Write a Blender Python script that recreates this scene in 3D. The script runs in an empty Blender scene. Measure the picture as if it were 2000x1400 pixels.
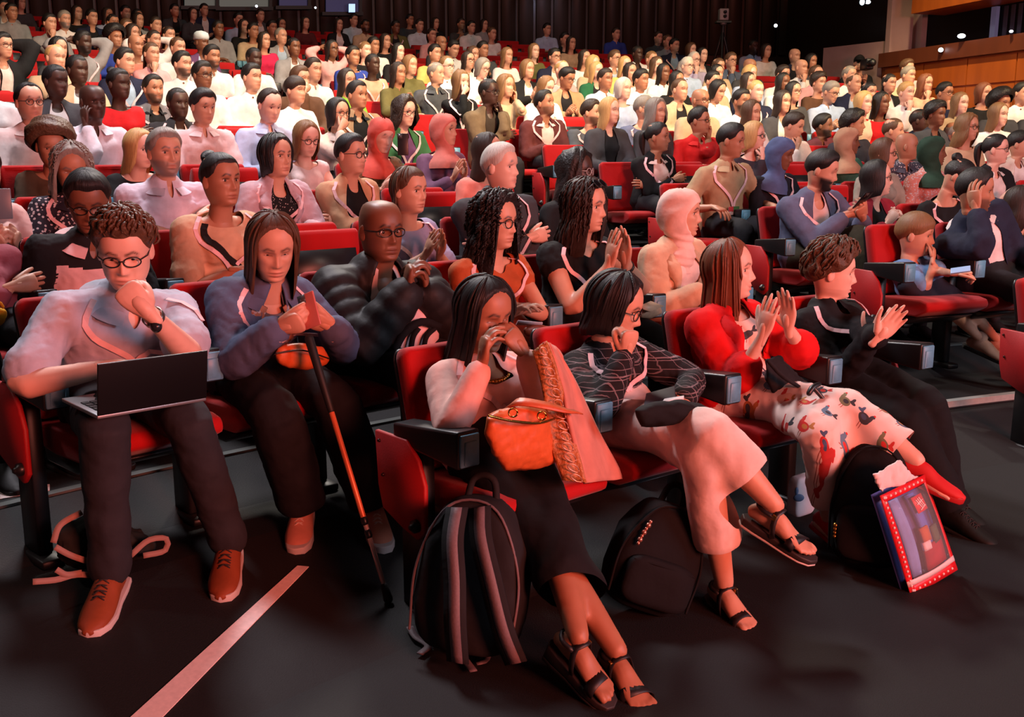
import bpy, math, random
import numpy as np
from mathutils import Vector, Matrix

# ------------------------------------------------------------------ camera, world, lights, exposure
SC = bpy.context.scene
COL = SC.collection
FPX = 2000.0                       # focal length in pixels of the 2000 x 1400 frame
PITCH = math.atan(400 / FPX)
CAMH = 1.47
camd = bpy.data.cameras.new('camera'); camd.sensor_width = 36.0; camd.lens = 36.0 * FPX / 2000.0
camd.clip_start = 0.05; camd.clip_end = 200
cam = bpy.data.objects.new('camera', camd); COL.objects.link(cam)
cam.location = (0, 0, CAMH); cam.rotation_euler = (math.pi / 2 - PITCH, 0, 0)
SC.camera = cam

wd = bpy.data.worlds.new('hall_dark'); SC.world = wd; wd.use_nodes = True
wd.node_tree.nodes['Background'].inputs[0].default_value = (0.55, 0.52, 0.60, 1)
wd.node_tree.nodes['Background'].inputs[1].default_value = 0.016

SC.view_settings.view_transform = 'Standard'
SC.view_settings.look = 'None'
SC.view_settings.exposure = 0.0
SC.view_settings.gamma = 1.0
SC.view_settings.use_curve_mapping = False

def lin(c):
    out = []
    for v in c:
        v = v / 255.0
        out.append(v / 12.92 if v <= 0.04045 else ((v + 0.055) / 1.055) ** 2.4)
    return tuple(out)

def lamp(name, kind, loc, target, power, color, size=1.0, size_y=None, spot=None, blend=0.5):
    ld = bpy.data.lights.new(name, kind); ld.energy = power; ld.color = color
    if kind == 'AREA':
        ld.size = size
        if size_y: ld.shape = 'RECTANGLE'; ld.size_y = size_y
    if kind == 'SPOT':
        ld.spot_size = math.radians(spot); ld.spot_blend = blend; ld.shadow_soft_size = size
    o = bpy.data.objects.new(name, ld); COL.objects.link(o); o.location = loc
    d = Vector(target) - Vector(loc)
    o.rotation_euler = d.to_track_quat('-Z', 'Y').to_euler()
    return o

# stage wash: pinkish red light from the stage to the right of the photographer, and the pale glow of its screen
lamp('stage_wash_red', 'AREA', (5.2, -3.4, 2.9), (-0.4, 4.4, 0.9), 980, (1.0, 0.22, 0.155), 2.4, 1.8)
lamp('stage_screen_glow', 'AREA', (9.0, -0.5, 3.6), (0.8, 5.0, 0.8), 330, (0.78, 0.82, 1.0), 3.2, 2.0)
# ceiling wash of the front rows and the warm white house beams over the middle rows
lamp('ceiling_wash_front', 'AREA', (-2.4, 7.0, 7.0), (-0.6, 4.2, 0.8), 520, (0.96, 0.90, 0.96), 1.2)
lamp('ceiling_wash_middle', 'AREA', (-1.0, 12.0, 8.0), (-0.4, 7.0, 1.2), 620, (1.0, 0.90, 0.80), 1.2)
lamp('house_beam_left', 'SPOT', (5.5, 3.0, 9.5), (-3.2, 12.6, 1.8), 9600, (1.0, 0.77, 0.46), 0.35, spot=33, blend=0.6)
lamp('house_beam_right', 'SPOT', (9.0, 5.0, 9.5), (4.2, 13.6, 1.9), 7200, (1.0, 0.77, 0.46), 0.35, spot=37, blend=0.6)
lamp('house_beam_centre', 'SPOT', (7.0, 4.0, 9.5), (0.6, 14.0, 2.0), 8000, (1.0, 0.77, 0.46), 0.35, spot=29, blend=0.6)
lamp('house_beam_middle', 'SPOT', (6.5, 0.5, 8.0), (0.6, 8.6, 1.2), 1000, (1.0, 0.76, 0.64), 0.4, spot=50, blend=0.8)
lamp('side_wall_fill', 'SPOT', (4.2, 11.0, 9.0), (6.9, 14.4, 3.2), 5200, (1.0, 0.76, 0.42), 0.2, spot=46, blend=0.9)  # unseen spot added to brighten the veneer wall, not a known fitting
lamp('aisle_downlight', 'SPOT', (4.6, 4.6, 6.5), (4.1, 4.5, 0.0), 900, (1.0, 0.95, 0.85), 0.15, spot=46, blend=0.8)
lamp('floor_spill', 'SPOT', (-4.8, 2.2, 5.5), (-2.4, 2.6, 0.0), 140, (1.0, 0.9, 0.85), 0.2, spot=40, blend=0.9)
lamp('back_dim', 'AREA', (-1.0, 16.0, 9.5), (-3.5, 24.0, 3.0), 130, (1.0, 0.78, 0.60), 4.0)

# ------------------------------------------------------------------ hall geometry: rows on circles around the stage
CC = np.array([6.6, -4.2])
ZT = [0, .145, .27, .40, .55, .70, .86, 1.03]
FW = np.array([0, math.cos(PITCH), -math.sin(PITCH)]); UP = np.array([0, math.sin(PITCH), math.cos(PITCH)])
CAM = np.array([0, 0, CAMH])

def zf(R):
    x = max(R - 10.0, 0.0)
    if x >= 7: return 1.03 + .175 * (x - 7)
    i = int(x); return ZT[i] + (ZT[i + 1] - ZT[i]) * (x - i)

def ray(x, y):
    d = FW * FPX + np.array([x - 1000.0, 0, 0]) + UP * (700.0 - y)
    return d / np.linalg.norm(d)

def on_radius(x, y, R):
    """where the sight line of a photo pixel crosses the circle of radius R around the stage"""
    d = ray(x, y); o = CAM[:2] - CC
    a = d[:2] @ d[:2]; b = 2 * o @ d[:2]; c = o @ o - R * R
    t = (-b + math.sqrt(max(b * b - 4 * a * c, 0))) / (2 * a)
    return CAM + d * t

def on_level(x, y, z):
    d = ray(x, y); t = (z - CAMH) / d[2]
    return CAM + d * t

def project(P):
    v = np.asarray(P, float) - CAM
    return 1000 + FPX * v[0] / (v @ FW), 700 - FPX * (v @ UP) / (v @ FW), v @ FW

# ------------------------------------------------------------------ materials
MATS = {}
def new_mat(name):
    m = bpy.data.materials.new(name); m.use_nodes = True
    nt = m.node_tree; b = nt.nodes['Principled BSDF']
    return m, nt, b

def N(nt, t, **kw):
    n = nt.nodes.new(t)
    for k, v in kw.items():
        if k.startswith('i_'):
            key = k[2:]
            key = int(key) if key.isdigit() else key
            n.inputs[key].default_value = v
        else: setattr(n, k, v)
    return n

def bump(nt, b, scale, strength, dist=0.01, coord='Object', detail=3, vec=None, stretch=None):
    tc = N(nt, 'ShaderNodeTexCoord')
    src = tc.outputs[coord]
    if stretch:
        mp = N(nt, 'ShaderNodeMapping'); mp.inputs['Scale'].default_value = stretch
        nt.links.new(src, mp.inputs[0]); src = mp.outputs[0]
    no = N(nt, 'ShaderNodeTexNoise'); no.inputs['Scale'].default_value = scale; no.inputs['Detail'].default_value = detail
    nt.links.new(src, no.inputs['Vector'])
    bp = N(nt, 'ShaderNodeBump'); bp.inputs['Strength'].default_value = strength; bp.inputs['Distance'].default_value = dist
    nt.links.new(no.outputs['Fac'], bp.inputs['Height']); nt.links.new(bp.outputs[0], b.inputs['Normal'])
    return no, src

def mix_rgb(nt, fac, a, b):
    m = N(nt, 'ShaderNodeMix', data_type='RGBA')
    for sock, v in ((m.inputs[0], fac), (m.inputs[6], a), (m.inputs[7], b)):
        if hasattr(v, 'links') or hasattr(v, 'is_linked'): nt.links.new(v, sock)
        elif isinstance(v, (int, float)): sock.default_value = v
        else: sock.default_value = (*v, 1) if len(v) == 3 else v
    return m.outputs[2]

def mth(nt, op, a, b=None, c=None):
    m = N(nt, 'ShaderNodeMath', operation=op)
    for i, v in enumerate((a, b, c)):
        if v is None: continue
        if isinstance(v, (int, float)): m.inputs[i].default_value = v
        else: nt.links.new(v, m.inputs[i])
    return m.outputs[0]

def cloth(c, rough=0.85, kind='cloth'):
    key = (kind, tuple(c), rough)
    if key in MATS: return MATS[key]
    m, nt, b = new_mat('%s_%d_%d_%d' % ((kind,) + tuple(int(v) for v in c)))
    col = lin(c)
    b.inputs['Roughness'].default_value = rough
    b.inputs['Specular IOR Level'].default_value = 0.25
    no, src = bump(nt, b, 15, 0.40, 0.010, detail=3)
    r = N(nt, 'ShaderNodeValToRGB')
    r.color_ramp.elements[0].position = .3; r.color_ramp.elements[1].position = .75
    r.color_ramp.elements[0].color = (*[v * .86 for v in col], 1); r.color_ramp.elements[1].color = (*[min(v * 1.1, 1) for v in col], 1)
    nt.links.new(no.outputs['Fac'], r.inputs[0])
    out = r.outputs[0]
    if kind == 'denim':
        n2 = N(nt, 'ShaderNodeTexNoise'); n2.inputs['Scale'].default_value = 5; nt.links.new(src, n2.inputs['Vector'])
        out = mix_rgb(nt, n2.outputs['Fac'], tuple(v * .7 for v in col), tuple(min(1, v * 1.45) for v in col))
    if kind in ('pattern', 'dots', 'camo'):
        vo = N(nt, 'ShaderNodeTexVoronoi'); vo.inputs['Scale'].default_value = {'pattern': 55, 'dots': 75, 'camo': 26}[kind]
        nt.links.new(src, vo.inputs['Vector'])
        rr = N(nt, 'ShaderNodeValToRGB'); rr.color_ramp.interpolation = 'CONSTANT'
        rr.color_ramp.elements[1].position = {'pattern': .34, 'dots': .22, 'camo': .4}[kind]
        other = {'pattern': lin((190, 185, 190)), 'dots': lin((200, 190, 190)), 'camo': lin((92, 80, 60))}[kind]
        rr.color_ramp.elements[0].color = (*other, 1); rr.color_ramp.elements[1].color = (0, 0, 0, 1)
        rr.color_ramp.elements[0].color = (1, 1, 1, 1)
        nt.links.new(vo.outputs['Distance'], rr.inputs[0])
        out = mix_rgb(nt, rr.outputs[0], out, other)
    if kind == 'plaid':
        sp = N(nt, 'ShaderNodeSeparateXYZ'); nt.links.new(src, sp.inputs[0])
        acc = None
        u = mth(nt, 'ADD', sp.outputs[0], mth(nt, 'MULTIPLY', sp.outputs[1], .6))
        for ax, f, w in ((u, 30, .07), (sp.outputs[2], 32, .08), (u, 9, .05), (sp.outputs[2], 11, .05)):
            fr = mth(nt, 'FRACT', mth(nt, 'MULTIPLY', ax, f))
            ln = mth(nt, 'LESS_THAN', fr, w)
            acc = ln if acc is None else mth(nt, 'MAXIMUM', acc, ln)
        n2 = N(nt, 'ShaderNodeTexNoise'); n2.inputs['Scale'].default_value = 25; nt.links.new(src, n2.inputs['Vector'])
        acc = mth(nt, 'MULTIPLY', acc, mth(nt, 'MULTIPLY', n2.outputs['Fac'], 1.3))
        out = mix_rgb(nt, acc, out, lin((140, 124, 128)))
    nt.links.new(out, b.inputs['Base Color'])
    MATS[key] = m
    return m

def plain(name, c, rough=0.5, metal=0.0, bmp=None, emit=None, alpha=None, spec=None, trans=None):
    key = ('plain', name)
    if key in MATS: return MATS[key]
    m, nt, b = new_mat(name)
    b.inputs['Base Color'].default_value = (*lin(c), 1)
    b.inputs['Roughness'].default_value = rough; b.inputs['Metallic'].default_value = metal
    if spec is not None: b.inputs['Specular IOR Level'].default_value = spec
    if bmp:
        no, src = bump(nt, b, bmp[0], bmp[1], 0.004)
        out = mix_rgb(nt, no.outputs['Fac'], tuple(v * .8 for v in lin(c)), tuple(min(1, v * 1.18) for v in lin(c)))
        nt.links.new(out, b.inputs['Base Color'])
    if emit:
        b.inputs['Emission Color'].default_value = (*lin(emit[0]), 1); b.inputs['Emission Strength'].default_value = emit[1]
    if trans: b.inputs['Transmission Weight'].default_value = trans
    if alpha is not None: b.inputs['Alpha'].default_value = alpha
    MATS[key] = m
    return m

SKINS = {'a': (226, 178, 158), 'b': (205, 152, 126), 'c': (176, 122, 94), 'd': (124, 80, 58), 'm': (168, 112, 84), 'e': (74, 48, 38)}
def skin_mat(code, hairc):
    key = ('skin', code, hairc)
    if key in MATS: return MATS[key]
    m, nt, b = new_mat('skin_%s_%s' % (code, hairc))
    c = lin(SKINS[code]); br = lin(HAIRC[hairc])
    br = tuple(min(v, .12) for v in br)
    at = N(nt, 'ShaderNodeAttribute', attribute_name='face')
    sp = N(nt, 'ShaderNodeSeparateColor'); nt.links.new(at.outputs['Color'], sp.inputs[0])
    tc = N(nt, 'ShaderNodeTexCoord')
    no = N(nt, 'ShaderNodeTexNoise'); no.inputs['Scale'].default_value = 22; nt.links.new(tc.outputs['Object'], no.inputs['Vector'])
    base = mix_rgb(nt, no.outputs['Fac'], tuple(v * .9 for v in c), tuple(min(1, v * 1.1) for v in c))
    lips = tuple(v * f for v, f in zip(c, (.70, .36, .38)))
    o = mix_rgb(nt, sp.outputs[0], base, lips)
    o = mix_rgb(nt, sp.outputs[1], o, br)
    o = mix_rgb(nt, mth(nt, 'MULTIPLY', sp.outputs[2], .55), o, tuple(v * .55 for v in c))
    nt.links.new(o, b.inputs['Base Color'])
    b.inputs['Roughness'].default_value = 0.48
    b.inputs['Specular IOR Level'].default_value = 0.45
    b.inputs['Subsurface Weight'].default_value = 0.0
    MATS[key] = m
    return m

HAIRC = {'k': (26, 21, 20), 'd': (44, 31, 25), 'b': (82, 56, 38), 'l': (122, 88, 56), 'y': (190, 150, 96), 'g': (128, 120, 112), 'w': (190, 182, 172), 'r': (112, 62, 38)}
def hair_mat(code, curly=False):
    key = ('hair', code, curly)
    if key in MATS: return MATS[key]
    m, nt, b = new_mat('hair_' + code + ('_curly' if curly else ''))
    c = lin(HAIRC[code])
    no, src = bump(nt, b, 1.0, 0.6 if not curly else 0.9, 0.006, coord='UV' if not curly else 'Object', detail=4,
                   stretch=(150, 5, 1) if not curly else (70, 70, 70))
    out = mix_rgb(nt, no.outputs['Fac'], tuple(v * .45 for v in c), tuple(min(1, v * 1.7) for v in c))
    nt.links.new(out, b.inputs['Base Color'])
    b.inputs['Roughness'].default_value = 0.5; b.inputs['Specular IOR Level'].default_value = 0.4
    MATS[key] = m
    return m

# ------------------------------------------------------------------ mesh helpers
class Geo:
    """collects vertices, faces, face materials, per-vertex colours and uvs for ONE mesh"""
    def __init__(s): s.V = []; s.F = []; s.M = []; s.n = 0; s.A = []; s.UV = []
    def add(s, V, F, m=0, a=None, uv=None):
        V = np.asarray(V, float); s.V.append(V)
        s.F += [tuple(i + s.n for i in f) for f in F]; s.M += [m] * len(F)
        s.A.append(np.zeros((len(V), 3)) if a is None else a)
        s.UV.append(np.zeros((len(V), 2)) if uv is None else uv)
        s.n += len(V); return s
    def arr(s): return np.concatenate(s.V)
    def xf(s, M, m=0): pass

def np_mesh(name, V, F, M=None, A=None, UV=None, smooth=True):
    me = bpy.data.meshes.new(name)
    V = np.asarray(V, np.float32)
    lens = np.array([len(f) for f in F], np.int32)
    flat = np.fromiter((i for f in F for i in f), np.int32, int(lens.sum()))
    me.vertices.add(len(V)); me.vertices.foreach_set('co', V.ravel())
    me.loops.add(len(flat)); me.loops.foreach_set('vertex_index', flat)
    me.polygons.add(len(F))
    st = np.zeros(len(F), np.int32); st[1:] = np.cumsum(lens)[:-1]
    me.polygons.foreach_set('loop_start', st)
    if M is not None and len(M): me.polygons.foreach_set('material_index', np.asarray(M, np.int32))
    me.polygons.foreach_set('use_smooth', np.full(len(F), smooth))
    if UV is not None:
        u = me.uv_layers.new(name='UVMap'); u.data.foreach_set('uv', np.asarray(UV, np.float32)[flat].ravel())
    me.update(calc_edges=True)
    if A is not None:
        at = me.color_attributes.new('face', 'FLOAT_COLOR', 'POINT')
        c = np.ones((len(V), 4), np.float32); c[:, :3] = A
        at.data.foreach_set('color', c.ravel())
    return me

def geo_mesh(name, g, mats=(), smooth=True, attr=False, uv=False):
    me = np_mesh(name, g.arr(), g.F, g.M, np.concatenate(g.A) if attr else None, np.concatenate(g.UV) if uv else None, smooth)
    for m in mats: me.materials.append(m)
    return me

def link(name, me, parent=None, matrix=None):
    o = bpy.data.objects.new(name, me); COL.objects.link(o)
    if parent: o.parent = parent
    if matrix is not None: o.matrix_local = matrix
    return o

def tag(o, label=None, cat=None, group=None, kind=None):
    if label: o['label'] = label
    if cat: o['category'] = cat
    if group: o['group'] = group
    if kind: o['kind'] = kind
    return o

def empty(name, loc, rz=0.0):
    o = bpy.data.objects.new(name, None); COL.objects.link(o)
    o.location = loc; o.rotation_euler = (0, 0, rz); o.empty_display_size = .1
    return o

def bevel_mesh(me, w, seg=2, angle=40):
    import bmesh
    bm = bmesh.new(); bm.from_mesh(me)
    es = [e for e in bm.edges if len(e.link_faces) == 2 and e.calc_face_angle() > math.radians(angle)]
    bmesh.ops.bevel(bm, geom=es, offset=w, segments=seg, affect='EDGES', profile=.6, clamp_overlap=True)
    bm.to_mesh(me); bm.free()
    me.polygons.foreach_set('use_smooth', np.full(len(me.polygons), True)); me.update()
    return me

def box_vf(x0, x1, y0, y1, z0, z1):
    V = [(x, y, z) for z in (z0, z1) for y in (y0, y1) for x in (x0, x1)]
    F = [(0, 2, 3, 1), (4, 5, 7, 6), (0, 1, 5, 4), (2, 6, 7, 3), (0, 4, 6, 2), (1, 3, 7, 5)]
    return np.array(V, float), F

def hexa_vf(bot, top):
    """bot, top: 4 points each in the same turning sense"""
    V = np.array(list(bot) + list(top), float)
    return V, [(3, 2, 1, 0), (4, 5, 6, 7)] + [(i, (i + 1) % 4, 4 + (i + 1) % 4, 4 + i) for i in range(4)]

def prism_vf(poly, x0, x1):
    """poly in (y, z); extruded along x"""
    n = len(poly)
    V = [(x0, y, z) for y, z in poly] + [(x1, y, z) for y, z in poly]
    F = [tuple(range(n)), tuple(range(2 * n - 1, n - 1, -1))] + [(i, i + n, (i + 1) % n + n, (i + 1) % n) for i in range(n)]
    return np.array(V, float), F

def box_mesh(name, dims, w=0.006, m=None, seg=2):
    me = np_mesh(name, *box_vf(*dims)); bevel_mesh(me, w, seg)
    if m: me.materials.append(m)
    return me

def unit(v):
    v = np.asarray(v, float); n = np.linalg.norm(v)
    return v / n if n > 1e-9 else v

def catmull(P, n):
    """resample control rows P (k, d) to n rows along a Catmull-Rom spline"""
    P = np.asarray(P, float); k = len(P)
    if k == 2: 
        t = np.linspace(0, 1, n)[:, None]; return P[0] * (1 - t) + P[1] * t
    Q = np.vstack([2 * P[0] - P[1], P, 2 * P[-1] - P[-2]])
    L = np.r_[0, np.cumsum(np.linalg.norm(np.diff(P[:, :3], axis=0), axis=1) + 1e-6)]
    s = np.linspace(0, L[-1], n); out = np.empty((n, P.shape[1]))
    for i, v in enumerate(s):
        j = min(np.searchsorted(L, v, 'right') - 1, k - 2); t = (v - L[j]) / (L[j + 1] - L[j])
        a, b, c, d = Q[j], Q[j + 1], Q[j + 2], Q[j + 3]
        out[i] = .5 * ((2 * b) + (c - a) * t + (2 * a - 5 * b + 4 * c - d) * t * t + (3 * b - a - 3 * c + d) * t ** 3)
    return out

def tube_vf(P, R, n=10, ref=(0, 0, 1), cap=True, m=None):
    """loft of ellipses along P; R (k,) or (k, 2): radius along side axis and along the ref-like axis; m resamples"""
    P = np.asarray(P, float); R = np.asarray(R, float)
    if R.ndim == 1: R = np.stack([R, R], 1)
    if m:
        Q = catmull(np.hstack([P, R]), m); P = Q[:, :3]; R = np.maximum(Q[:, 3:], 1e-4)
    k = len(P)
    T = np.gradient(P, axis=0); T /= np.maximum(np.linalg.norm(T, axis=1)[:, None], 1e-9)
    r = np.asarray(ref, float)
    if abs(T[0] @ unit(r)) > .95: r = np.array([0, 1.0, 0]) if abs(T[0][1]) < .9 else np.array([1.0, 0, 0])
    a = 2 * math.pi * np.arange(n) / n; ca, sa = np.cos(a), np.sin(a)
    rows = []; up = r
    frames = []
    for i in range(k):
        side = unit(np.cross(T[i], up)); u2 = np.cross(side, T[i]); up = u2
        frames.append((side, u2))
    def ring(c, side, u2, ra, rb): return c + np.outer(ca * ra, side) + np.outer(sa * rb, u2)
    if cap:
        for f, g in ((.45, .85), (.80, .55)) [::-1]:
            rows.append(ring(P[0] - T[0] * R[0].min() * f, *frames[0], R[0, 0] * g, R[0, 1] * g))
    for i in range(k): rows.append(ring(P[i], *frames[i], R[i, 0], R[i, 1]))
    if cap:
        for f, g in ((.45, .85), (.80, .55)):
            rows.append(ring(P[-1] + T[-1] * R[-1].min() * f, *frames[-1], R[-1, 0] * g, R[-1, 1] * g))
    V = np.concatenate(rows); K = len(rows)
    F = [(i * n + j, i * n + (j + 1) % n, (i + 1) * n + (j + 1) % n, (i + 1) * n + j) for i in range(K - 1) for j in range(n)]
    F.append(tuple(range(n - 1, -1, -1))); F.append(tuple(range((K - 1) * n, K * n)))
    return V, F

def ball_vf(c, r, n=12, m=8, rot=None):
    r = np.broadcast_to(np.asarray(r, float), (3,))
    V = [(0, 0, 1)]
    for i in range(1, m):
        t = math.pi * i / m
        for j in range(n):
            p = 2 * math.pi * j / n; V.append((math.sin(t) * math.cos(p), math.sin(t) * math.sin(p), math.cos(t)))
    V.append((0, 0, -1)); V = np.array(V) * r
    if rot is not None: V = V @ np.asarray(rot).T
    F = [(0, 1 + j, 1 + (j + 1) % n) for j in range(n)]
    for i in range(m - 2):
        for j in range(n): F.append((1 + i * n + j, 1 + (i + 1) * n + j, 1 + (i + 1) * n + (j + 1) % n, 1 + i * n + (j + 1) % n))
    e = len(V) - 1; b = 1 + (m - 2) * n
    F += [(e, b + (j + 1) % n, b + j) for j in range(n)]
    return V + np.asarray(c, float), F

def ribbon_vf(P, Nn, w, th=0.002):
    """flat band along P with surface normals Nn"""
    P = np.asarray(P, float); Nn = np.asarray(Nn, float)
    T = np.gradient(P, axis=0); V = []
    for i in range(len(P)):
        s = unit(np.cross(T[i], Nn[i])); nn = unit(Nn[i]); ww = w[i] if hasattr(w, '__len__') else w
        V += [P[i] - s * ww / 2, P[i] + s * ww / 2, P[i] + s * ww / 2 + nn * th, P[i] - s * ww / 2 + nn * th]
    F = []
    for i in range(len(P) - 1):
        a = i * 4; b = a + 4
        F += [(a + j, a + (j + 1) % 4, b + (j + 1) % 4, b + j) for j in range(4)]
    F += [(3, 2, 1, 0), tuple(range(len(V) - 4, len(V)))]
    return np.array(V), F

TMP = bpy.data.scenes.new('remesh_bench')
def remesh(g, voxel, it=4, name='m', adapt=0):
    me = np_mesh(name, g.arr(), g.F)
    o = bpy.data.objects.new('t', me); TMP.collection.objects.link(o)
    md = o.modifiers.new('r', 'REMESH'); md.mode = 'VOXEL'; md.voxel_size = voxel; md.adaptivity = adapt
    if it:
        s = o.modifiers.new('s', 'SMOOTH'); s.iterations = it; s.factor = .5
    vl = TMP.view_layers[0]; vl.update()
    dg = vl.depsgraph
    ev = o.evaluated_get(dg)
    out = bpy.data.meshes.new_from_object(ev, depsgraph=dg)
    bpy.data.objects.remove(o); bpy.data.meshes.remove(me)
    n = len(out.vertices); V = np.empty(n * 3, np.float32); out.vertices.foreach_get('co', V); V = V.reshape(-1, 3).astype(float)
    nl = len(out.loops); L = np.empty(nl, np.int32); out.loops.foreach_get('vertex_index', L)
    Nn = np.empty(n * 3, np.float32); out.vertices.foreach_get('normal', Nn); Nn = Nn.reshape(-1, 3).astype(float)
    F = L.reshape(-1, 4) if nl == 4 * len(out.polygons) else None
    if F is None:
        F = []; 
        for p in out.polygons: F.append(tuple(p.vertices))
    bpy.data.meshes.remove(out)
    return V, F, Nn

def quad_mesh(name, V, F, uv=None):
    """fast path for (n, 4) index arrays"""
    if not isinstance(F, np.ndarray): return np_mesh(name, V, F, UV=uv)
    me = bpy.data.meshes.new(name); k = len(F)
    me.vertices.add(len(V)); me.vertices.foreach_set('co', np.asarray(V, np.float32).ravel())
    me.loops.add(k * 4); me.loops.foreach_set('vertex_index', F.astype(np.int32).ravel())
    me.polygons.add(k); me.polygons.foreach_set('loop_start', np.arange(k, dtype=np.int32) * 4)
    me.polygons.foreach_set('use_smooth', np.ones(k, bool))
    if uv is not None:
        u = me.uv_layers.new(name='UVMap'); u.data.foreach_set('uv', np.asarray(uv, np.float32)[F.ravel()].ravel())
    me.update(calc_edges=True); return me

def drop_loose(V, F):
    used = np.unique(F); mp = np.full(len(V), -1); mp[used] = np.arange(len(used))
    return V[used], mp[F], used

RNG = np.random.default_rng(7)
def folds(V, amp, freq, seed, n=6, aniso=(1, 1, 1)):
    r = np.random.default_rng(seed); out = np.zeros(len(V)); P = V * np.asarray(aniso)
    w = np.zeros((len(V), 3))
    for i in range(3):
        k = r.normal(size=3) * freq * .35; w[:, i] = np.sin(P @ k + r.uniform(0, 6.28)) * .03
    P = P + w
    for i in range(n):
        k = r.normal(size=3); k = k / np.linalg.norm(k) * freq * r.uniform(.6, 1.5)
        w_ = np.sin(P @ k + r.uniform(0, 6.28)); out += ((1 - 2 * np.abs(w_)) * .55 + w_ * .45) / n ** .5
    return out * amp
# ------------------------------------------------------------------ the hall: floor, tiers, walls
def floorz(R, right=False):
    if R <= 9.9: return 0.0
    if right and 10.5 <= R < 11.3: return .15
    if R <= 10.7: return .145 * (R - 9.9) / .8
    if R < 11.3: return .145
    return zf(10 + math.floor(R - 10 + .7))

def polar(R, deg, z):
    a = math.radians(deg); return (CC[0] + R * math.sin(a), CC[1] + R * math.cos(a), z)

def carpet(name, c, scale=220):
    m, nt, b = new_mat(name)
    no, src = bump(nt, b, scale, 0.5, 0.004, detail=4)
    n2 = N(nt, 'ShaderNodeTexNoise'); n2.inputs['Scale'].default_value = 1.3; nt.links.new(src, n2.inputs['Vector'])
    cl = lin(c)
    o = mix_rgb(nt, no.outputs['Fac'], tuple(v * .65 for v in cl), tuple(v * 1.4 for v in cl))
    o = mix_rgb(nt, mth(nt, 'MULTIPLY', n2.outputs['Fac'], .35), o, tuple(v * .6 for v in cl))
    nt.links.new(o, b.inputs['Base Color']); b.inputs['Roughness'].default_value = .75
    b.inputs['Specular IOR Level'].default_value = .3
    return m
M_FLOOR = carpet('dark_grey_carpet', (27, 25, 25))
M_RISER = plain('black_riser', (26, 24, 24), .7, bmp=(30, .2))
M_NOSE = plain('step_nosing', (150, 150, 145), .5, bmp=(40, .2))
M_TAPE = plain('floor_tape', (232, 205, 200), .55, bmp=(60, .15))

def surf(name, fn, A, Rs, mat, kind='structure'):
    V = [fn(a, R) for a in A for R in Rs]; n = len(Rs)
    F = [(i * n + j, i * n + j + 1, (i + 1) * n + j + 1, (i + 1) * n + j) for i in range(len(A) - 1) for j in range(n - 1)]
    me = np_mesh(name, V, [f[::-1] for f in F], smooth=False); me.materials.append(mat)
    return tag(link(name, me), kind=kind)

A_ALL = np.linspace(-100, 60, 81)
fl = surf('floor', lambda a, R: polar(R, a, floorz(R)), A_ALL, [.4, 4, 8, 9.0, 9.9, 10.1, 10.3, 10.5, 10.7, 11.0, 11.3], M_FLOOR)
fl['label'] = 'dark grey carpeted floor in front of the seats'
# tiers: riser + tread for each row from the third on
nrows = 21
for k in range(2, nrows + 1):
    z0 = floorz(10 + k - .75); z1 = zf(10 + k); r0 = 10 + k - .7
    g = Geo(); A = np.linspace(-75, 30, 71); n = len(A)
    V = [polar(r0, a, z0 - .02) for a in A] + [polar(r0, a, z1) for a in A] + [polar(r0 + 1.0, a, z1) for a in A]
    F = [(i, n + i, n + i + 1, i + 1) for i in range(n - 1)] + [(n + i, 2 * n + i, 2 * n + i + 1, n + i + 1) for i in range(n - 1)]
    me = np_mesh('tier', V, F, [0] * (n - 1) + [1] * (n - 1), smooth=False); me.materials.append(M_RISER); me.materials.append(M_FLOOR)
    t = tag(link('floor_tier', me), kind='structure')
    g = Geo()
    for i in range(n - 1):
        g.add(*hexa_vf([polar(r0 - .012, A[i], z1 - .045), polar(r0 - .012, A[i + 1], z1 - .045), polar(r0 + .03, A[i + 1], z1 - .045), polar(r0 + .03, A[i], z1 - .045)],
                       [polar(r0 - .012, A[i], z1 + .004), polar(r0 - .012, A[i + 1], z1 + .004), polar(r0 + .03, A[i + 1], z1 + .004), polar(r0 + .03, A[i], z1 + .004)]))
    if k <= 4: 
        me = geo_mesh('nosing', g, [plain('dark_nosing', (74, 78, 74), .6)], smooth=False); link('nosing', me, t)
# raised landing of the right aisle with its pale edge
A = np.linspace(-29, 12, 36); n = len(A)
V = [polar(10.5, a, -.02) for a in A] + [polar(10.5, a, .15) for a in A] + [polar(11.32, a, .15) for a in A]
F = [(i, n + i, n + i + 1, i + 1) for i in range(n - 1)] + [(n + i, 2 * n + i, 2 * n + i + 1, n + i + 1) for i in range(n - 1)] + [(0, 2 * n, n)]
V.append(polar(11.32, -29, -.02)); F[-1] = (0, len(V) - 1, 2 * n, n)
me = np_mesh('landing', V, F, [0] * (n - 1) + [1] * (n - 1) + [0], smooth=False); me.materials.append(M_RISER); me.materials.append(M_FLOOR)
ld = tag(link('floor_landing', me), kind='structure')
g = Geo()
for i in range(n - 1):
    g.add(*hexa_vf([polar(10.485, A[i], .12), polar(10.485, A[i + 1], .12), polar(10.53, A[i + 1], .12), polar(10.53, A[i], .12)],
                   [polar(10.485, A[i], .154), polar(10.485, A[i + 1], .154), polar(10.53, A[i + 1], .154), polar(10.53, A[i], .154)]))
link('nosing', geo_mesh('nosing', g, [M_NOSE], smooth=False), ld)

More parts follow.
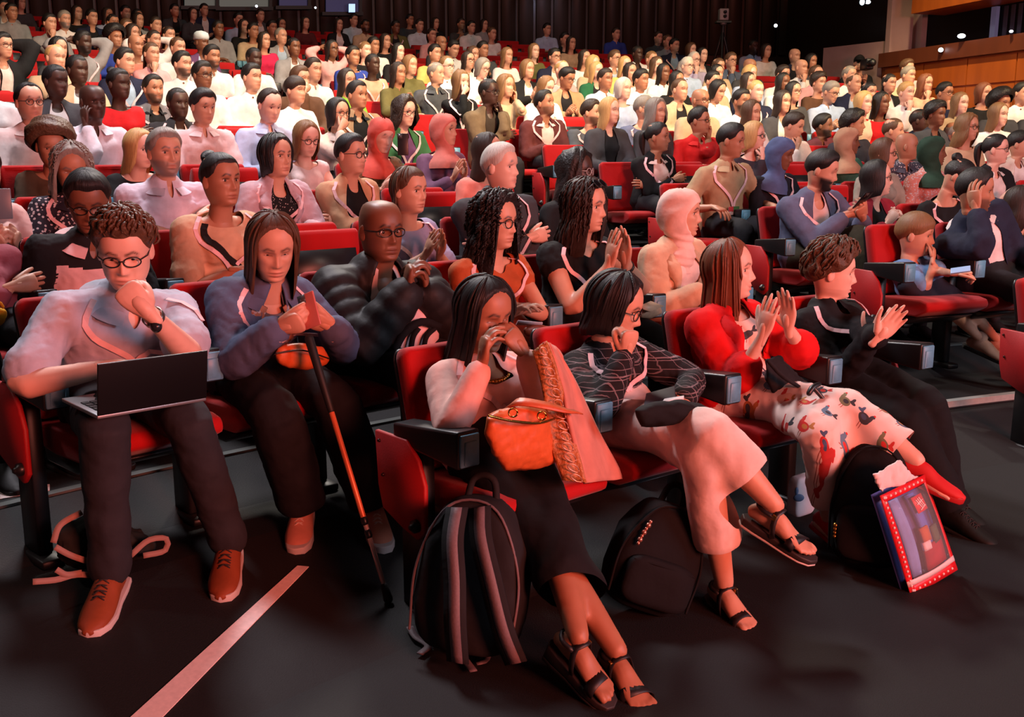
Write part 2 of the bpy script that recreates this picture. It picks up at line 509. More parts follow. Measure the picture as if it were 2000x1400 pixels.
def tape(name, pts, label):
    """pts: list of (left px, right px) pairs along the strip on the floor"""
    top = []; 
    for l, r in pts:
        row = []
        for q in (l, r):
            z = .04
            for _ in range(6):
                P = on_level(q[0], q[1], z); z = floorz(np.hypot(*(P[:2] - CC))) + .004
            row.append(P)
        top.append(row)
    g = Geo()
    for i in range(len(top) - 1):
        a, b, c, d = top[i][0], top[i][1], top[i + 1][1], top[i + 1][0]
        dn = np.array([0, 0, .003]); g.add(*hexa_vf([a - dn, b - dn, c - dn, d - dn], [a, b, c, d]))
    o = link(name, geo_mesh(name, g, [M_TAPE], smooth=False))
    return tag(o, label, 'floor tape', 'pale tapes on the floor')
def lerp2(a, b, t): return (a[0] + (b[0] - a[0]) * t, a[1] + (b[1] - a[1]) * t)
tape('floor_tape', [(lerp2((581, 1104), (238, 1415), t), lerp2((603, 1106), (302, 1415), t)) for t in np.linspace(0, 1, 12)],
     'long pale tape strip running across the foreground floor')
tape('floor_tape', [((0, 960), (0, 974)), ((50, 952), (50, 965)), ((97, 945), (97, 957))], 'short pale tape strip at the left edge behind the laptop chair')

# ---- walls
def slat_mat(name, c1, c2, freq, axis=0):
    m, nt, b = new_mat(name)
    tc = N(nt, 'ShaderNodeTexCoord'); mp = N(nt, 'ShaderNodeMapping'); mp.inputs['Scale'].default_value = (freq, freq, .25)
    nt.links.new(tc.outputs['Object'], mp.inputs[0])
    no = N(nt, 'ShaderNodeTexNoise'); no.inputs['Scale'].default_value = 3.0; no.inputs['Detail'].default_value = 6; nt.links.new(mp.outputs[0], no.inputs['Vector'])
    nt.links.new(mix_rgb(nt, no.outputs['Fac'], lin(c1), lin(c2)), b.inputs['Base Color'])
    b.inputs['Roughness'].default_value = .42
    return m
M_WOOD = slat_mat('orange_brown_veneer', (112, 50, 14), (172, 86, 24), 1.6)
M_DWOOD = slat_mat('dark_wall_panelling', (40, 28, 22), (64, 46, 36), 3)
M_PINKW = plain('pinkish_plaster', (150, 120, 114), .85, bmp=(4, .1))
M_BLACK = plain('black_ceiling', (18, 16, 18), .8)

def wall(name, pts, z0, z1, mat, th=.2, label=None):
    """vertical wall along plan points"""
    g = Geo()
    for (x0, y0), (x1, y1) in zip(pts[:-1], pts[1:]):
        d = unit((x1 - x0, y1 - y0)); nrm = np.array([-d[1], d[0]]) * th
        g.add(*hexa_vf([(x0, y0, z0), (x1, y1, z0), (x1 + nrm[0], y1 + nrm[1], z0), (x0 + nrm[0], y0 + nrm[1], z0)],
                       [(x0, y0, z1), (x1, y1, z1), (x1 + nrm[0], y1 + nrm[1], z1), (x0 + nrm[0], y0 + nrm[1], z1)]))
    me = geo_mesh(name, g, [mat], smooth=False); o = link(name, me); tag(o, label, kind='structure'); return o
# back wall: dark vertical panels, each its own board over a dark backing
RB = 32.2
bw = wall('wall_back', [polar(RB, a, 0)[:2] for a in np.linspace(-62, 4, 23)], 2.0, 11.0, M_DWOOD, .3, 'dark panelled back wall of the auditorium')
pan = None
for i, a in enumerate(np.linspace(-34, 1, 44)):
    if pan is None:
        g = Geo(); g.add(*box_vf(-.19, .19, -.05, .05, 0, 6.0)); pan = geo_mesh('panel', g, [M_DWOOD]); bevel_mesh(pan, .02, 1)
    o = link('panel', pan); o.parent = bw; o.location = polar(RB - .06, a, 4.0); o.rotation_euler = (0, 0, -math.radians(a))
# control booth windows in the back wall (left) with their dim inner light
M_BOOTH = plain('booth_glass_lit', (150, 165, 160), .2, emit=((150, 175, 165), .10))
M_BOOTHB = plain('booth_glass_blue', (90, 95, 140), .2, emit=((105, 105, 170), .085))
M_SCREEN = plain('booth_screen', (200, 220, 255), .3, emit=((165, 200, 255), 1.4))
M_FRAME = plain('black_window_frame', (14, 14, 15), .5)
def pane(name, x0, x1, y0, y1, R, mat, d=.04):
    P = [on_radius(x0, y1, R), on_radius(x1, y1, R), on_radius(x1, y0, R), on_radius(x0, y0, R)]
    nv = unit((CC[0] - P[0][0], CC[1] - P[0][1], 0)) * d
    me = np_mesh(name, *hexa_vf([p for p in P], [p + nv for p in P]), smooth=False); me.materials.append(mat)
    return me
for i, (x0, x1, y0, y1, m) in enumerate([(360, 420, -60, 12, M_BOOTH), (428, 524, -60, 14, M_BOOTH), (636, 700, -60, 24, M_BOOTHB), (545, 600, -60, 12, M_BOOTHB)]):
    w = tag(link('window_%d' % (i + 1), pane('w', x0, x1, y0, y1, 31.9, m)), 'dim control booth window high in the back wall, ' + ['leftmost', 'second from left', 'rightmost, bluish', 'third from left, bluish'][i], kind='structure')
    link('window_frame', pane('f', x0 - 8, x1 + 8, y1, y1 + 7, 31.85, M_FRAME, .1), w)
    link('window_frame', pane('f', x1, x1 + 6, y0, y1 + 7, 31.85, M_FRAME, .1), w)
o = link('booth_monitor', pane('booth_monitor', 681, 693, 8, 24, 31.5, M_SCREEN)); tag(o, 'small bright screen glowing in the control booth window', 'monitor')
link('monitor_frame', pane('mf', 680, 694, 7, 25, 31.55, M_FRAME, .02), o)

# right side wall: veneer boards with a dark capping, glazed gallery above, pinkish pier
W0 = np.array([6.05, 17.15]); W1 = np.array([7.55, 12.2]); wd_ = unit(W1 - W0)
def wpt(s): return W0 + wd_ * s
def wall_off(x, y, off):
    d = ray(x, y); n = np.array([-wd_[1], wd_[0]]); t = ((W0 + nside * off - CAM[:2]) @ n) / (d[:2] @ n); P = CAM + d * t
    return P[2], (P[:2] - W0) @ wd_
nside = np.array([wd_[1], -wd_[0]])            # towards the seats
def wall_z(x, y):
    """height on the right wall plane of a photo pixel, and distance along it"""
    d = ray(x, y); n = np.array([-wd_[1], wd_[0]])
    t = ((W0 - CAM[:2]) @ n) / (d[:2] @ n); P = CAM + d * t
    return P[2], (P[:2] - W0) @ wd_
wr = wall('wall_right', [tuple(wpt(-.1)), tuple(wpt(7.5))], -.2, wall_z(1850, 90)[0] - .0, M_WOOD, .25, 'orange brown veneer side wall right of the empty seats')
zc = wall_z(1850, 90)[0]; zj = wall_z(1900, 168)[0]
nv = np.array([wd_[1], -wd_[0]]) * 1.0
if (CC - W0) @ nv < 0 and False: nv = -nv
def wallbox(s0, s1, z0, z1, d0, d1, mat, w=.004):
    a, b = wpt(s0), wpt(s1); q0, q1 = nside * d0, nside * d1
    me = np_mesh('b', *hexa_vf([(*(a + q0), z0), (*(b + q0), z0), (*(b + q1), z0), (*(a + q1), z0)], [(*(a + q0), z1), (*(b + q0), z1), (*(b + q1), z1), (*(a + q1), z1)]), smooth=False)
    me.materials.append(mat); return me
for i in range(7):
    link('veneer_panel', wallbox(i * .95 + .01, i * .95 + .94, zj + .02, zc - .22, 0, .03, M_WOOD), wr)
    link('veneer_panel', wallbox(i * .95 + .01, i * .95 + .94, zj - 1.3, zj - .01, 0, .03, M_WOOD), wr)
link('capping_rail', wallbox(-.1, 7.2, zc - .2, zc + .02, -.1, .09, slat_mat('dark_red_wood_rail', (74, 34, 18), (96, 46, 24), 2)), wr)
# gallery behind the rail: dark glass, blue lit mullion, fascia, pinkish pier and side wall
gz = 3.2
gl = tag(link('window_5', wallbox(wall_off(1800, 60, -.6)[1] - .02, 7.2, zc + .02, zc + gz, -.62, -.6, plain('gallery_dark_glass', (9, 9, 13), .5, spec=.15))), 'dark glazed gallery above the veneer wall', kind='structure')
link('mullion', wallbox(wall_off(1936, 60, -.55)[1], wall_off(1946, 60, -.55)[1], zc + .02, wall_off(1940, 14, -.55)[0], -.58, -.52, plain('blue_lit_mullion', (120, 130, 160), .4, emit=((110, 125, 175), .12))), gl)
for s in (1958, 1972, 1986):
    link('curtain_strip', wallbox(wall_off(s, 60, -.59)[1], wall_off(s + 7, 60, -.59)[1], zc + .02, wall_off(1940, 16, -.59)[0], -.6, -.585, plain('curtain_blue', (52, 52, 74), .8)), gl)
tr = tag(link('trim_1', wallbox(.55, 7.2, wall_z(1860, 12)[0], wall_z(1860, -60)[0], -.7, .02, M_WOOD)), 'wood fascia above the gallery glazing', kind='structure')
pr = tag(link('wall_pier', wallbox(-.05, wall_off(1739, 60, .02)[1], zc, zc + gz, -.4, .02, M_PINKW)), 'pinkish plaster pier at the corner of the gallery', kind='structure')
ps = tag(link('wall_gallery', wallbox(-.1, wall_off(1800, 60, -.5)[1], zc, wall_off(1745, 18, -.5)[0] + .1, -.7, -.5, M_PINKW)), 'pinkish plaster wall inside the gallery', kind='structure')
# low pinkish wall behind the last seats on the right
Pq = [on_radius(1607, 120, 22.6), np.array([*wpt(-.12), 0])]
zl = on_radius(1650, 94, 22.6)[2]
wall('wall_low', [tuple(Pq[0][:2]), tuple(Pq[1][:2])], 1.0, zl, M_PINKW, .15, 'low pinkish wall behind the empty seats by the side wall')
# dark recess wall right of the panelling, ceiling
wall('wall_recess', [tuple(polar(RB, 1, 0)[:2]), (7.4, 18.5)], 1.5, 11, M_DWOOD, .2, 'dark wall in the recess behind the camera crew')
cl = np_mesh('ceiling', *box_vf(-30, 20, -6, 32, 11.0, 11.2)); cl.materials.append(M_BLACK); tag(link('ceiling', cl), kind='structure')
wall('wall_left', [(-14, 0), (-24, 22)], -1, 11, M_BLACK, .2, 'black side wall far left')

# small bright lamps seen in the photo
def spotlamp(x, y, R, r, em, label, sq=1.0, P=None):
    P = on_radius(x, y, R) if P is None else P
    root = empty('spotlight', P); tag(root, label, 'lamp', 'small bright lamps on the far walls')
    d = unit(CAM - P); q = Vector(d).to_track_quat('-Y', 'Z').to_matrix()
    g = Geo(); V, F = tube_vf([(0, .012, 0), (0, .16, 0)], [r * 1.25, r * .8], 14, ref=(0, 0, 1), cap=False); g.add(V @ np.array(q).T, F)
    link('housing', geo_mesh('h', g, [M_FRAME]), root)
    V, F = ball_vf((0, 0, 0), (r * sq, r * .35, r), 14, 8); g = Geo(); g.add(V @ np.array(q).T, F)
    link('lens', geo_mesh('l', g, [plain('lamp_glow_%d' % em, (255, 255, 255), .3, emit=((225, 240, 255), em))]), root)
spotlamp(1515, 50, 28, .038, 6, 'round white lamp on the dark back wall right of the tripod')
def onwall(x, y, off):
    z, s = wall_z(x, y); p = wpt(s) + nside * off; return np.array([p[0], p[1], z])
spotlamp(1853, 98, 0, .032, 6, 'round white lamp on the top of the veneer wall', 1.1, onwall(1853, 98, .14))
spotlamp(1896, 71, 0, .032, 6, 'oval white lamp behind the gallery rail', 1.7, onwall(1896, 71, .16))
spotlamp(1994, 62, 0, .018, 5, 'tiny white lamp at the right end of the gallery rail', 1.4, onwall(1994, 62, .16))
spotlamp(1684, 4, 24, .055, 6, 'large white lamp hanging left of the pinkish pier', .8)
spotlamp(1695, 4, 24.4, .035, 5, 'oval white lamp next to the large hanging lamp', 1.5)
spotlamp(501, 12, 31, .03, 3, 'tiny bluish lamp in the control booth window')
spotlamp(616, 15, 31, .025, 3, 'tiny bluish lamp between the booth windows')
lamp('projector_beam', 'SPOT', tuple(on_radius(1068, -30, 31)), tuple(on_radius(1068, 40, 31.9)), 30, (.55, .65, 1.0), .05, spot=90, blend=1.0)

# ------------------------------------------------------------------ the auditorium chair (origin: floor under the sitter's hips, +Y forwards)
def velvet(name, c):
    m, nt, b = new_mat(name)
    no, src = bump(nt, b, 160, 0.25, 0.003, detail=3)
    n2 = N(nt, 'ShaderNodeTexNoise'); n2.inputs['Scale'].default_value = 6; nt.links.new(src, n2.inputs['Vector'])
    cl = lin(c)
    nt.links.new(mix_rgb(nt, n2.outputs['Fac'], tuple(v * .75 for v in cl), tuple(min(1, v * 1.2) for v in cl)), b.inputs['Base Color'])
    b.inputs['Roughness'].default_value = .8; b.inputs['Specular IOR Level'].default_value = .2
    b.inputs['Sheen Weight'].default_value = .15
    return m
M_RED = velvet('red_upholstery', (170, 16, 20))
M_REDP = plain('red_laminate_panel', (172, 22, 26), .55, bmp=(200, .1))
M_BLK = plain('black_plastic', (24, 24, 26), .38)
M_BLKM = plain('black_steel', (20, 20, 22), .45)
M_CAP = plain('blue_grey_end_cap', (92, 146, 172), .45, bmp=(60, .08))
M_CHROME = plain('chrome', (200, 200, 200), .2, 1.0)
M_BOLT = plain('dark_bolt', (50, 20, 20), .35, .6)
M_TABLET = plain('dark_grey_tablet', (58, 58, 56), .5)

def backpad(w0, w1, z0, z1, y0, y1, th, rc, ins):
    """cushion outline with rounded upper corners, leaning back, thickness th (towards the back)"""
    out = [(-w0, 0.0), (-w1, 1 - rc * 1.6)]
    for k in range(1, 6):
        a = math.pi / 2 * k / 5; out.append((-w1 + rc * .5 * (1 - math.cos(a)), 1 - rc * 1.6 + rc * 1.6 * math.sin(a)))
    out += [(-x, t) for x, t in out[::-1]]
    def P(x, t, d): 
        y = y0 + (y1 - y0) * t; z = z0 + (z1 - z0) * t
        n = unit((0, z1 - z0, -(y1 - y0))); bow = -.02 * (x / w1) ** 2 * -1
        return (x, y + n[1] * d + bow, z + n[2] * d)
    front = [P(x * .96, .03 + t * .955, 0.0) for x, t in out]; mid = [P(x, t, -th * .35) for x, t in out]; back = [P(x * .97, t * .985, -th) for x, t in out]
    n = len(out); V = front + mid + back
    F = [tuple(range(n))[::-1], tuple(range(2 * n, 3 * n))]
    for r in (0, n):
        F += [(r + i, r + (i + 1) % n, r + n + (i + 1) % n, r + n + i) for i in range(n)]
    return np.array(V), F

CH = {}
g = Geo(); g.add(*backpad(.205, .226, .45, .855, -.125, -.198, .072, .055, 0)); CH['backrest'] = bevel_mesh(geo_mesh('backrest', g, [M_RED]), .012, 2, 50)
g = Geo(); g.add(*backpad(.205, .224, .37, .842, -.178, -.262, .022, .055, 0)); CH['back_shell'] = bevel_mesh(geo_mesh('back_shell', g, [M_BLK]), .006, 1, 50)
poly = [(.30, .40), (.31, .425), (.295, .452), (.24, .462), (.0, .452), (-.15, .435), (-.16, .37), (.0, .355), (.22, .362)]
g = Geo(); g.add(*prism_vf(poly, -.225, .225)); CH['seat'] = bevel_mesh(geo_mesh('seat', g, [M_RED]), .016, 2, 25)
poly = [(.24, .358), (.10, .30), (-.13, .30), (-.15, .366), (0, .352)]
g = Geo(); g.add(*prism_vf(poly[::-1], -.20, .20)); CH['seat_pan'] = bevel_mesh(geo_mesh('seat_pan', g, [M_BLK]), .008, 1, 30)
# the same seat tipped up for the empty chairs
def tip(me, ang=72, piv=(0, -.12, .42)):
    m2 = me.copy(); M = Matrix.Translation(piv) @ Matrix.Rotation(math.radians(ang), 4, 'X') @ Matrix.Translation([-v for v in piv]); m2.transform(M); return m2
CH['seat_up'] = tip(CH['seat']); CH['seat_pan_up'] = tip(CH['seat_pan'])
AX = .285
g = Geo(); g.add(*hexa_vf([(AX - .043, -.11, .580), (AX + .043, -.11, .580), (AX + .043, .215, .555), (AX - .043, .215, .555)],
                          [(AX - .043, -.11, .640), (AX + .043, -.11, .640), (AX + .043, .215, .672), (AX - .043, .215, .672)]))
CH['armrest'] = bevel_mesh(geo_mesh('armrest', g, [M_BLK]), .009, 2, 40)
g = Geo(); g.add(*hexa_vf([(AX - .036, .212, .563), (AX + .036, .212, .563), (AX + .036, .224, .562), (AX - .036, .224, .562)],
                          [(AX - .036, .212, .662), (AX + .036, .212, .662), (AX + .036, .224, .661), (AX - .036, .224, .661)]))
g.add(*hexa_vf([(AX - .024, .222, .568), (AX + .024, .222, .568), (AX + .024, .229, .568), (AX - .024, .229, .568)],
               [(AX - .024, .222, .642), (AX + .024, .222, .642), (AX + .024, .229, .641), (AX - .024, .229, .641)]))
CH['end_cap'] = bevel_mesh(geo_mesh('end_cap', g, [M_CAP]), .004, 1, 40)
g = Geo(); g.add(*box_vf(AX - .025, AX + .025, -.10, .02, .03, .57)); g.add(*box_vf(AX - .04, AX + .04, -.16, .08, 0, .03))
CH['pedestal'] = bevel_mesh(geo_mesh('pedestal', g, [M_BLKM]), .006, 1, 40)
poly = [(-.20, .60), (-.03, .60), (.03, .545), (.062, .47), (.060, .32), (.02, .285), (-.06, .305), (-.165, .345), (-.188, .42)]
g = Geo(); g.add(*prism_vf(poly, AX + .034, AX + .052)); CH['side_panel'] = bevel_mesh(geo_mesh('side_panel', g, [M_REDP]), .004, 1, 40)
g = Geo(); g.add(*tube_vf([(AX + .05, .022, .335), (AX + .066, .022, .335), (AX + .072, .022, .335)], [.021, .021, .012], 14, ref=(0, 0, 1))); CH['pivot_knob'] = geo_mesh('pivot_knob', g, [M_BLK])
g = Geo()
for yy, zz in ((-.172, .57), (-.155, .46)): g.add(*tube_vf([(AX + .05, yy, zz), (AX + .055, yy, zz)], [.007, .006], 8, ref=(0, 0, 1)))
CH['panel_bolt'] = geo_mesh('panel_bolt', g, [M_BOLT])
def mirror_x(me):
    m2 = me.copy(); m2.transform(Matrix.Scale(-1, 4, (1, 0, 0))); m2.flip_normals(); return m2
for k in ('armrest', 'end_cap', 'pedestal', 'side_panel', 'pivot_knob', 'panel_bolt'): CH[k + '_l'] = mirror_x(CH[k])

def chair(loc, rz, label, occupied, left_end=False, right_end=False, far=False):
    root = empty('auditorium_seat', loc, rz); tag(root, label, 'chair', 'red auditorium seats')
    link('backrest', CH['backrest'], root)
    link('back_shell', CH['back_shell'], root)
    link('seat', CH['seat'] if occupied else CH['seat_up'], root)
    link('seat_pan', CH['seat_pan'] if occupied else CH['seat_pan_up'], root)
    for on, sfx, end in ((True, '', left_end), (right_end, '_l', right_end)):
        if not on: continue
        ar = link('armrest', CH['armrest' + sfx], root)
        if not far or end: link('end_cap', CH['end_cap' + sfx], ar)
        link('pedestal', CH['pedestal' + sfx], root)
        if end:
            sp = link('side_panel', CH['side_panel' + sfx], root)
            link('pivot_knob', CH['pivot_knob' + sfx], sp); link('panel_bolt', CH['panel_bolt' + sfx], sp)
    return root
# ------------------------------------------------------------------ people
# local frame of a sitter: origin on the floor under the hips, +Y is where the chair faces, +X the sitter's right hand
def rotz(a): c, s = math.cos(a), math.sin(a); return np.array([[c, -s, 0], [s, c, 0], [0, 0, 1.0]])
def rotx(a): c, s = math.cos(a), math.sin(a); return np.array([[1.0, 0, 0], [0, c, -s], [0, s, c]])
def roty(a): c, s = math.cos(a), math.sin(a); return np.array([[c, 0, s], [0, 1.0, 0], [-s, 0, c]])
def sm(x, a, b):
    t = np.clip((np.asarray(x, float) - a) / (b - a), 0, 1); return t * t * (3 - 2 * t)

#            z      front   back   half width      (head frame: origin between the eyes' level and the ears, +Y face)
HEADT = np.array([
 [.1185, .000, -.020, .010], [.113, .036, -.058, .042], [.100, .061, -.080, .059], [.082, .078, -.091, .068], [.060, .0885, -.097, .0735],
 [.038, .0935, -.100, .0755], [.018, .0915, -.099, .0760], [.000, .0880, -.096, .0755], [-.020, .0885, -.090, .0735], [-.040, .0885, -.083, .0700],
 [-.056, .0890, -.076, .0665], [-.072, .0890, -.069, .0625], [-.088, .0860, -.063, .0560], [-.102, .0855, -.060, .0480], [-.112, .0790, -.060, .0440],
 [-.118, .0620, -.061, .0465], [-.124, .0440, -.062, .0490], [-.140, .0380, -.064, .0500], [-.165, .0370, -.068, .0520], [-.195, .0400, -.076, .0580], [-.225, .0460, -.084, .0700]])

def head_geo(lod, jaw=1.0, fat=1.05, eyes=1.0, nose=1.0, smile=0.0, beard=0.0):
    """continuous head and neck: V (head frame), F, face colour mask, neck blend weight"""
    if lod >= 2:
        zs = np.r_[.1185, .116, .110, .100, .088, .075, .062, .050, np.arange(.042, .018, -.0048), np.arange(.016, -.009, -.0026), np.arange(-.012, -.058, -.005), np.arange(-.060, -.086, -.0032), np.arange(-.089, -.116, -.005), -.117, -.120, -.124, -.132, -.142, -.155, -.17, -.185, -.205, -.225]
        n = 64
    elif lod == 1:
        zs = np.r_[.1185, .113, .100, .082, .062, .045, .032, .020, .010, .002, -.008, -.018, -.028, -.036, -.046, -.056, -.065, -.073, -.081, -.092, -.103, -.112, -.119, -.126, -.145, -.17, -.20, -.225]
        n = 30
    else:
        zs = np.r_[.1185, .110, .090, .062, .042, .030, .023, .014, .007, .000, -.010, -.024, -.036, -.048, -.058, -.066, -.073, -.080, -.092, -.104, -.115, -.126, -.17, -.225]
        n = 24
    tb = HEADT[::-1]
    yf = np.interp(zs, tb[:, 0], tb[:, 1]); yb = np.interp(zs, tb[:, 0], tb[:, 2]); w = np.interp(zs, tb[:, 0], tb[:, 3]) * fat
    jw = 1 + (jaw - 1) * sm(-zs, .03, .09) * (1 - sm(-zs, .12, .14)); w = w * jw
    u = np.arange(n) / n * 2 * math.pi
    phi = u - .42 * np.sin(u) if lod else u - .3 * np.sin(u)          # denser in front (phi = 0)
    V = []; 
    y0 = -.012
    for i, z in enumerate(zs):
        c, s = np.cos(phi), np.sin(phi)
        e = .86
        x = w[i] * np.sign(s) * np.abs(s) ** e
        y = np.where(c > 0, y0 + (yf[i] - y0) * np.abs(c) ** e, y0 - (y0 - yb[i]) * np.abs(c) ** e)
        V.append(np.stack([x, y, np.full(n, z)], 1))
    V = np.concatenate(V); x, y, z = V.T.copy()
    front = sm(y, .02, .06); ax = np.abs(x)
    def ga(v, c, s): return np.exp(-((v - c) / s) ** 2)
    d = np.zeros(len(V)); dz = np.zeros(len(V)); dx = np.zeros(len(V))
    # nose: ridge, tip, wings
    ridge = np.interp(z, [-.052, -.046, -.036, -.030, -.012, .006, .020], [0, .010, .0235, .023, .0135, .006, .0]) * nose
    sig = np.interp(z, [-.05, -.036, -.010, .02], [.0115, .0105, .0075, .0075])
    d += front * ridge * np.exp(-(x / sig) ** 2)
    d += front * .0075 * nose * ga(ax, .0135, .006) * ga(z, -.038, .008)
    # eye sockets, brow, cheek bones, lips, chin
    d -= front * .0125 * ga(ax, .031, .017) * ga(z, .002, .012)
    d -= front * .004 * ga(ax, .016, .007) * ga(z, .004, .010)
    d += front * .0045 * ga(ax, .030, .020) * ga(z, .023, .008)
    d += front * .0050 * ga(ax, .044, .016) * ga(z, -.024, .016)
    mz = -.0725 + smile * .010 * (ax / .026) ** 2
    d += front * .0060 * ga(z, mz + .0065, .0050) * ga(ax, 0, .021)
    d += front * .0070 * ga(z, mz - .0075, .0055) * ga(ax, 0, .018)
    d -= front * .0045 * ga(z, mz, .0030) * ga(ax, 0, .026)
    d -= front * .0045 * ga(z, -.090, .006) * ga(ax, 0, .022)
    d += front * .0040 * ga(z, -.104, .009) * ga(ax, 0, .020)
    d += front * smile * .004 * ga(ax, .036, .012) * ga(z, -.045, .012)
    d -= front * .0025 * ga(ax - np.abs(z + .055) * .25, .029, .004) * ga(z, -.055, .014)
    V[:, 1] += d
    bd = np.zeros(len(V))
    if beard:
        side_ = sm(y + .35 * (z + .05), -.02, .022); low = sm(-z, .028 + .022 * np.exp(-(ax / .032) ** 2), .050 + .012 * np.exp(-(ax / .03) ** 2)) * (1 - sm(-z, .120, .135))
        bd = side_ * low * (1 - np.exp(-(ax / .022) ** 4 - ((z - mz) / .0105) ** 4) )
        bd = np.clip(bd, 0, 1)
        dv = V - np.array([0, -.01, -.05]); dv /= np.linalg.norm(dv, axis=1)[:, None]
        V += dv * (bd * .009 * beard * (.5 + .5 * sm(-z, .08, .11)))[:, None]
    face = np.zeros((len(V), 3))
    face[:, 0] = front * np.clip(ga(z, mz + .0055, .0048) * ga(ax, 0, .020) + ga(z, mz - .0070, .0052) * ga(ax, 0, .018), 0, 1) * .9
    bz = .0245 + .006 * sm(ax, .012, .034) - .010 * sm(ax, .036, .052)
    face[:, 1] = front * ga(z, bz, .0046) * sm(ax, .009, .014) * (1 - sm(ax, .046, .054)) * 1.0
    lash = ga(z, .0092 - .10 * (ax - .031) ** 2 / .016 if eyes > .4 else -.001, .0030) * (1 - sm(np.abs(ax - .031), .012, .018))
    face[:, 1] = np.maximum(face[:, 1], front * lash * .9)
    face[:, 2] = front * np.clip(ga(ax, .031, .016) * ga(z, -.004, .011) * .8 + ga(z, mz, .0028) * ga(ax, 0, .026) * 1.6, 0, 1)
    face[:, 1] = np.maximum(face[:, 1], bd * (.55 + .45 * min(beard, 1)))
    k = len(zs)
    F = [(i * n + j, (i + 1) * n + j, (i + 1) * n + (j + 1) % n, i * n + (j + 1) % n) for i in range(k - 1) for j in range(n)]
    F.append(tuple(range(n)))
    return V, F, face

HEADS = {}
def get_head(*key):
    if key not in HEADS: HEADS[key] = head_geo(*key)
    return HEADS[key]

def ear_vf(sx, lod):
    n, m = (10, 7) if lod >= 2 else (7, 5)
    V, F = ball_vf((0, 0, 0), (.011, .020, .033), n, m)
    if lod >= 2:
        inn = np.exp(-((V[:, 1] - .002) / .011) ** 2 - ((V[:, 2] - .004) / .018) ** 2) * (V[:, 0] > 0); V[:, 0] -= inn * .009
    R = rotz(.38) @ rotx(-.12)
    V = V @ R.T; V[:, 0] = V[:, 0] * 1.0
    V += (.079, -.010, -.008)
    if sx < 0: V = V * (-1, 1, 1); F = [f[::-1] for f in F]
    return V, F

# ---- hands: right hand, wrist at the origin, fingers along +Y, back of the hand +Z, thumb on -X
HP = {'relax': ((18, 26, 16), 25), 'flat': ((4, 6, 4), 38), 'grip': ((48, 58, 30), 18), 'fist': ((72, 88, 50), 12), 'cup': ((30, 34, 20), 28), 'splay': ((6, 8, 6), 50)}
HANDS = {}
def hand_geo(pose, lod):
    key = (pose, lod)
    if key in HANDS: return HANDS[key]
    (a1, a2, a3), ts = HP[pose]
    g = Geo(); n = 8 if lod >= 2 else 5
    pn = 12 if lod >= 2 else 8
    g.add(*tube_vf([(0, -.035, 0), (0, .0, 0), (.001, .03, .0), (.001, .065, .002), (.001, .088, .001)], [(.017, .014), (.0235, .0175), (.034, .0165), (.041, .0145), (.037, .011)], pn, ref=(0, 0, 1), m=8 if lod >= 2 else 5))
    for i, (bx, by, L, r) in enumerate(((-.029, .084, .070, .0088), (-.0095, .090, .079, .0092), (.0105, .087, .073, .0088), (.029, .077, .058, .0077))):
        spread = {'flat': .05, 'splay': .16}.get(pose, .03) * (i - 1.5)
        p = np.array([bx, by - .018, .0]); pts = [p.copy()]; ang = 0
        seg = (L * .46 + .014, L * .30, L * .26)
        curl = 1 + .10 * (i - 1)
        for s, a in zip(seg, (a1, a2, a3)):
            ang += math.radians(a * curl)
            p = p + np.array([math.sin(spread) * math.cos(ang), math.cos(ang), -math.sin(ang)]) * s; pts.append(p.copy())
        g.add(*tube_vf(pts, [r * 1.08, r * 1.04, r * .94, r * .74], n, ref=(0, 0, 1), m=9 if lod >= 2 else 5))
    t = math.radians(ts); b = np.array([-.022, .018, -.006])
    d1 = np.array([-math.sin(t), math.cos(t) * .9, -.25]); d2 = np.array([-math.sin(t) * .45, math.cos(t), -.30 if pose in ('flat', 'splay') else -.55])
    if pose == 'fist': d1 = np.array([-.45, .75, -.5]); d2 = np.array([.80, .25, -.45])
    p1 = b + unit(d1) * .042; p2 = p1 + unit(d1 * .6 + d2 * .4) * .034; p3 = p2 + unit(d2) * .026
    g.add(*tube_vf([b, p1, p2, p3], [.0150, .0122, .0104, .0080], n, ref=(0, 0, 1), m=8 if lod >= 2 else 5))
    if lod >= 2:
        V, F, _ = remesh(g, .0046, 2); F = [tuple(f) for f in (F.tolist() if isinstance(F, np.ndarray) else F)]
    else: V, F = g.arr(), g.F
    HANDS[key] = (V, F); return HANDS[key]

def ik(S, Wp, l1, l2, pole):
    d = Wp - S; L = np.linalg.norm(d)
    if L > (l1 + l2) * .995:                                  # keep the hand where it belongs, stretch a little
        k = L / ((l1 + l2) * .995); k = min(k, 1.18); l1 *= k; l2 *= k
        if L > (l1 + l2) * .995: Wp = S + d / L * (l1 + l2) * .995; d = Wp - S; L = np.linalg.norm(d)
    L = max(L, abs(l1 - l2) + .02)
    a = (l1 * l1 - l2 * l2 + L * L) / (2 * L); h = math.sqrt(max(l1 * l1 - a * a, 0))
    u = d / max(np.linalg.norm(d), 1e-6); p = pole - S; p = p - u * (p @ u)
    if np.linalg.norm(p) < 1e-4: p = np.array([0, -.1, -1.0]); p = p - u * (p @ u)
    return S + u * a + unit(p) * h, Wp

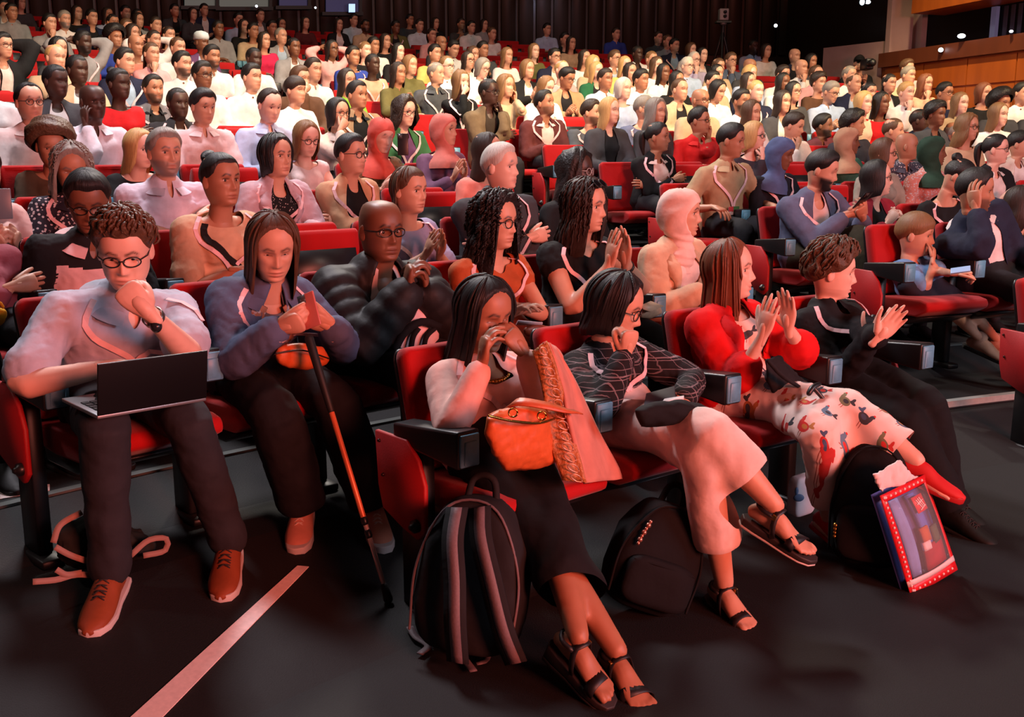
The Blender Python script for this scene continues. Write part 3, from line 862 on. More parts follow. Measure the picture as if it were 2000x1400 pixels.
TORSO = {   # t, half width, half depth
 'm': np.array([[0, .150, .110], [.10, .172, .128], [.28, .160, .120], [.45, .152, .114], [.62, .166, .120], [.78, .172, .116], [.88, .140, .094], [.95, .088, .074], [1, .060, .062]]),
 'f': np.array([[0, .155, .112], [.10, .178, .126], [.28, .158, .110], [.45, .136, .100], [.62, .148, .108], [.78, .152, .102], [.88, .124, .084], [.95, .076, .066], [1, .052, .056]]),
 'c': np.array([[0, .105, .085], [.10, .118, .092], [.28, .112, .086], [.45, .108, .082], [.62, .114, .084], [.78, .116, .080], [.88, .096, .066], [.95, .060, .054], [1, .042, .046]])}

class Person: pass

def solve_pose(s):
    """s: dict with the pose in local coordinates -> joints"""
    p = Person(); p.s = s; k = s.get('sc', 1.0); sex = s.get('sex', 'm'); p.k = k
    zs = s.get('zs', .455)
    p.pel = np.array([s.get('hx', 0.0), -.02, zs + .085 * k])
    p.head = np.asarray(s.get('head', (0, .04, zs + .70 * k)), float)
    p.Rh = rotz(s.get('hyaw', 0)) @ rotx(-s.get('hpitch', 0)) @ roty(s.get('hroll', 0))
    hs = s.get('hs', 1.0) * (.96 if sex == 'f' else 1.0) * (.90 if sex == 'c' else 1.0); p.hs = hs
    tdir = unit(p.head - p.pel)
    upm = unit(p.Rh[:, 2] * .45 + tdir * .55)
    p.neck = p.head - upm * .175 * hs - unit(p.Rh[:, 1] * (1, 1, 0)) * .022
    sy = s.get('syaw', 0.0)
    side0 = rotz(sy) @ np.array([1.0, 0, 0])
    hunch = s.get('hunch', .03)
    mid = (p.pel + p.neck) / 2 + np.array([0, -1, 0]) * hunch
    p.low = p.pel - np.array([0, 0, .06 * k])
    ts = np.linspace(0, 1, 25)
    B = np.array([(1 - t) ** 2 * p.low + 2 * t * (1 - t) * mid + t * t * p.neck for t in ts])
    p.ts, p.B = ts, B
    T = np.gradient(B, axis=0); T /= np.linalg.norm(T, axis=1)[:, None]; p.T = T
    p.S = []; p.Fr = []
    for i, t in enumerate(ts):
        sd = rotz(sy * t) @ np.array([1.0, 0, 0]); sd = unit(sd - T[i] * (sd @ T[i])); p.S.append(sd); p.Fr.append(np.cross(T[i], sd) * 1.0)
    p.S = np.array(p.S); p.Fr = np.array(p.Fr)
    if p.Fr[10][1] < 0 and abs(sy) < 1.2: p.Fr = -p.Fr
    p.tab = TORSO[sex].copy(); wk = k * s.get('wide', 1.0)
    p.tab[:, 1] *= wk; p.tab[:, 2] *= wk * s.get('deep', 1.0)
    i = 21; sw = {'m': .178, 'f': .147, 'c': .120}[sex] * wk
    shl = s.get('shrug', (0, 0))
    p.sh = [B[i] + p.S[i] * sw + p.T[i] * (-.006 + shl[0]), B[i] - p.S[i] * sw + p.T[i] * (-.006 + shl[1])]
    al = {'m': (.295, .255), 'f': (.272, .235), 'c': (.20, .175)}[sex]; p.al = (al[0] * k, al[1] * k)
    p.arms = []
    for q, sg in ((0, 1), (1, -1)):
        a = dict(ARMS[s['arms'][q]](sg, p, zs)) if isinstance(s['arms'][q], str) else dict(s['arms'][q])
        W = np.asarray(a['w'], float); pole = np.asarray(a.get('pole', p.sh[q] + np.array([sg * .35, -.15, -.45])), float)
        E, W = ik(p.sh[q], W, p.al[0], p.al[1], pole)
        fd = unit(W - E); d = unit(a.get('dir', fd)); pn = np.asarray(a.get('palm', (0, 0, -1)), float)
        pn = pn - d * (pn @ d); pn = unit(pn) if np.linalg.norm(pn) > 1e-3 else unit(np.cross(d, (0, 0, 1)))
        p.arms.append(dict(S=p.sh[q], E=E, W=W, dir=d, palm=pn, pose=a.get('pose', 'relax'), bare=a.get('bare')))
    ll = {'m': (.44, .44), 'f': (.41, .41), 'c': (.27, .27)}[sex]; p.ll = (ll[0] * k, ll[1] * k)
    p.legs = []
    for q, sg in ((0, 1), (1, -1)):
        a = dict(LEGS[s['legs'][q]](sg, p, zs)) if isinstance(s['legs'][q], str) else dict(s['legs'][q])
        H = p.pel + np.array([sg * .088 * k, .03, -.015]); A = np.asarray(a['a'], float)
        pole = np.asarray(a.get('pole', (H + A) / 2 + np.array([sg * .06, .5, .6])), float)
        K, A = ik(H, A, p.ll[0], p.ll[1], pole)
        if 'knee' in a: K = np.asarray(a['knee'], float)
        p.legs.append(dict(H=H, K=K, A=A, dir=unit(a.get('fdir', (sg * .12, 1, -.05))), tilt=a.get('tilt', 0), up=a.get('up', (0, 0, 1))))
    return p

def torso_pt(p, t, ang, off=0.0):
    """point on the torso surface; ang 0 = front, +90deg = right side"""
    c = np.array([np.interp(t, p.ts, p.B[:, j]) for j in range(3)])
    s_ = unit([np.interp(t, p.ts, p.S[:, j]) for j in range(3)]); f_ = unit([np.interp(t, p.ts, p.Fr[:, j]) for j in range(3)])
    a = np.interp(t, p.tab[:, 0], p.tab[:, 1]) + off; b = np.interp(t, p.tab[:, 0], p.tab[:, 2]) + off
    if p.s.get('sex') == 'f': b = b + .022 * p.k * math.exp(-((t - .66) / .12) ** 2) * max(math.cos(ang), 0) 
    if p.s.get('belly'): b = b + p.s['belly'] * math.exp(-((t - .35) / .2) ** 2) * max(math.cos(ang), 0)
    return c + s_ * a * math.sin(ang) + f_ * b * math.cos(ang), unit(s_ * math.sin(ang) / a + f_ * math.cos(ang) / b)

def torso_coords(p, V):
    """for vertices: t along the spine, angle around it (0 front)"""
    D = ((V[:, None, :] - p.B[None, ::2, :]) ** 2).sum(2); i = D.argmin(1) * 2
    r = V - p.B[i]; along = (r * p.T[i]).sum(1); L = np.linalg.norm(p.B[-1] - p.B[0])
    rr = np.hypot((r * p.S[i]).sum(1), (r * p.Fr[i]).sum(1))
    return p.ts[i] + along / L, np.arctan2((r * p.S[i]).sum(1), (r * p.Fr[i]).sum(1)), rr - np.interp(p.ts[i], p.tab[:, 0], np.maximum(p.tab[:, 2], p.tab[:, 1] * .8))

# arm presets: sg = +1 right arm, -1 left arm
def _lap(sg, p, zs): k = p.k; return dict(w=(sg * .085, .27 * k, zs + .19 * k), dir=(-sg * .55, .8, -.15), palm=(0, -.1, -1), pose='relax')
def _lap2(sg, p, zs): k = p.k; return dict(w=(sg * .045, .25 * k, zs + (.20 + .02 * sg) * k), dir=(-sg * .85, .5, -.05), palm=(0, -.2, -1), pose='cup')
def _rest(sg, p, zs): k = p.k; return dict(w=(sg * .26, .24 * k, zs + .235), dir=(-sg * .15, .95, -.2), palm=(0, 0, -1), pose='relax')
def _cross(sg, p, zs):
    k = p.k; c, n = torso_pt(p, .50, 0); return dict(w=c + np.array([-sg * .10, .045 + .03 * sg, .0 + .025 * sg]), pole=p.sh[0 if sg > 0 else 1] + np.array([sg * .22, .1, -.5]), dir=(-sg, .05, .15), palm=(0, -1, -.2), pose='relax')
def _chin(sg, p, zs):
    h = p.head; R = p.Rh; w = h + R @ np.array([sg * .045, .105, -.185]) * p.hs
    return dict(w=w, pole=w + np.array([sg * .10, .02, -.6]), dir=R @ np.array([-sg * .25, -.10, 1.0]), palm=R @ np.array([-sg * .5, -1, 0]), pose='fist')
def _cheek(sg, p, zs):
    h = p.head; R = p.Rh; w = h + R @ np.array([sg * .095, .06, -.150]) * p.hs
    return dict(w=w, pole=w + np.array([sg * .15, .05, -.6]), dir=R @ np.array([0, -.15, 1.0]), palm=R @ np.array([-sg, -.2, 0]), pose='cup')
def _mouth(sg, p, zs):
    h = p.head; R = p.Rh; w = h + R @ np.array([sg * .075, .125, -.120]) * p.hs
    return dict(w=w, pole=w + np.array([sg * .15, .0, -.6]), dir=R @ np.array([-sg * .75, -.1, .75]), palm=R @ np.array([-sg * .2, -1, -.1]), pose='cup')
def _behind(sg, p, zs):
    h = p.head; R = p.Rh; w = h + R @ np.array([sg * .12, -.10, .02]) * p.hs
    return dict(w=w, pole=w + np.array([sg * .6, .1, .15]), dir=R @ np.array([-sg, -.25, .15]), palm=(0, 1, 0), pose='relax')
def _clap(sg, p, zs):
    k = p.k; c, n = torso_pt(p, .60, 0); return dict(w=c + np.array([sg * .042, .16, .0]), pole=p.sh[0 if sg > 0 else 1] + np.array([sg * .25, .1, -.5]), dir=(-sg * .12, .55, .80), palm=(-sg, .05, 0), pose='flat')
def _clasp(sg, p, zs):
    k = p.k; c, n = torso_pt(p, .72, 0); return dict(w=c + np.array([sg * .05, .13, .0]), pole=p.sh[0 if sg > 0 else 1] + np.array([sg * .2, .15, -.5]), dir=(-sg * .35, .35, .85), palm=(-sg, -.3, 0), pose='grip')
def _phone(sg, p, zs):
    k = p.k; c, n = torso_pt(p, .42, 0); return dict(w=c + np.array([sg * .065, .17, .02]), pole=p.sh[0 if sg > 0 else 1] + np.array([sg * .25, 0, -.5]), dir=(-sg * .35, .75, .45), palm=(-sg * .8, -.2, .45), pose='grip')
ARMS = dict(lap=_lap, lap2=_lap2, rest=_rest, cross=_cross, chin=_chin, cheek=_cheek, mouth=_mouth, behind=_behind, clap=_clap, clasp=_clasp, phone=_phone)
def _sit(sg, p, zs): k = p.k; return dict(a=(sg * .11, .46 * k, .085))
def _sitw(sg, p, zs): k = p.k; return dict(a=(sg * .16, .42 * k, .085))
def _over(sg, p, zs): k = p.k; return dict(a=(-sg * .08, .62 * k, .30), fdir=(-sg * .3, 1, -.35), pole=(sg * .02, .45, 1.0))
LEGS = dict(sit=_sit, wide=_sitw, over=_over)

def arm_path(a, t0=0.0, t1=1.0):
    S, E, W = a['S'], a['E'], a['W']
    pts = [S, S * .5 + E * .5, E * .88 + S * .12, E, E * .88 + W * .12, E * .45 + W * .55, W]
    return np.array(pts)

def body_object(p, root, lod, show, mats):
    """skin: head with neck, torso core, arms with hands, legs -> one mesh"""
    s = p.s; g = Geo(); k = p.k; sex = s.get('sex', 'm')
    core = Geo(); na = 14 if lod >= 2 else (9 if lod == 1 else 7)
    i0 = .80 if s.get('top') not in ('tank', 'cap') and not s.get('vneck') else .55
    tt = np.linspace(i0, 1.0, 10)
    P = [[np.interp(t, p.ts, p.B[:, j]) for j in range(3)] for t in tt]
    R = [(np.interp(t, p.tab[:, 0], p.tab[:, 1]) - .004, np.interp(t, p.tab[:, 0], p.tab[:, 2]) - .004) for t in tt]
    core.add(*tube_vf(P, R, 18 if lod >= 2 else 12, ref=p.Fr[12]))
    core.add(*tube_vf([p.sh[0] * .97 + p.B[21] * .03, p.B[21], p.sh[1] * .97 + p.B[21] * .03], [.044 * k, .056 * k, .044 * k], 10, ref=(0, 0, 1)))
    ar = {'m': (.052, .047, .042, .041, .043, .035, .027), 'f': (.045, .040, .035, .034, .036, .030, .0225), 'c': (.034, .031, .028, .027, .029, .025, .020)}[sex]
    ar = np.array(ar) * k * s.get('armw', 1.0)
    for q, a in enumerate(p.arms):
        C = catmull(np.hstack([arm_path(dict(a, W=a['W'] - unit(a['W'] - a['E']) * .02)), ar[:, None]]), 16 if lod >= 2 else 9); sl = show.get('sleeve', 0); sl = sl[q] if isinstance(sl, (tuple, list)) else sl
        n0 = int(len(C) * max(0, min(sl - .25, .6)))                  # what a long sleeve hides anyway is not built
        core.add(*tube_vf(C[n0:, :3], C[n0:, 3], na, ref=(0.1, 1, .2)))
        if n0: core.add(*tube_vf([p.B[23], p.B[20]], [.05, .07], 8))
    for a in p.arms:
        W, d = a['W'], a['dir']; fa = unit(W - a['E']); rr = ar[-1]
        core.add(*tube_vf([W - fa * .06, W - fa * .02, W + d * .012, W + d * .045], [ar[-1] * 1.06, ar[-1] * .98, ar[-1] * .96, ar[-1] * .95], na, ref=a['palm'], m=10))
    if show.get('legs'):
        lr = np.array({'m': (.085, .075, .058, .054, .056, .050, .036), 'f': (.088, .076, .056, .051, .054, .046, .033), 'c': (.062, .055, .042, .039, .041, .034, .027)}[sex]) * k
        for l in p.legs:
            a = dict(S=l['H'], E=l['K'], W=l['A']); core.add(*tube_vf(arm_path(a), lr, na + 2, ref=(1, 0.1, .1), m=18 if lod >= 2 else 10))
    if lod >= 1:
        V, F, _ = remesh(core, .0115 if lod >= 2 else .018, 3 if lod >= 2 else 2); F = F.tolist() if isinstance(F, np.ndarray) else F
    else: V, F = core.arr(), core.F
    g.add(V, F, 0)
    # head
    V, F, face = get_head(lod, s.get('jaw', 1.0), s.get('fat', 1.05), s.get('eyes', 1.0), s.get('nose', 1.0), s.get('smile', 0.0), s.get('beard', 0.0))
    hv = V * p.hs
    W1 = hv @ p.Rh.T + p.head
    Tn = unit(p.T[-1] * .75 + np.array([0, 0, .25])); Sn = p.S[-1]; Sn = unit(Sn - Tn * (Sn @ Tn)); Fn = np.cross(Tn, Sn); Fn = Fn if Fn @ p.Fr[-1] > 0 else -Fn
    loc = hv - np.array([0, -.022, -.175]) * p.hs
    W2 = p.neck + np.outer(loc[:, 0], Sn) + np.outer(loc[:, 1], Fn) + np.outer(loc[:, 2], Tn)
    wt = sm(-V[:, 2], .112, .185)[:, None]
    wt = np.maximum(wt, (sm(-V[:, 2], .095, .14) * sm(-V[:, 1], .03, .06))[:, None] * .8)
    g.add(W1 * (1 - wt) + W2 * wt, F, 0, face)
    for sx in (1, -1):
        V, F = ear_vf(sx, lod)
        if not s.get('noears'): g.add((V * p.hs) @ p.Rh.T + p.head, F, 0)
        if lod == 0:
            V, F = ball_vf((sx * .031, .0655, .003), (.012, .0075, .0062), 6, 4); g.add((V * p.hs) @ p.Rh.T + p.head, F, 2)
        if lod >= 1:
            op = s.get('eyes', 1.0)
            n, m = (14, 10) if lod >= 2 else (8, 6)
            V, F = ball_vf((0, 0, 0), (.0152, .0122, .0104 * op), n, m); V += (sx * .031, .0603 + .0014 * op, .002 if op > .5 else -.001)
            g.add((V * p.hs) @ p.Rh.T + p.head, F, 1)
            if op > .3:
                gx = s.get('gaze', 0.0)
                V, F = ball_vf((0, 0, 0), (.0066, .0044, .0072 * op), 10, 6); V += (sx * .031 + gx * .006, .0698 + .0019 * op, .001 - (1 - op) * .003)
                g.add((V * p.hs) @ p.Rh.T + p.head, F, 2)
    if s.get('barefoot'):
        for q, l in enumerate(p.legs):
            V, F = foot_geo()
            if q == 1: V = V * (-1, 1, 1); F = [f[::-1] for f in F]
            X, Y, Z = foot_frame(l); g.add(l['A'] + (np.outer(V[:, 0], X) + np.outer(V[:, 1], Y) + np.outer(V[:, 2], Z)) * k, F, 0)
    # hands
    for q, a in enumerate(p.arms):
        V, F = hand_geo(a['pose'], lod if lod >= 1 else 0)
        V = V * (k * {'m': 1.05, 'f': .95, 'c': .80}[sex]) * s.get('hand', 1.0)
        if q == 1: V = V * (-1, 1, 1); F = [f[::-1] for f in F]
        Y = a['dir']; Z = -a['palm']; X = np.cross(Y, Z)
        g.add(a['W'] + np.outer(V[:, 0], X) + np.outer(V[:, 1], Y) + np.outer(V[:, 2], Z), F, 0)
    me = geo_mesh('body', g, mats, attr=True)
    return link('body', me, root)

M_EYE = plain('eye_white', (214, 205, 198), .25)
M_IRIS = plain('dark_iris', (30, 18, 12), .12)

def garment_top(p, lod, kind, infl, sleeve, t0=.06, t1=.955, puff=False, collar_cut=None):
    """torso + sleeves merged into one surface. sleeve: 0 none, .5 short, 1 long; returns V, F, normals"""
    s = p.s; k = p.k; sex = s.get('sex', 'm'); g = Geo()
    tt = np.linspace(t0, t1, 30 if puff else 16)
    P = [[np.interp(t, p.ts, p.B[:, j]) for j in range(3)] for t in tt]
    pm = (lambda i: 1 + .075 * abs(math.sin(i * .85))) if puff else (lambda i: 1.0)
    R = [((np.interp(t, p.tab[:, 0], p.tab[:, 1]) + infl) * pm(i), (np.interp(t, p.tab[:, 0], p.tab[:, 2]) + infl) * pm(i)) for i, t in enumerate(tt)]
    g.add(*tube_vf(P, R, 22 if lod >= 2 else 14, ref=p.Fr[12]))
    if sex == 'f' and not puff:
        for sg in (1, -1):
            c, n = torso_pt(p, .655, sg * .52); c = c - n * .035
            g.add(*ball_vf(c, (.058 * k + infl * .5,) * 3, 12, 8))
    if s.get('belly'):
        c, n = torso_pt(p, .30, 0); g.add(*ball_vf(c - n * (.10 + s['belly'] * .3), (.14 * k, .12, .15 * k), 16, 10))
    sr = infl * .9 + .003
    g.add(*tube_vf([p.sh[0], p.B[21], p.sh[1]], [.050 * k + sr, .058 * k + sr * .6, .050 * k + sr], 12, ref=(0, 0, 1)))
    ar = np.array({'m': (.056, .052, .048, .047, .046, .040, .033), 'f': (.048, .044, .041, .040, .039, .034, .028), 'c': (.038, .037, .034, .032, .031, .028, .024)}[sex]) * k * s.get('armw', 1.0) + sr
    for q, a in enumerate(p.arms):
        sl = sleeve[q] if isinstance(sleeve, (tuple, list)) else sleeve
        if sl <= 0: continue
        pts = arm_path(a); L = np.r_[0, np.cumsum(np.linalg.norm(np.diff(pts, axis=0), axis=1))]; L /= L[-1]
        m = 34 if puff else (18 if lod >= 2 else 11)
        C = catmull(np.hstack([pts, ar[:, None]]), m); u = np.linspace(0, 1, m); keep = u <= sl + 1e-6
        C = C[keep]
        rr = C[:, 3].copy()
        if sl < .8: rr[-2:] += .008 if sl > .25 else .0
        if puff: rr = rr * (1 + .15 * np.abs(np.sin(np.arange(len(rr)) * .80)))
        g.add(*tube_vf(C[:, :3], rr, 14 if lod >= 2 else 9, ref=(0.1, 1, .2)))
    if lod == 0: vox, it = .028, 2
    elif lod == 1: vox, it = .018, 3
    else: vox, it = (.0108, 4) if not puff else (.0100, 2)
    V, F, Nn = remesh(g, vox, it)
    if not isinstance(F, np.ndarray): F = np.array([f if len(f) == 4 else (*f, f[-1]) for f in F if len(f) in (3, 4)])
    if lod >= 1 and not puff:
        amp = .0040 if kind != 'tight' else .0016
        V = V + Nn * folds(V, amp, 42, int(s.get('seed', 1)) + 5, aniso=(1, 1, .5))[:, None] + Nn * folds(V, amp * .6, 90, int(s.get('seed', 1)) + 9)[:, None]
    return V, F, Nn

def smooth_rim(V, F, it=8):
    """straighten the cut edge of a garment"""
    E = np.concatenate([F[:, [0, 1]], F[:, [1, 2]], F[:, [2, 3]], F[:, [3, 0]]]); E = E[E[:, 0] != E[:, 1]]
    Es = np.sort(E, 1); key = Es[:, 0].astype(np.int64) * (len(V) + 1) + Es[:, 1]
    u, idx, cnt = np.unique(key, return_index=True, return_counts=True); B = Es[idx[cnt == 1]]
    if len(B) == 0: return V
    V = V.copy(); deg = np.zeros(len(V)); np.add.at(deg, B[:, 0], 1); np.add.at(deg, B[:, 1], 1); m = deg > 0
    for _ in range(it):
        acc = np.zeros_like(V); np.add.at(acc, B[:, 0], V[B[:, 1]]); np.add.at(acc, B[:, 1], V[B[:, 0]])
        V[m] = V[m] * .4 + acc[m] / deg[m][:, None] * .6
    return V

def cut_front(p, V, F, width_bottom, width_top, t_lo=-1, t_hi=2):
    """open a garment at the front: remove faces whose centre lies within the wedge"""
    c = V[F].mean(1); t, a, rr = torso_coords(p, c)
    w = width_bottom + (width_top - width_bottom) * np.clip((t - .2) / .75, 0, 1)
    keep = ~((np.abs(a) < w) & (t > t_lo) & (t < t_hi) & (rr < .075))
    V2, F2, used = drop_loose(V, F[keep]); return smooth_rim(V2, F2), F2

def solid(me, th=.005):
    o = bpy.data.objects.new('t', me); TMP.collection.objects.link(o)
    md = o.modifiers.new('s', 'SOLIDIFY'); md.thickness = th; md.offset = 1
    TMP.view_layers[0].update(); dg = TMP.view_layers[0].depsgraph
    out = bpy.data.meshes.new_from_object(o.evaluated_get(dg), depsgraph=dg)
    bpy.data.objects.remove(o); bpy.data.meshes.remove(me)
    out.polygons.foreach_set('use_smooth', np.ones(len(out.polygons), bool)); return out

def trousers(p, lod, wide=0.0, length=1.0):
    s = p.s; k = p.k; sex = s.get('sex', 'm'); g = Geo()
    c = p.pel
    g.add(*tube_vf([p.low + (0, .0, -.02), p.pel, p.B[7]], [(p.tab[1, 1] * 1.02, p.tab[1, 2] * .98), (p.tab[1, 1] * 1.03, p.tab[1, 2] * 1.0), (p.tab[2, 1] + .004, p.tab[2, 2] + .004)], 18, ref=(0, 1, 0), m=8))
    lr = np.array({'m': (.098, .090, .076, .073, .071, .067, .062), 'f': (.098, .088, .071, .067, .065, .060, .055), 'c': (.074, .068, .058, .055, .05, .05, .05)}[sex]) * k
    lr = lr + np.array([0, .2, .5, .6, .8, 1, 1]) * wide
    for l in p.legs:
        pts = arm_path(dict(S=l['H'], E=l['K'], W=l['A'] + unit(l['A'] - l['K']) * -.01))
        m = 22 if lod >= 2 else 12
        C = catmull(np.hstack([pts, lr[:, None]]), m); C = C[np.linspace(0, 1, m) <= length + 1e-6]
        rr = C[:, 3].copy()
        if lod >= 2 and length == 1.0: rr += .004 * np.sin(np.arange(len(rr)) * 1.9) * sm(np.arange(len(rr)), len(rr) * .6, len(rr) * .9)
        g.add(*tube_vf(C[:, :3], rr, 16 if lod >= 2 else 10, ref=(1, .1, .1)))
    V, F, Nn = remesh(g, {0: .044, 1: .020, 2: .0130}[lod], 3 if lod >= 2 else 2)
    if not isinstance(F, np.ndarray): F = np.array([f if len(f) == 4 else (*f, f[-1]) for f in F if len(f) in (3, 4)])
    if lod >= 2 and length < 1.0 or (lod >= 2 and wide > .01):
        c = V[F].mean(1); keep = np.ones(len(F), bool)
        for l in p.legs:
            d = unit(l['A'] - l['K']); Ltot = np.linalg.norm(l['A'] - l['K']) + np.linalg.norm(l['K'] - l['H']); e = l['H'] * 0 + l['A'] - d * max((1 - length) * Ltot + .002, .006)
            q = c - e; al = q @ d; keep &= ~((al > 0) & (np.linalg.norm(q - np.outer(al, d), axis=1) < .14) & (al < .12))
        V2, F2, used = drop_loose(V, F[keep]); Nn = Nn[used]; V = smooth_rim(V2, F2); F = F2
    if lod >= 1: V = V + Nn * folds(V, .004, 26, int(s.get('seed', 1)) + 3)[:, None] + Nn * folds(V, .002, 60, int(s.get('seed', 1)) + 4)[:, None]
    return quad_mesh('trousers', V, F)

FOOT = []
def foot_geo():
    if not FOOT:
        g = Geo()
        g.add(*tube_vf([(0, -.048, -.055), (0, -.025, -.045), (0, .03, -.045), (0, .08, -.058), (0, .125, -.066), (0, .140, -.068)], [(.024, .026), (.031, .036), (.032, .036), (.039, .024), (.042, .015), (.038, .012)], 14, ref=(0, 0, 1), m=14))
        g.add(*tube_vf([(0, -.014, .004), (0, -.012, -.03)], [(.023, .027), (.029, .034)], 14, ref=(0, 1, 0)))
        for i, (x, y, r) in enumerate(((-.030, .168, .0125), (-.011, .172, .0098), (.006, .166, .0092), (.021, .156, .0088), (.034, .143, .0082))):
            g.add(*tube_vf([(x * .95, y - .035, -.068), (x, y - .012, -.067), (x, y, -.071)], [r, r * 1.02, r * .92], 8, ref=(0, 0, 1), m=5))
        V, F, _ = remesh(g, .005, 2); FOOT.append((V, [tuple(f) for f in (F.tolist() if isinstance(F, np.ndarray) else F)]))
    return FOOT[0]

def foot_frame(l):
    Y = unit(l['dir']); Z = np.asarray(l['up'], float); Z = unit(Z - Y * (Z @ Y)); X = np.cross(Y, Z)
    return X, Y, Z

def shoe_geo(kind):
    """shoe in foot frame: ankle at the origin, toes +Y, sole at z = -.085"""
    up = Geo(); P = [(0, -.055, -.045), (0, -.03, -.035), (0, .03, -.035), (0, .08, -.048), (0, .13, -.056), (0, .175, -.060), (0, .195, -.062)]
    R = [(.024, .034), (.033, .044), (.036, .045), (.041, .034), (.043, .026), (.035, .020), (.018, .012)]
    if kind == 'sneaker': R = [(a * 1.12, b * 1.08) for a, b in R]
    up.add(*tube_vf(P, R, 16, ref=(0, 0, 1), m=16))
    if kind == 'sneaker': up.add(*tube_vf([(0, -.02, -.03), (0, -.012, .015)], [(.040, .045), (.036, .042)], 14, ref=(0, 1, 0)))
    so = Geo(); so_h = .026 if kind == 'sneaker' else .016
    out = [(-.030, -.07), (-.036, -.02), (-.038, .04), (-.047, .11), (-.044, .16), (-.028, .195), (0, .206), (.026, .195), (.038, .16), (.042, .11), (.036, .04), (.035, -.02), (.030, -.07), (0, -.088)]
    n = len(out); kk = 1.08 if kind == 'sneaker' else 1.0
    V = [(x * kk, y * kk, -.085) for x, y in out] + [(x * kk, y * kk, -.085 + so_h + (.012 * max(y - .12, 0) / .08)) for x, y in out]
    F = [tuple(range(n))[::-1], tuple(range(n, 2 * n))] + [(i, (i + 1) % n, n + (i + 1) % n, n + i) for i in range(n)]
    so.add(np.array(V), [f[::-1] for f in F])
    return up, so
SHOES = {}
def shoe(p, l, root, kind, c_up, c_so, laces=True, sc=1.0):
    if kind not in SHOES:
        up, so = shoe_geo(kind); SHOES[kind] = (up.arr(), up.F, so.arr(), so.F)
    uV, uF, sV, sF = SHOES[kind]; X, Y, Z = foot_frame(l); k = p.k * sc
    f = lambda V: l['A'] + (np.outer(V[:, 0], X) + np.outer(V[:, 1], Y) + np.outer(V[:, 2], Z)) * k
    me = np_mesh('shoe', f(uV), uF); me.materials.append(c_up); o = link('shoe', me, root)
    me = np_mesh('sole', f(sV), sF); me.materials.append(c_so); bevel_mesh(me, .004, 2, 50); link('sole', me, o)
    if laces:
        g = Geo()
        for i in range(5):
            y = .035 + i * .016; z = .008 - i * .0068
            for sg in (1, -1): g.add(*tube_vf(f(np.array([(-sg * .016, y, z - .004), (0, y + .005, z + .0035), (sg * .016, y + .010, z - .006)])), [.0022] * 3, 6, m=5))
        me = geo_mesh('laces', g, [plain('dark_laces', (40, 28, 26), .8) if kind == 'shoe' else plain('pale_laces', (225, 190, 175), .8)]); link('laces', me, o)
    return o

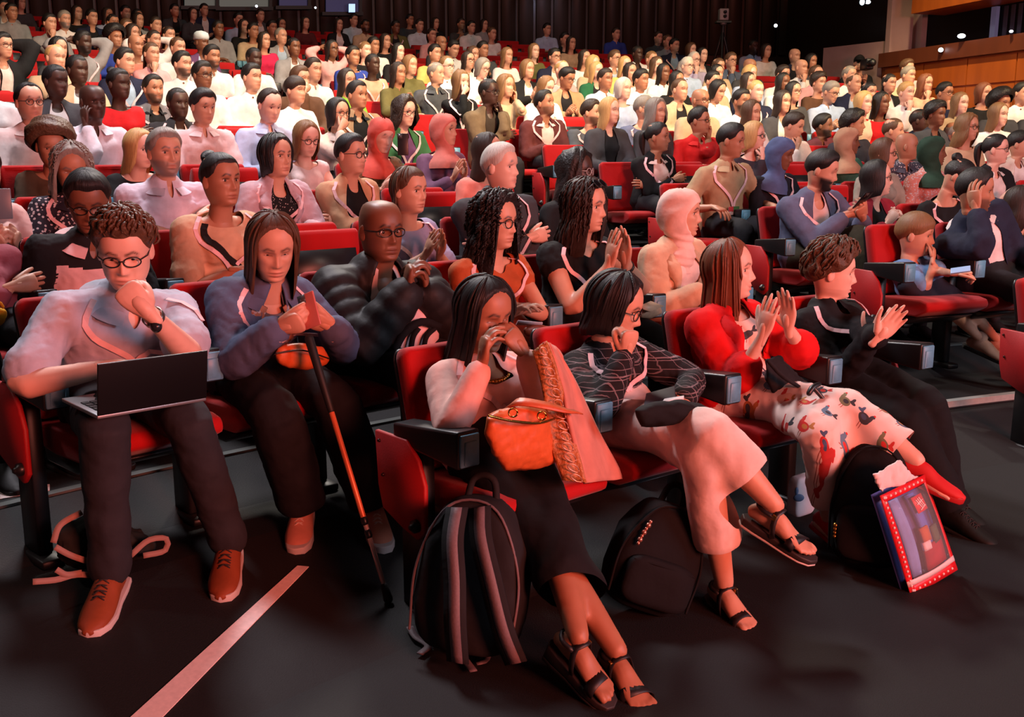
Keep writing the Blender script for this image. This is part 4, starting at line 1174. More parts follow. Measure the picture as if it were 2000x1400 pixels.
# ---- hair
def hair_geo(style, lod, seed=1, L=.20):
    r = np.random.default_rng(seed)
    nphi, nth = {0: (20, 8), 1: (36, 14), 2: (84, 26)}[lod]
    ph = np.linspace(-math.pi, math.pi, nphi, endpoint=False)
    longs = {'long': L, 'bob': .10, 'curly': L, 'wavy': L, 'longfront': L, 'tucked': L}
    drop = longs.get(style, 0.0)
    c0 = np.array([0, -.004, .018]); ax = np.array([.0810, .1005, .101])
    V = []; UV = []
    noise_k = [(r.normal(size=3) * f, r.uniform(0, 6.28)) for f in (45, 60, 80, 110)]
    for j, phi in enumerate(ph):
        a = abs(phi)
        hl = np.interp(a, np.radians([0, 25, 45, 62, 78, 95, 110, 135, 180]), np.radians([56, 57, 63, 82, 94, 96, 112, 124, 126]))
        if style in ('receding', 'balding'): hl = np.interp(a, np.radians([0, 30, 60, 80, 95, 110, 135, 180]), np.radians([38, 34, 62, 90, 96, 112, 122, 124]))
        if style == 'fringe': hl = np.interp(a, np.radians([0, 25, 45, 62, 78, 95, 110, 135, 180]), np.radians([74, 75, 80, 92, 98, 98, 112, 124, 126]))
        if style in ('bun', 'pony'): hl = np.interp(a, np.radians([0, 25, 45, 62, 78, 95, 110, 135, 180]), np.radians([54, 56, 62, 80, 92, 95, 110, 118, 120]))
        if style in ('long', 'bob', 'wavy', 'curly'): hl = np.interp(a, np.radians([0, 25, 45, 62, 78, 95, 110, 135, 180]), np.radians([42, 48, 68, 96, 100, 102, 112, 120, 122]))
        ears_out = style in ('tucked',)
        lo = math.radians(96 if ears_out else 58)
        D = drop * float(sm(a, lo - .12, lo + .16))
        if style == 'longfront': D = drop * float(sm(a, math.radians(46), math.radians(66)))
        tot_cap = hl; 
        for i in range(nth):
            v = i / (nth - 1)
            capfrac = 1.0 if D < .005 else max(.35, tot_cap * .1 / (tot_cap * .1 + D))
            vv = min(v / capfrac, 1.0); th = hl * vv
            base = {'short': .014, 'crop': .0095, 'quiff': .018, 'fringe': .018, 'receding': .0145, 'balding': .009, 'long': .015, 'bob': .020, 'curly': .030, 'wavy': .022, 'longfront': .016, 'tucked': .012, 'bun': .013, 'pony': .013, 'afro': .075, 'bush': .040, 'curlshort': .024}[style]
            t = base * (1.0 if drop else 1.0)
            if style in ('quiff', 'short', 'curlshort'): t += .012 * max(math.cos(phi), 0) * math.sin(min(th * 1.1, math.pi / 2)) * (1 - sm(vv, .55, 1.0)) + .004 * (1 - vv)
            if style in ('long', 'bob', 'wavy', 'longfront'): t *= .5 + .5 * min(a / .5, 1) if th < 1.0 else 1
            if style in ('balding',): t *= -.6 + 1.6 * float(sm(vv, .3, .55))
            edge = 1.0 if (drop and D > .02) else (.10 + .90 * (1 - float(sm(vv, .72, 1.0)) ** 1.4))
            if style in ('afro', 'bush'): edge = .35 + .65 * math.cos(min(vv, 1) ** 4 * 1.35)
            d = np.array([math.sin(th) * math.sin(phi), math.sin(th) * math.cos(phi), math.cos(th)])
            P = c0 + d * (ax + t * edge)
            if v > capfrac and D > 0:
                w = (v - capfrac) / (1 - capfrac); z1 = P[2] - D * w
                flare = 1 + (.10 if style in ('curly', 'wavy') else -.02) * math.sin(w * math.pi * .9) - (.15 * w if style == 'bob' else 0)
                back = -.012 * w if a > 1.9 else (.012 * w if a < 1.6 else 0)
                P = np.array([P[0] * flare, P[1] * flare + back, z1])
                ti = sm(w, .75, 1.0) * .012; P[:2] -= unit(P[:2]) * ti
                if a > 1.2: P[1] -= .03 * w * (1 if D > .15 else .3)
            curly = style in ('curly', 'afro', 'bush', 'curlshort')
            amp = {'curly': .011, 'afro': .010, 'bush': .010, 'wavy': .006, 'curlshort': .006}.get(style, .0020)
            nz = sum(math.sin(P @ kk + f) for kk, f in noise_k) / 2 if (curly or style == 'wavy') else (math.sin(phi * 17 + 2 * v + seed) + math.sin(phi * 29 + 3 * v + 1.3 * seed) + .6 * math.sin(phi * 53 + seed)) / 2
            P = P + unit(P - c0) * amp * nz * (edge if not drop else 1) * (.3 + .7 * vv) * (1 - .85 * float(sm(vv, .8, 1.0)) if D < .02 else 1)
            V.append(P); UV.append((j / nphi, v))
    n, m = nphi, nth
    F = [(j * m + i, j * m + i + 1, ((j + 1) % n) * m + i + 1, ((j + 1) % n) * m + i) for j in range(n) for i in range(m - 1)]
    g = Geo(); g.add(np.array(V), F, 0, uv=np.array(UV))
    def extra(Vx, Fx):
        u = np.stack([Vx[:, 0] * 4, Vx[:, 2] * 4], 1); g.add(Vx, Fx, 0, uv=u)
    if style == 'bun':
        Vb, Fb = ball_vf((0, -.085, .105), (.040, .038, .036), 14 if lod else 8, 9 if lod else 6); Vb = Vb + np.sin(Vb @ np.array([90, 70, 110]))[:, None] * .003
        extra(Vb, Fb)
    if style == 'pony':
        extra(*tube_vf([(0, -.10, .045), (0, -.135, .02), (0, -.14, -.06), (0, -.125, -.15)], [.02, .030, .028, .008], 10, ref=(1, 0, 0), m=10))
    if style == 'bob' and lod >= 2 and False: pass
    if lod >= 2 and style in ('long', 'longfront', 'wavy', 'curly', 'tucked', 'curlshort', 'quiff', 'bob', 'bush'):
        # loose locks over the shell
        Va = g.V[0].reshape(n, m, 3); nl = {'curly': 150, 'curlshort': 70, 'quiff': 40, 'bush': 60, 'wavy': 90}.get(style, 46)
        for q in range(nl):
            j = int(r.integers(0, n))
            if abs(ph[j]) < .8 and drop: continue
            i0 = int(r.integers(1, max(m // 3, 2))); i1 = int(r.integers(m * 2 // 3, m))
            pts = Va[j, i0:i1:2].copy()
            if len(pts) < 3: continue
            if style in ('curly', 'wavy'): pts = catmull(pts, 26)
            out = np.array([unit(x - c0) for x in pts]); pts += out * .002
            if style in ('curly', 'curlshort', 'wavy', 'bush'):
                ph2 = r.uniform(0, 6.28); tt = np.arange(len(pts)); side = np.cross(out, (0, 0, 1.0))
                amp2 = .011 if style != 'wavy' else .0045
                pts += side * (amp2 * np.sin(tt * 1.9 + ph2))[:, None] + out * (amp2 * .7 * np.cos(tt * 1.9 + ph2))[:, None]
            rr = np.full(len(pts), .0052 if style != 'wavy' else .0042); rr[0] = .002; rr[-1] = .0015
            extra(*tube_vf(pts, rr, 5, m=len(pts) * 2 if style not in ('curly', 'wavy') else None))
    return g

HAIRM = {}
def hair_mesh(style, lod, seed, L, code):
    key = (style, lod, seed if lod else seed % 3, round(L, 2))
    if key not in HAIRM:
        g = hair_geo(style, lod, seed if lod else seed % 3, L); me = geo_mesh('hair', g, [hair_mat('k')], uv=True); HAIRM[key] = me
    return HAIRM[key]

def scarf_geo(kind, lod, seed=1, drape=False):
    """hijab: cloth around head, neck and chest with a face opening; turban: head wrap only"""
    nphi = {0: 28, 1: 44, 2: 88}[lod]
    zt = [(.128, .014), (.118, .052), (.100, .072), (.075, .084), (.045, .0905), (.015, .092), (-.015, .090), (-.045, .088), (-.075, .083), (-.10, .077), (-.125, .073), (-.15, .074), (-.18, .084), (-.205, .098), (-.24, .108), (-.30, .098)]
    if drape: zt = zt[:-4] + [(-.175, .082), (-.20, .112), (-.225, .142), (-.255, .164), (-.29, .172)]
    if kind == 'turban': zt = [(.150, .014), (.142, .055), (.122, .080), (.095, .092), (.065, .093), (.045, .088), (.038, .082)]
    zt = np.array(zt); 
    if lod >= 2: zz = np.linspace(zt[0, 0], zt[-1, 0], 44); zt = np.stack([zz, np.interp(-zz, -zt[:, 0], zt[:, 1])], 1)
    m = len(zt); V = []; UV = []
    zo = np.array([.07, .055, .03, 0, -.04, -.08, -.105, -.120]); po = np.radians([0, 32, 50, 60, 60, 52, 32, 0])
    if kind == 'turban': po = po * 0
    for i, (z, w) in enumerate(zt):
        p0 = float(np.interp(-z, -zo, po)) if z < .07 else 0.0
        for j in range(nphi + 1):
            u = j / nphi * 2 - 1; a = abs(u); phi = (p0 + (math.pi - p0) * a) * (1 if u > 0 else -1)
            rx = w; ry = w * 1.22 if z > -.10 else w * np.interp(-z, [.10, .14, .25], [1.10, .95, .82])
            cy = -.006 if z > -.1 else np.interp(-z, [.10, .14, .25], [-.004, .005, .0])
            if math.cos(phi) < 0 and kind != 'turban': ry *= 1 + .13 * math.exp(-((z - .005) / .06) ** 2)
            if kind == 'turban': ry = w * 1.18; cy = -.008 - (.09 - z) * .0
            x = rx * math.sin(phi); y = cy + ry * math.cos(phi)
            fold = .0022 * math.sin(57 * z + 4 * a + seed) + (.005 * math.sin(z * 150 + 2.5 * math.cos(phi) + seed) if z < -.105 else .0025 * math.sin(phi * 5 + z * 40 + seed))
            if kind == 'turban': fold = .006 * abs(math.sin(z * 70 + phi * .8))
            nrm = unit((x, y - cy, .3 * z)); P = np.array([x, y, z]) + nrm * fold
            if z > .07 and kind != 'turban': P[1] -= .0
            V.append(P); UV.append((j / nphi, i / m))
    F = [(i * (nphi + 1) + j, (i + 1) * (nphi + 1) + j, (i + 1) * (nphi + 1) + j + 1, i * (nphi + 1) + j + 1) for i in range(m - 1) for j in range(nphi)]
    V = np.array(V)
    if kind != 'turban':       # bring the cloth edge onto the cheeks
        for i in range(m):
            if -.125 < zt[i, 0] < .072:
                for j in (0, nphi):
                    q = V[i * (nphi + 1) + j]; q[:2] *= .955
    g = Geo(); g.add(V, F, 0, uv=np.array(UV)); return g

def glasses_geo(lod, round_=True):
    g = Geo(); n = 20 if lod >= 2 else 12
    for sx in (1, -1):
        a = np.linspace(0, 2 * math.pi, n + 1)
        rx, rz = (.0235, .0205) if round_ else (.026, .0165)
        P = np.stack([sx * .031 + rx * np.cos(a), .097 - .010 * np.abs((sx * .031 + rx * np.cos(a)) / .055) ** 2 + 0 * a, .000 + rz * np.sin(a)], 1)
        g.add(*tube_vf(P, np.full(n + 1, .0022), 5, ref=(0, 1, 0), cap=False))
        g.add(*tube_vf([(sx * .054, .088, .005), (sx * .0755, .055, .006), (sx * .079, -.015, .004)], [.0022, .002, .002], 5))
    g.add(*tube_vf([(-.009, .0985, .004), (0, .1005, .006), (.009, .0985, .004)], [.002] * 3, 5))
    return g
GLS = {}
def add_glasses(p, root, lod, c=(20, 18, 20), round_=True, lift=None):
    key = (lod, round_)
    if key not in GLS: GLS[key] = geo_mesh('glasses', glasses_geo(*key), [plain('glasses_frame', (22, 20, 22), .3)])
    M = head_matrix(p)
    if lift is not None: M = M @ Matrix.Translation(lift[0]) @ Matrix.Rotation(lift[1], 4, 'X')
    o = link('glasses', GLS[key], root, M)
    if c != (20, 18, 20): set_mat(o, plain('frame_%d_%d_%d' % c, c, .3))
    return o

def head_matrix(p):
    M = Matrix.Identity(4)
    for i in range(3):
        for j in range(3): M[i][j] = p.Rh[i, j] * p.hs
        M[i][3] = p.head[i]
    return M

def set_mat(o, *ms):
    for i, m in enumerate(ms):
        if i < len(o.material_slots):
            o.material_slots[i].link = 'OBJECT'; o.material_slots[i].material = m

def skin_of(p):
    from mathutils.bvhtree import BVHTree
    Vs = []; Fs = []; n = 0
    for V, F in p.garm: Vs += V.tolist(); Fs += (F + n).tolist(); n += len(V)
    return BVHTree.FromPolygons(Vs, Fs)

def lanyard(p, root, lod, off=.020, t_end=.38, badge=True, c=(236, 196, 200), spread=.62):
    g = Geo(); n = 14 if lod >= 2 else 8; bv = skin_of(p) if lod >= 1 else None
    def lay(q, nn):
        if bv is None: return q + nn * .004
        h = bv.ray_cast(Vector(q + nn * .14), Vector(-nn), .20)
        return np.array(h[0]) + nn * .008 if h[0] is not None else q + nn * .006
    for sg in (1, -1):
        P = []; Nn = []
        for u in np.linspace(0, 1, n):
            t = .985 - (.985 - t_end) * u; ang = sg * (1.25 * (1 - u) ** 1.6 * 1.0 + spread * .16 * (1 - u) + .02)
            q, nn = torso_pt(p, t, ang, off + .006 * (1 - u)); n2 = unit(nn * (.35 + .65 * u) + p.T[-1] * .9 * (1 - u) ** 1.5 + p.Fr[20] * .25); P.append(lay(q, n2)); Nn.append(n2)
        g.add(*ribbon_vf(P, Nn, .019 if lod >= 2 else .020))
    o = link('lanyard', geo_mesh('lanyard', g, [cloth(c, .7)], smooth=False), root)
    if badge:
        q, nn = torso_pt(p, t_end, 0, off + .008); q = lay(q, nn) + nn * .004; dn = -unit(p.T[8]); sd = p.S[8]; nn = unit(nn - dn * (nn @ dn))
        g = Geo(); w, h = .048, .13
        def card(a0, a1, b0, b1, d): return hexa_vf([q + sd * a0 + dn * b0 + nn * d, q + sd * a1 + dn * b0 + nn * d, q + sd * a1 + dn * b1 + nn * d, q + sd * a0 + dn * b1 + nn * d],
                                                 [q + sd * a0 + dn * b0 + nn * (d + .003), q + sd * a1 + dn * b0 + nn * (d + .003), q + sd * a1 + dn * b1 + nn * (d + .003), q + sd * a0 + dn * b1 + nn * (d + .003)])
        g.add(*card(-w, w, 0, h, 0), 0); g.add(*card(-w, w * .1, 0, .035, .0035), 1); g.add(*card(w * .1, w, 0, .035, .0035), 2)
        link('badge', geo_mesh('badge', g, [plain('badge_white', (236, 214, 214), .5), plain('badge_green', (66, 112, 52), .5), plain('badge_red', (200, 40, 50), .5)], smooth=False), o)
    return o

def collar(p, root, mat, lod, off=.018, open_=.35, h=.045):
    """shirt collar: a folded band around the neck, open at the front"""
    g = Geo(); n = 22 if lod >= 2 else 12
    P = []; a = np.linspace(open_, 2 * math.pi - open_, n)
    rows = []
    for t, o in ((.955, off + .008), (.985, off - .004), (1.02, off - .010), (1.015, off + .002), (.945, off + .022)):
        tt = min(t, 1.0); rows.append([torso_pt(p, tt, x, o)[0] + p.T[-1] * (t - tt) * .5 for x in a])
    V = np.concatenate([np.array(r) for r in rows]); K = len(rows)
    F = [(i * n + j, i * n + j + 1, (i + 1) * n + j + 1, (i + 1) * n + j) for i in range(K - 1) for j in range(n - 1)]
    g.add(V, F); me = geo_mesh('collar', g, [mat]); return link('collar', me, root)

def build_person(s, root):
    """creates all meshes of one person under the Empty root"""
    lod = s.get('lod', 1); p = solve_pose(s); k = p.k
    skin = skin_mat(s.get('skin', 'b'), s.get('hc', 'd'))
    top = s.get('top', 'tee'); tc = s.get('tc', (200, 200, 200)); tk = s.get('tk', 'cloth')
    bare = s.get('bottom') in ('shorts', 'skirt', 'crop')
    m_top = cloth(tc, .85 if top != 'puffer' else .6, tk)
    sl = {'tee': .42, 'polo': .45, 'shirt': .96, 'sweater': .96, 'blazer': .97, 'jacket': .97, 'tank': 0, 'cap': .2, 'puffer': .985, 'roll': .62}[top]
    sl = s.get('sleeve', sl)
    body_object(p, root, lod, {'legs': bare or s.get('bareleg'), 'sleeve': sl}, [skin, M_EYE, M_IRIS])
    if top in ('blazer', 'jacket', 'puffer'):
        V, F, Nn = garment_top(p, lod, top, .026 if top != 'puffer' else .030, sl, .03, .95, puff=(top == 'puffer'))
        V, F = cut_front(p, V, F, *s.get('open', (.30, .62)))
        me = quad_mesh('jacket', V, F)
        if lod >= 2: me = solid(me, .006)
        me.materials.append(m_top); link('jacket', me, root); p.garm = [(V, F)]
        V, F, Nn = garment_top(p, max(lod - 1, 0), 'tight', .012, 0, .04, .94)
        c, a, _r = torso_coords(p, V[F].mean(1)); keep = np.abs(a) < 1.25
        V, F, _ = drop_loose(V, F[keep]); V, F = cut_front(p, V, F, 0, s.get('vneck', .55), .86)
        p.garm.append((V, F)); me = quad_mesh('shirt', V, F); me.materials.append(cloth(s.get('ic', (225, 215, 215)), .85, s.get('ik', 'cloth'))); link('shirt', me, root)
        if lod >= 2 and top != 'puffer' and s.get('lapel', True):
            for sg in (1, -1):
                P = []; Nn2 = []; w = []
                for u in np.linspace(0, 1, 12):
                    t = .97 - .52 * u; wd = .62 - .32 * u
                    q, nn = torso_pt(p, t, sg * (wd + .14), .034); P.append(q); Nn2.append(nn); w.append(.03 + .045 * math.sin(math.pi * min(u * 1.2 + .1, 1)))
                g = Geo(); g.add(*ribbon_vf(P, Nn2, w, .004)); link('lapel', geo_mesh('lapel', g, [m_top]), root)
    else:
        V, F, Nn = garment_top(p, lod, 'tight' if s.get('tight') else top, s.get('infl', .014), sl, .05, .955)
        t, a, rr = torso_coords(p, V[F].mean(1))
        vn = s.get('vneck', {'tank': .75, 'cap': .7, 'shirt': .22, 'polo': .25, 'roll': .22}.get(top, .0))
        lo = s.get('vlow', .875 if vn else .93)
        keep = ~((np.abs(a) < (vn if vn else 4) * np.clip((t - lo) / .10, 0, 1)) & (t > lo) & (rr < .05))
        if top in ('tank', 'cap'): keep &= ~((t > .965) & (rr < .05))
        V, F, _ = drop_loose(V, F[keep]); V = smooth_rim(V, F); me = quad_mesh('top', V, F); me.materials.append(m_top); p.garm = [(V, F)]
        if s.get('two'):
            t, a, rr = torso_coords(p, V[F].mean(1)); me.materials.append(cloth(s['two'])); me.polygons.foreach_set('material_index', ((rr > .035) | (t > .80)).astype(np.int32))
        nm = {'tee': 't_shirt', 'polo': 'polo_shirt', 'shirt': 'shirt', 'roll': 'shirt', 'sweater': 'sweater', 'tank': 'sleeveless_top', 'cap': 'top'}[top]
        link(nm, me, root)
    if top in ('shirt', 'polo', 'roll', 'blazer') and s.get('collar', True) and s.get('scarf') is None:
        collar(p, root, cloth(s.get('cc', tc if top != 'blazer' else s.get('ic', (225, 215, 215)))), lod, s.get('infl', .014) + .008)
    # legs
    bt = s.get('bottom', 'trousers'); bc = cloth(s.get('bc', (34, 32, 36)), .85, s.get('bk', 'cloth'))
    if bt == 'trousers': me = trousers(p, s.get('leglod', 0 if lod < 2 else lod), s.get('wide_leg', 0.0)); me.materials.append(bc); link('trousers', me, root)
    elif bt == 'shorts': me = trousers(p, lod, .012, .46); me.materials.append(bc); link('shorts', me, root)
    elif bt == 'crop': me = trousers(p, lod, s.get('wide_leg', .02), s.get('blen', .80)); me.materials.append(bc); link('trousers', me, root)
    if s.get('shoes', 'shoe') and lod >= 1:
        for l in p.legs: shoe(p, l, root, 'shoe' if s.get('shoes', 'shoe') == 'shoe' else 'sneaker', cloth(s.get('sc_up', (30, 28, 30)), .6), plain('pale_sole', (200, 185, 180), .6) if s.get('pale_sole') else plain('dark_sole', (24, 22, 22), .7), laces=lod >= 2, sc=s.get('shoe_sc', 1.0))
    # hair or head cloth
    st = s.get('hair', 'short'); M = head_matrix(p)
    if s.get('scarf'):
        kind, c = s['scarf']; me = geo_mesh(kind, scarf_geo(kind, lod, s.get('seed', 1), s.get('top') not in ('blazer', 'jacket')), [cloth(c, .8)], uv=True)
        link('headscarf' if kind == 'hijab' else 'turban', me, root, M)
    elif st != 'bald':
        o = link('hair', hair_mesh(st, lod, s.get('seed', 1), s.get('hl', .20), s.get('hc', 'd')), root, M)
        set_mat(o, hair_mat(s.get('hc', 'd'), st in ('curly', 'afro', 'bush', 'curlshort')))
    if s.get('glasses'): add_glasses(p, root, lod, s.get('gc', (20, 18, 20)), s.get('ground', True))
    if s.get('lanyard'): lanyard(p, root, lod, s.get('loff', s.get('infl', .014) + .013 if top not in ('blazer', 'jacket') else .028), badge=s.get('badge', lod >= 1), t_end=s.get('tend', .38))
    return p
# ------------------------------------------------------------------ who sits where
COLN = {'white': (226, 220, 218), 'cream': (222, 202, 176), 'beige': (196, 168, 136), 'tan': (172, 142, 108), 'grey': (142, 140, 142), 'darkgrey': (66, 66, 70), 'black': (24, 23, 25),
        'navy': (30, 34, 58), 'blue': (48, 66, 150), 'lightblue': (168, 184, 214), 'paleblue': (196, 204, 216), 'purple': (104, 70, 108), 'lilac': (190, 176, 204), 'pink': (222, 160, 160), 'hotpink': (208, 40, 84),
        'salmon': (214, 116, 98), 'coral': (214, 122, 100), 'red': (204, 30, 34), 'crimson': (160, 34, 52), 'maroon': (84, 34, 36), 'brown': (92, 62, 44), 'olive': (98, 92, 52), 'green': (34, 96, 62), 'darkgreen': (30, 62, 46), 'lime': (132, 190, 60), 'peach': (226, 156, 130), 'orange': (196, 92, 40), 'yellow': (214, 190, 110), 'bluegrey': (86, 96, 116)}
CNAME = {'lightblue': 'light blue', 'paleblue': 'pale blue', 'darkgrey': 'dark grey', 'hotpink': 'hot pink', 'darkgreen': 'dark green', 'bluegrey': 'blue grey'}
HNAME = {'k': 'black', 'd': 'dark', 'b': 'brown', 'l': 'light brown', 'y': 'blond', 'g': 'grey', 'w': 'white', 'r': 'auburn'}
SNAME = {'short': 'short', 'crop': 'cropped', 'quiff': 'brushed-up', 'fringe': 'fringed', 'receding': 'receding', 'balding': 'thinning', 'long': 'long', 'bob': 'bobbed', 'curly': 'long curly', 'wavy': 'wavy', 'longfront': 'long', 'tucked': 'tucked back', 'bun': 'bunned', 'pony': 'tied back', 'afro': 'afro', 'bush': 'bushy', 'curlshort': 'short curly'}
TNAME = {'tee': 't-shirt', 'polo': 'polo shirt', 'shirt': 'shirt', 'sweater': 'sweater', 'blazer': 'blazer', 'jacket': 'jacket', 'tank': 'sleeveless top', 'cap': 'top', 'puffer': 'puffer jacket', 'roll': 'rolled-sleeve shirt'}
PNAME = {'lap': 'hands in lap', 'lap2': 'hands folded', 'rest': 'arms on armrests', 'cross': 'arms crossed', 'chin': 'hand on chin', 'cheek': 'hand on cheek', 'mouth': 'hand at mouth', 'behind': 'hands behind head', 'clap': 'clapping', 'clasp': 'hands clasped', 'phone': 'looking down at a phone'}
ORD = ['first', 'second', 'third', 'fourth', 'fifth', 'sixth', 'seventh', 'eighth', 'ninth', 'tenth', 'eleventh', 'twelfth', 'thirteenth', 'fourteenth', 'fifteenth', 'sixteenth', 'seventeenth', 'eighteenth', 'nineteenth', 'twentieth', 'twenty-first', 'twenty-second', 'twenty-third', 'twenty-fourth', 'twenty-fifth', 'twenty-sixth', 'twenty-seventh', 'twenty-eighth', 'twenty-ninth', 'thirtieth']

def seat_yaw(P):
    f = unit(CC - np.asarray(P)[:2]); return math.atan2(-f[0], f[1])

OCC = {}       # row -> list of (angle, person label or None, ends)
def row_floor(row, ang): return zf(9 + row) + (.065 if row == 2 and ang > math.radians(-28) else 0)

class Seat:
    """one sitter located from the photo: head pixel, row and how far the head is in front of the hips"""
    def __init__(s, row, x, y, lean=0.05, lat=0.0):
        s.row = row; s.R = 9.0 + row
        s.Hw = on_radius(x, y, s.R - lean); s.ang = math.atan2(s.Hw[0] - CC[0], s.Hw[1] - CC[1]) + lat / s.R
        s.z = row_floor(row, s.ang)
        s.O = np.array([CC[0] + s.R * math.sin(s.ang), CC[1] + s.R * math.cos(s.ang), s.z])
        s.yaw = seat_yaw(s.O); s.Rinv = rotz(-s.yaw)
    def L(s, Pw): return s.Rinv @ (np.asarray(Pw, float) - s.O)
    def px(s, x, y, f): return s.L(on_radius(x, y, s.R - f))
    def fl(s, x, y, h):
        z = h
        for _ in range(8):
            P = on_level(x, y, z); z = floorz(np.hypot(*(P[:2] - CC)), s.ang > math.radians(-28)) + h
        return s.L(P)
    def D(s, v): return s.Rinv @ unit(v)
    def hyaw(s, a):
        a = math.radians(a); w = math.atan2(-math.sin(a), -math.cos(a)) - s.yaw
        return (w + math.pi) % (2 * math.pi) - math.pi

PEOPLE = []
USED = {}
def place(seat, label, spec, occ=True, name='person', cat='person', group='seated audience'):
    root = empty(name, seat.O, seat.yaw); tag(root, label, cat, group)
    spec.setdefault('seed', len(PEOPLE) * 7 + 3)
    p = build_person(spec, root)
    p.seat = seat; p.root = root; PEOPLE.append(p)
    if occ: OCC.setdefault(seat.row, []).append((seat.ang, label))
    return p

def near(row, x, y, label, a=45, pitch=0, lean=.05, roll=0, lat=0.0, **sp):
    """sitter whose head is at photo pixel x, y; arms and legs are presets or pixel based dicts"""
    st = Seat(row, x, y, lean, lat)
    sp['head'] = st.L(st.Hw); sp['hyaw'] = st.hyaw(a); sp['hpitch'] = math.radians(pitch); sp['hroll'] = math.radians(roll)
    def conv(d):
        if isinstance(d, str): return d
        d = dict(d)
        if 'px' in d: d['w'] = st.px(*d.pop('px'))
        if 'epx' in d: d['pole'] = st.px(*d.pop('epx'))
        if 'dirw' in d: d['dir'] = st.D(d.pop('dirw'))
        if 'palmw' in d: d['palm'] = st.D(d.pop('palmw'))
        if 'apx' in d: d['a'] = st.fl(*d.pop('apx'))
        if 'apr' in d: d['a'] = st.px(*d.pop('apr'))
        if 'knx' in d: d['knee'] = st.px(*d.pop('knx'))
        if 'kpx' in d: d['pole'] = st.px(*d.pop('kpx'))
        if 'fdirw' in d: d['fdir'] = st.D(d.pop('fdirw'))
        if 'upw' in d: d['up'] = st.D(d.pop('upw'))
        return d
    sp['arms'] = [conv(d) for d in sp.get('arms', ('lap', 'lap'))]
    fz = floorz(st.R - .45, st.ang > math.radians(-28)) - st.z
    def dl(sg): return dict(a=(sg * .11 * sp.get('sc', 1), .44 * sp.get('sc', 1), .085 * sp.get('sc', 1) + fz))
    lg = sp.get('legs', ('sit', 'sit'))
    sp['legs'] = [dl(sg) if d == 'sit' else conv(d) for d, sg in zip(lg, (1, -1))]
    sp.setdefault('lod', 2 if st.Hw[1] < 5.4 else 1); sp.setdefault('leglod', 2 if row == 1 or x < 600 and row == 2 else 0)
    sp.setdefault('hunch', .02 + max(lean, 0) * .35)
    # shoulders turn a little with the head
    sp.setdefault('syaw', sp['hyaw'] * .18)
    return place(st, label, sp)

C_ = COLN
W_ = (0, 0, 1)

# ================= front row, right block
P_W1 = near(1, 945, 612, 'person in pink ribbed top pressing both hands to the face, orange handbag on lap', a=42, pitch=14, lean=-.05, sex='f', sc=.96, hunch=.06, skin='m', hc='k', hair='long', hl=.24, seed=11,
     top='sweater', tc=(240, 186, 176), tight=True, vneck=.75, vlow=.80, bottom='crop', blen=.80, wide_leg=.035, bc=(22, 21, 24), shoes=None, barefoot=True, bareleg=True, eyes=.15,
     arms=(dict(px=(942, 712, .12), epx=(885, 870, .16), dirw=(.12, .05, 1), palmw=(.9, .35, 0), pose='cup'),
           dict(px=(1025, 690, .14), epx=(1085, 850, .16), dirw=(-.55, -.05, .75), palmw=(-.6, .6, -.2), pose='cup')),
     legs=(dict(apx=(1206, 1272, .10), kpx=(1120, 930, .75), fdirw=(.45, -.75, -.25)), dict(apx=(1130, 1245, .16), kpx=(1230, 930, .75), fdirw=(.62, -.6, -.42))), lanyard=True, badge=False, loff=.02)
P_PLAID = near(1, 1203, 598, 'person in dark plaid jacket and white trousers resting the mouth on one hand', a=70, pitch=18, lean=-.03, sex='f', sc=.97, hunch=.06, skin='b', hc='k', hair='bob', seed=21, glasses=True,
     top='shirt', tc=(30, 26, 28), tk='plaid', infl=.020, collar=False, bottom='crop', blen=.86, wide_leg=.026, bc=(232, 205, 196), shoes=None, barefoot=True, bareleg=True, lanyard=True, badge=False,
     arms=(dict(px=(1222, 692, .13), epx=(1150, 830, .14), dirw=(.18, -.15, 1), palmw=(-.5, .8, 0), pose='fist'),
           dict(px=(1335, 782, .22), epx=(1350, 690, -.10), dirw=(.35, -.5, -.5), palmw=(-.2, .2, -1), pose='relax')),
     legs=(dict(apr=(1514, 988, .74), knx=(1385, 845, .56), fdirw=(.75, -.45, -.40)), dict(apx=(1415, 1140, .09), knx=(1375, 890, .56), fdirw=(.42, -.85, -.18))))
P_RED = near(1, 1424, 527, 'smiling person in red blazer clapping, long auburn hair, bird print dress', a=66, pitch=-2, lean=-.10, sex='f', sc=1.0, skin='a', hc='r', hair='long', hl=.36, seed=31, smile=.9,
     top='blazer', tc=(214, 24, 28), ic=(228, 196, 186), open=(.45, .62), lapel=True, sleeve=.74, bottom=None, bareleg=True, barefoot=True, shoes=None, collar=False, vneck=.8,
     arms=(dict(px=(1490, 655, .20), epx=(1440, 740, .10), dirw=(.16, -.1, 1), palmw=(.75, .65, 0), pose='flat'),
           dict(px=(1540, 640, .18), epx=(1590, 740, .02), dirw=(-.12, -.05, 1), palmw=(-.75, -.65, 0), pose='flat')),
     legs=(dict(apr=(1790, 900, .76), knx=(1655, 795, .52), fdirw=(.85, -.45, -.30)), dict(apx=(1620, 1010, .10), knx=(1600, 845, .54), fdirw=(.4, -.85, -.2))))
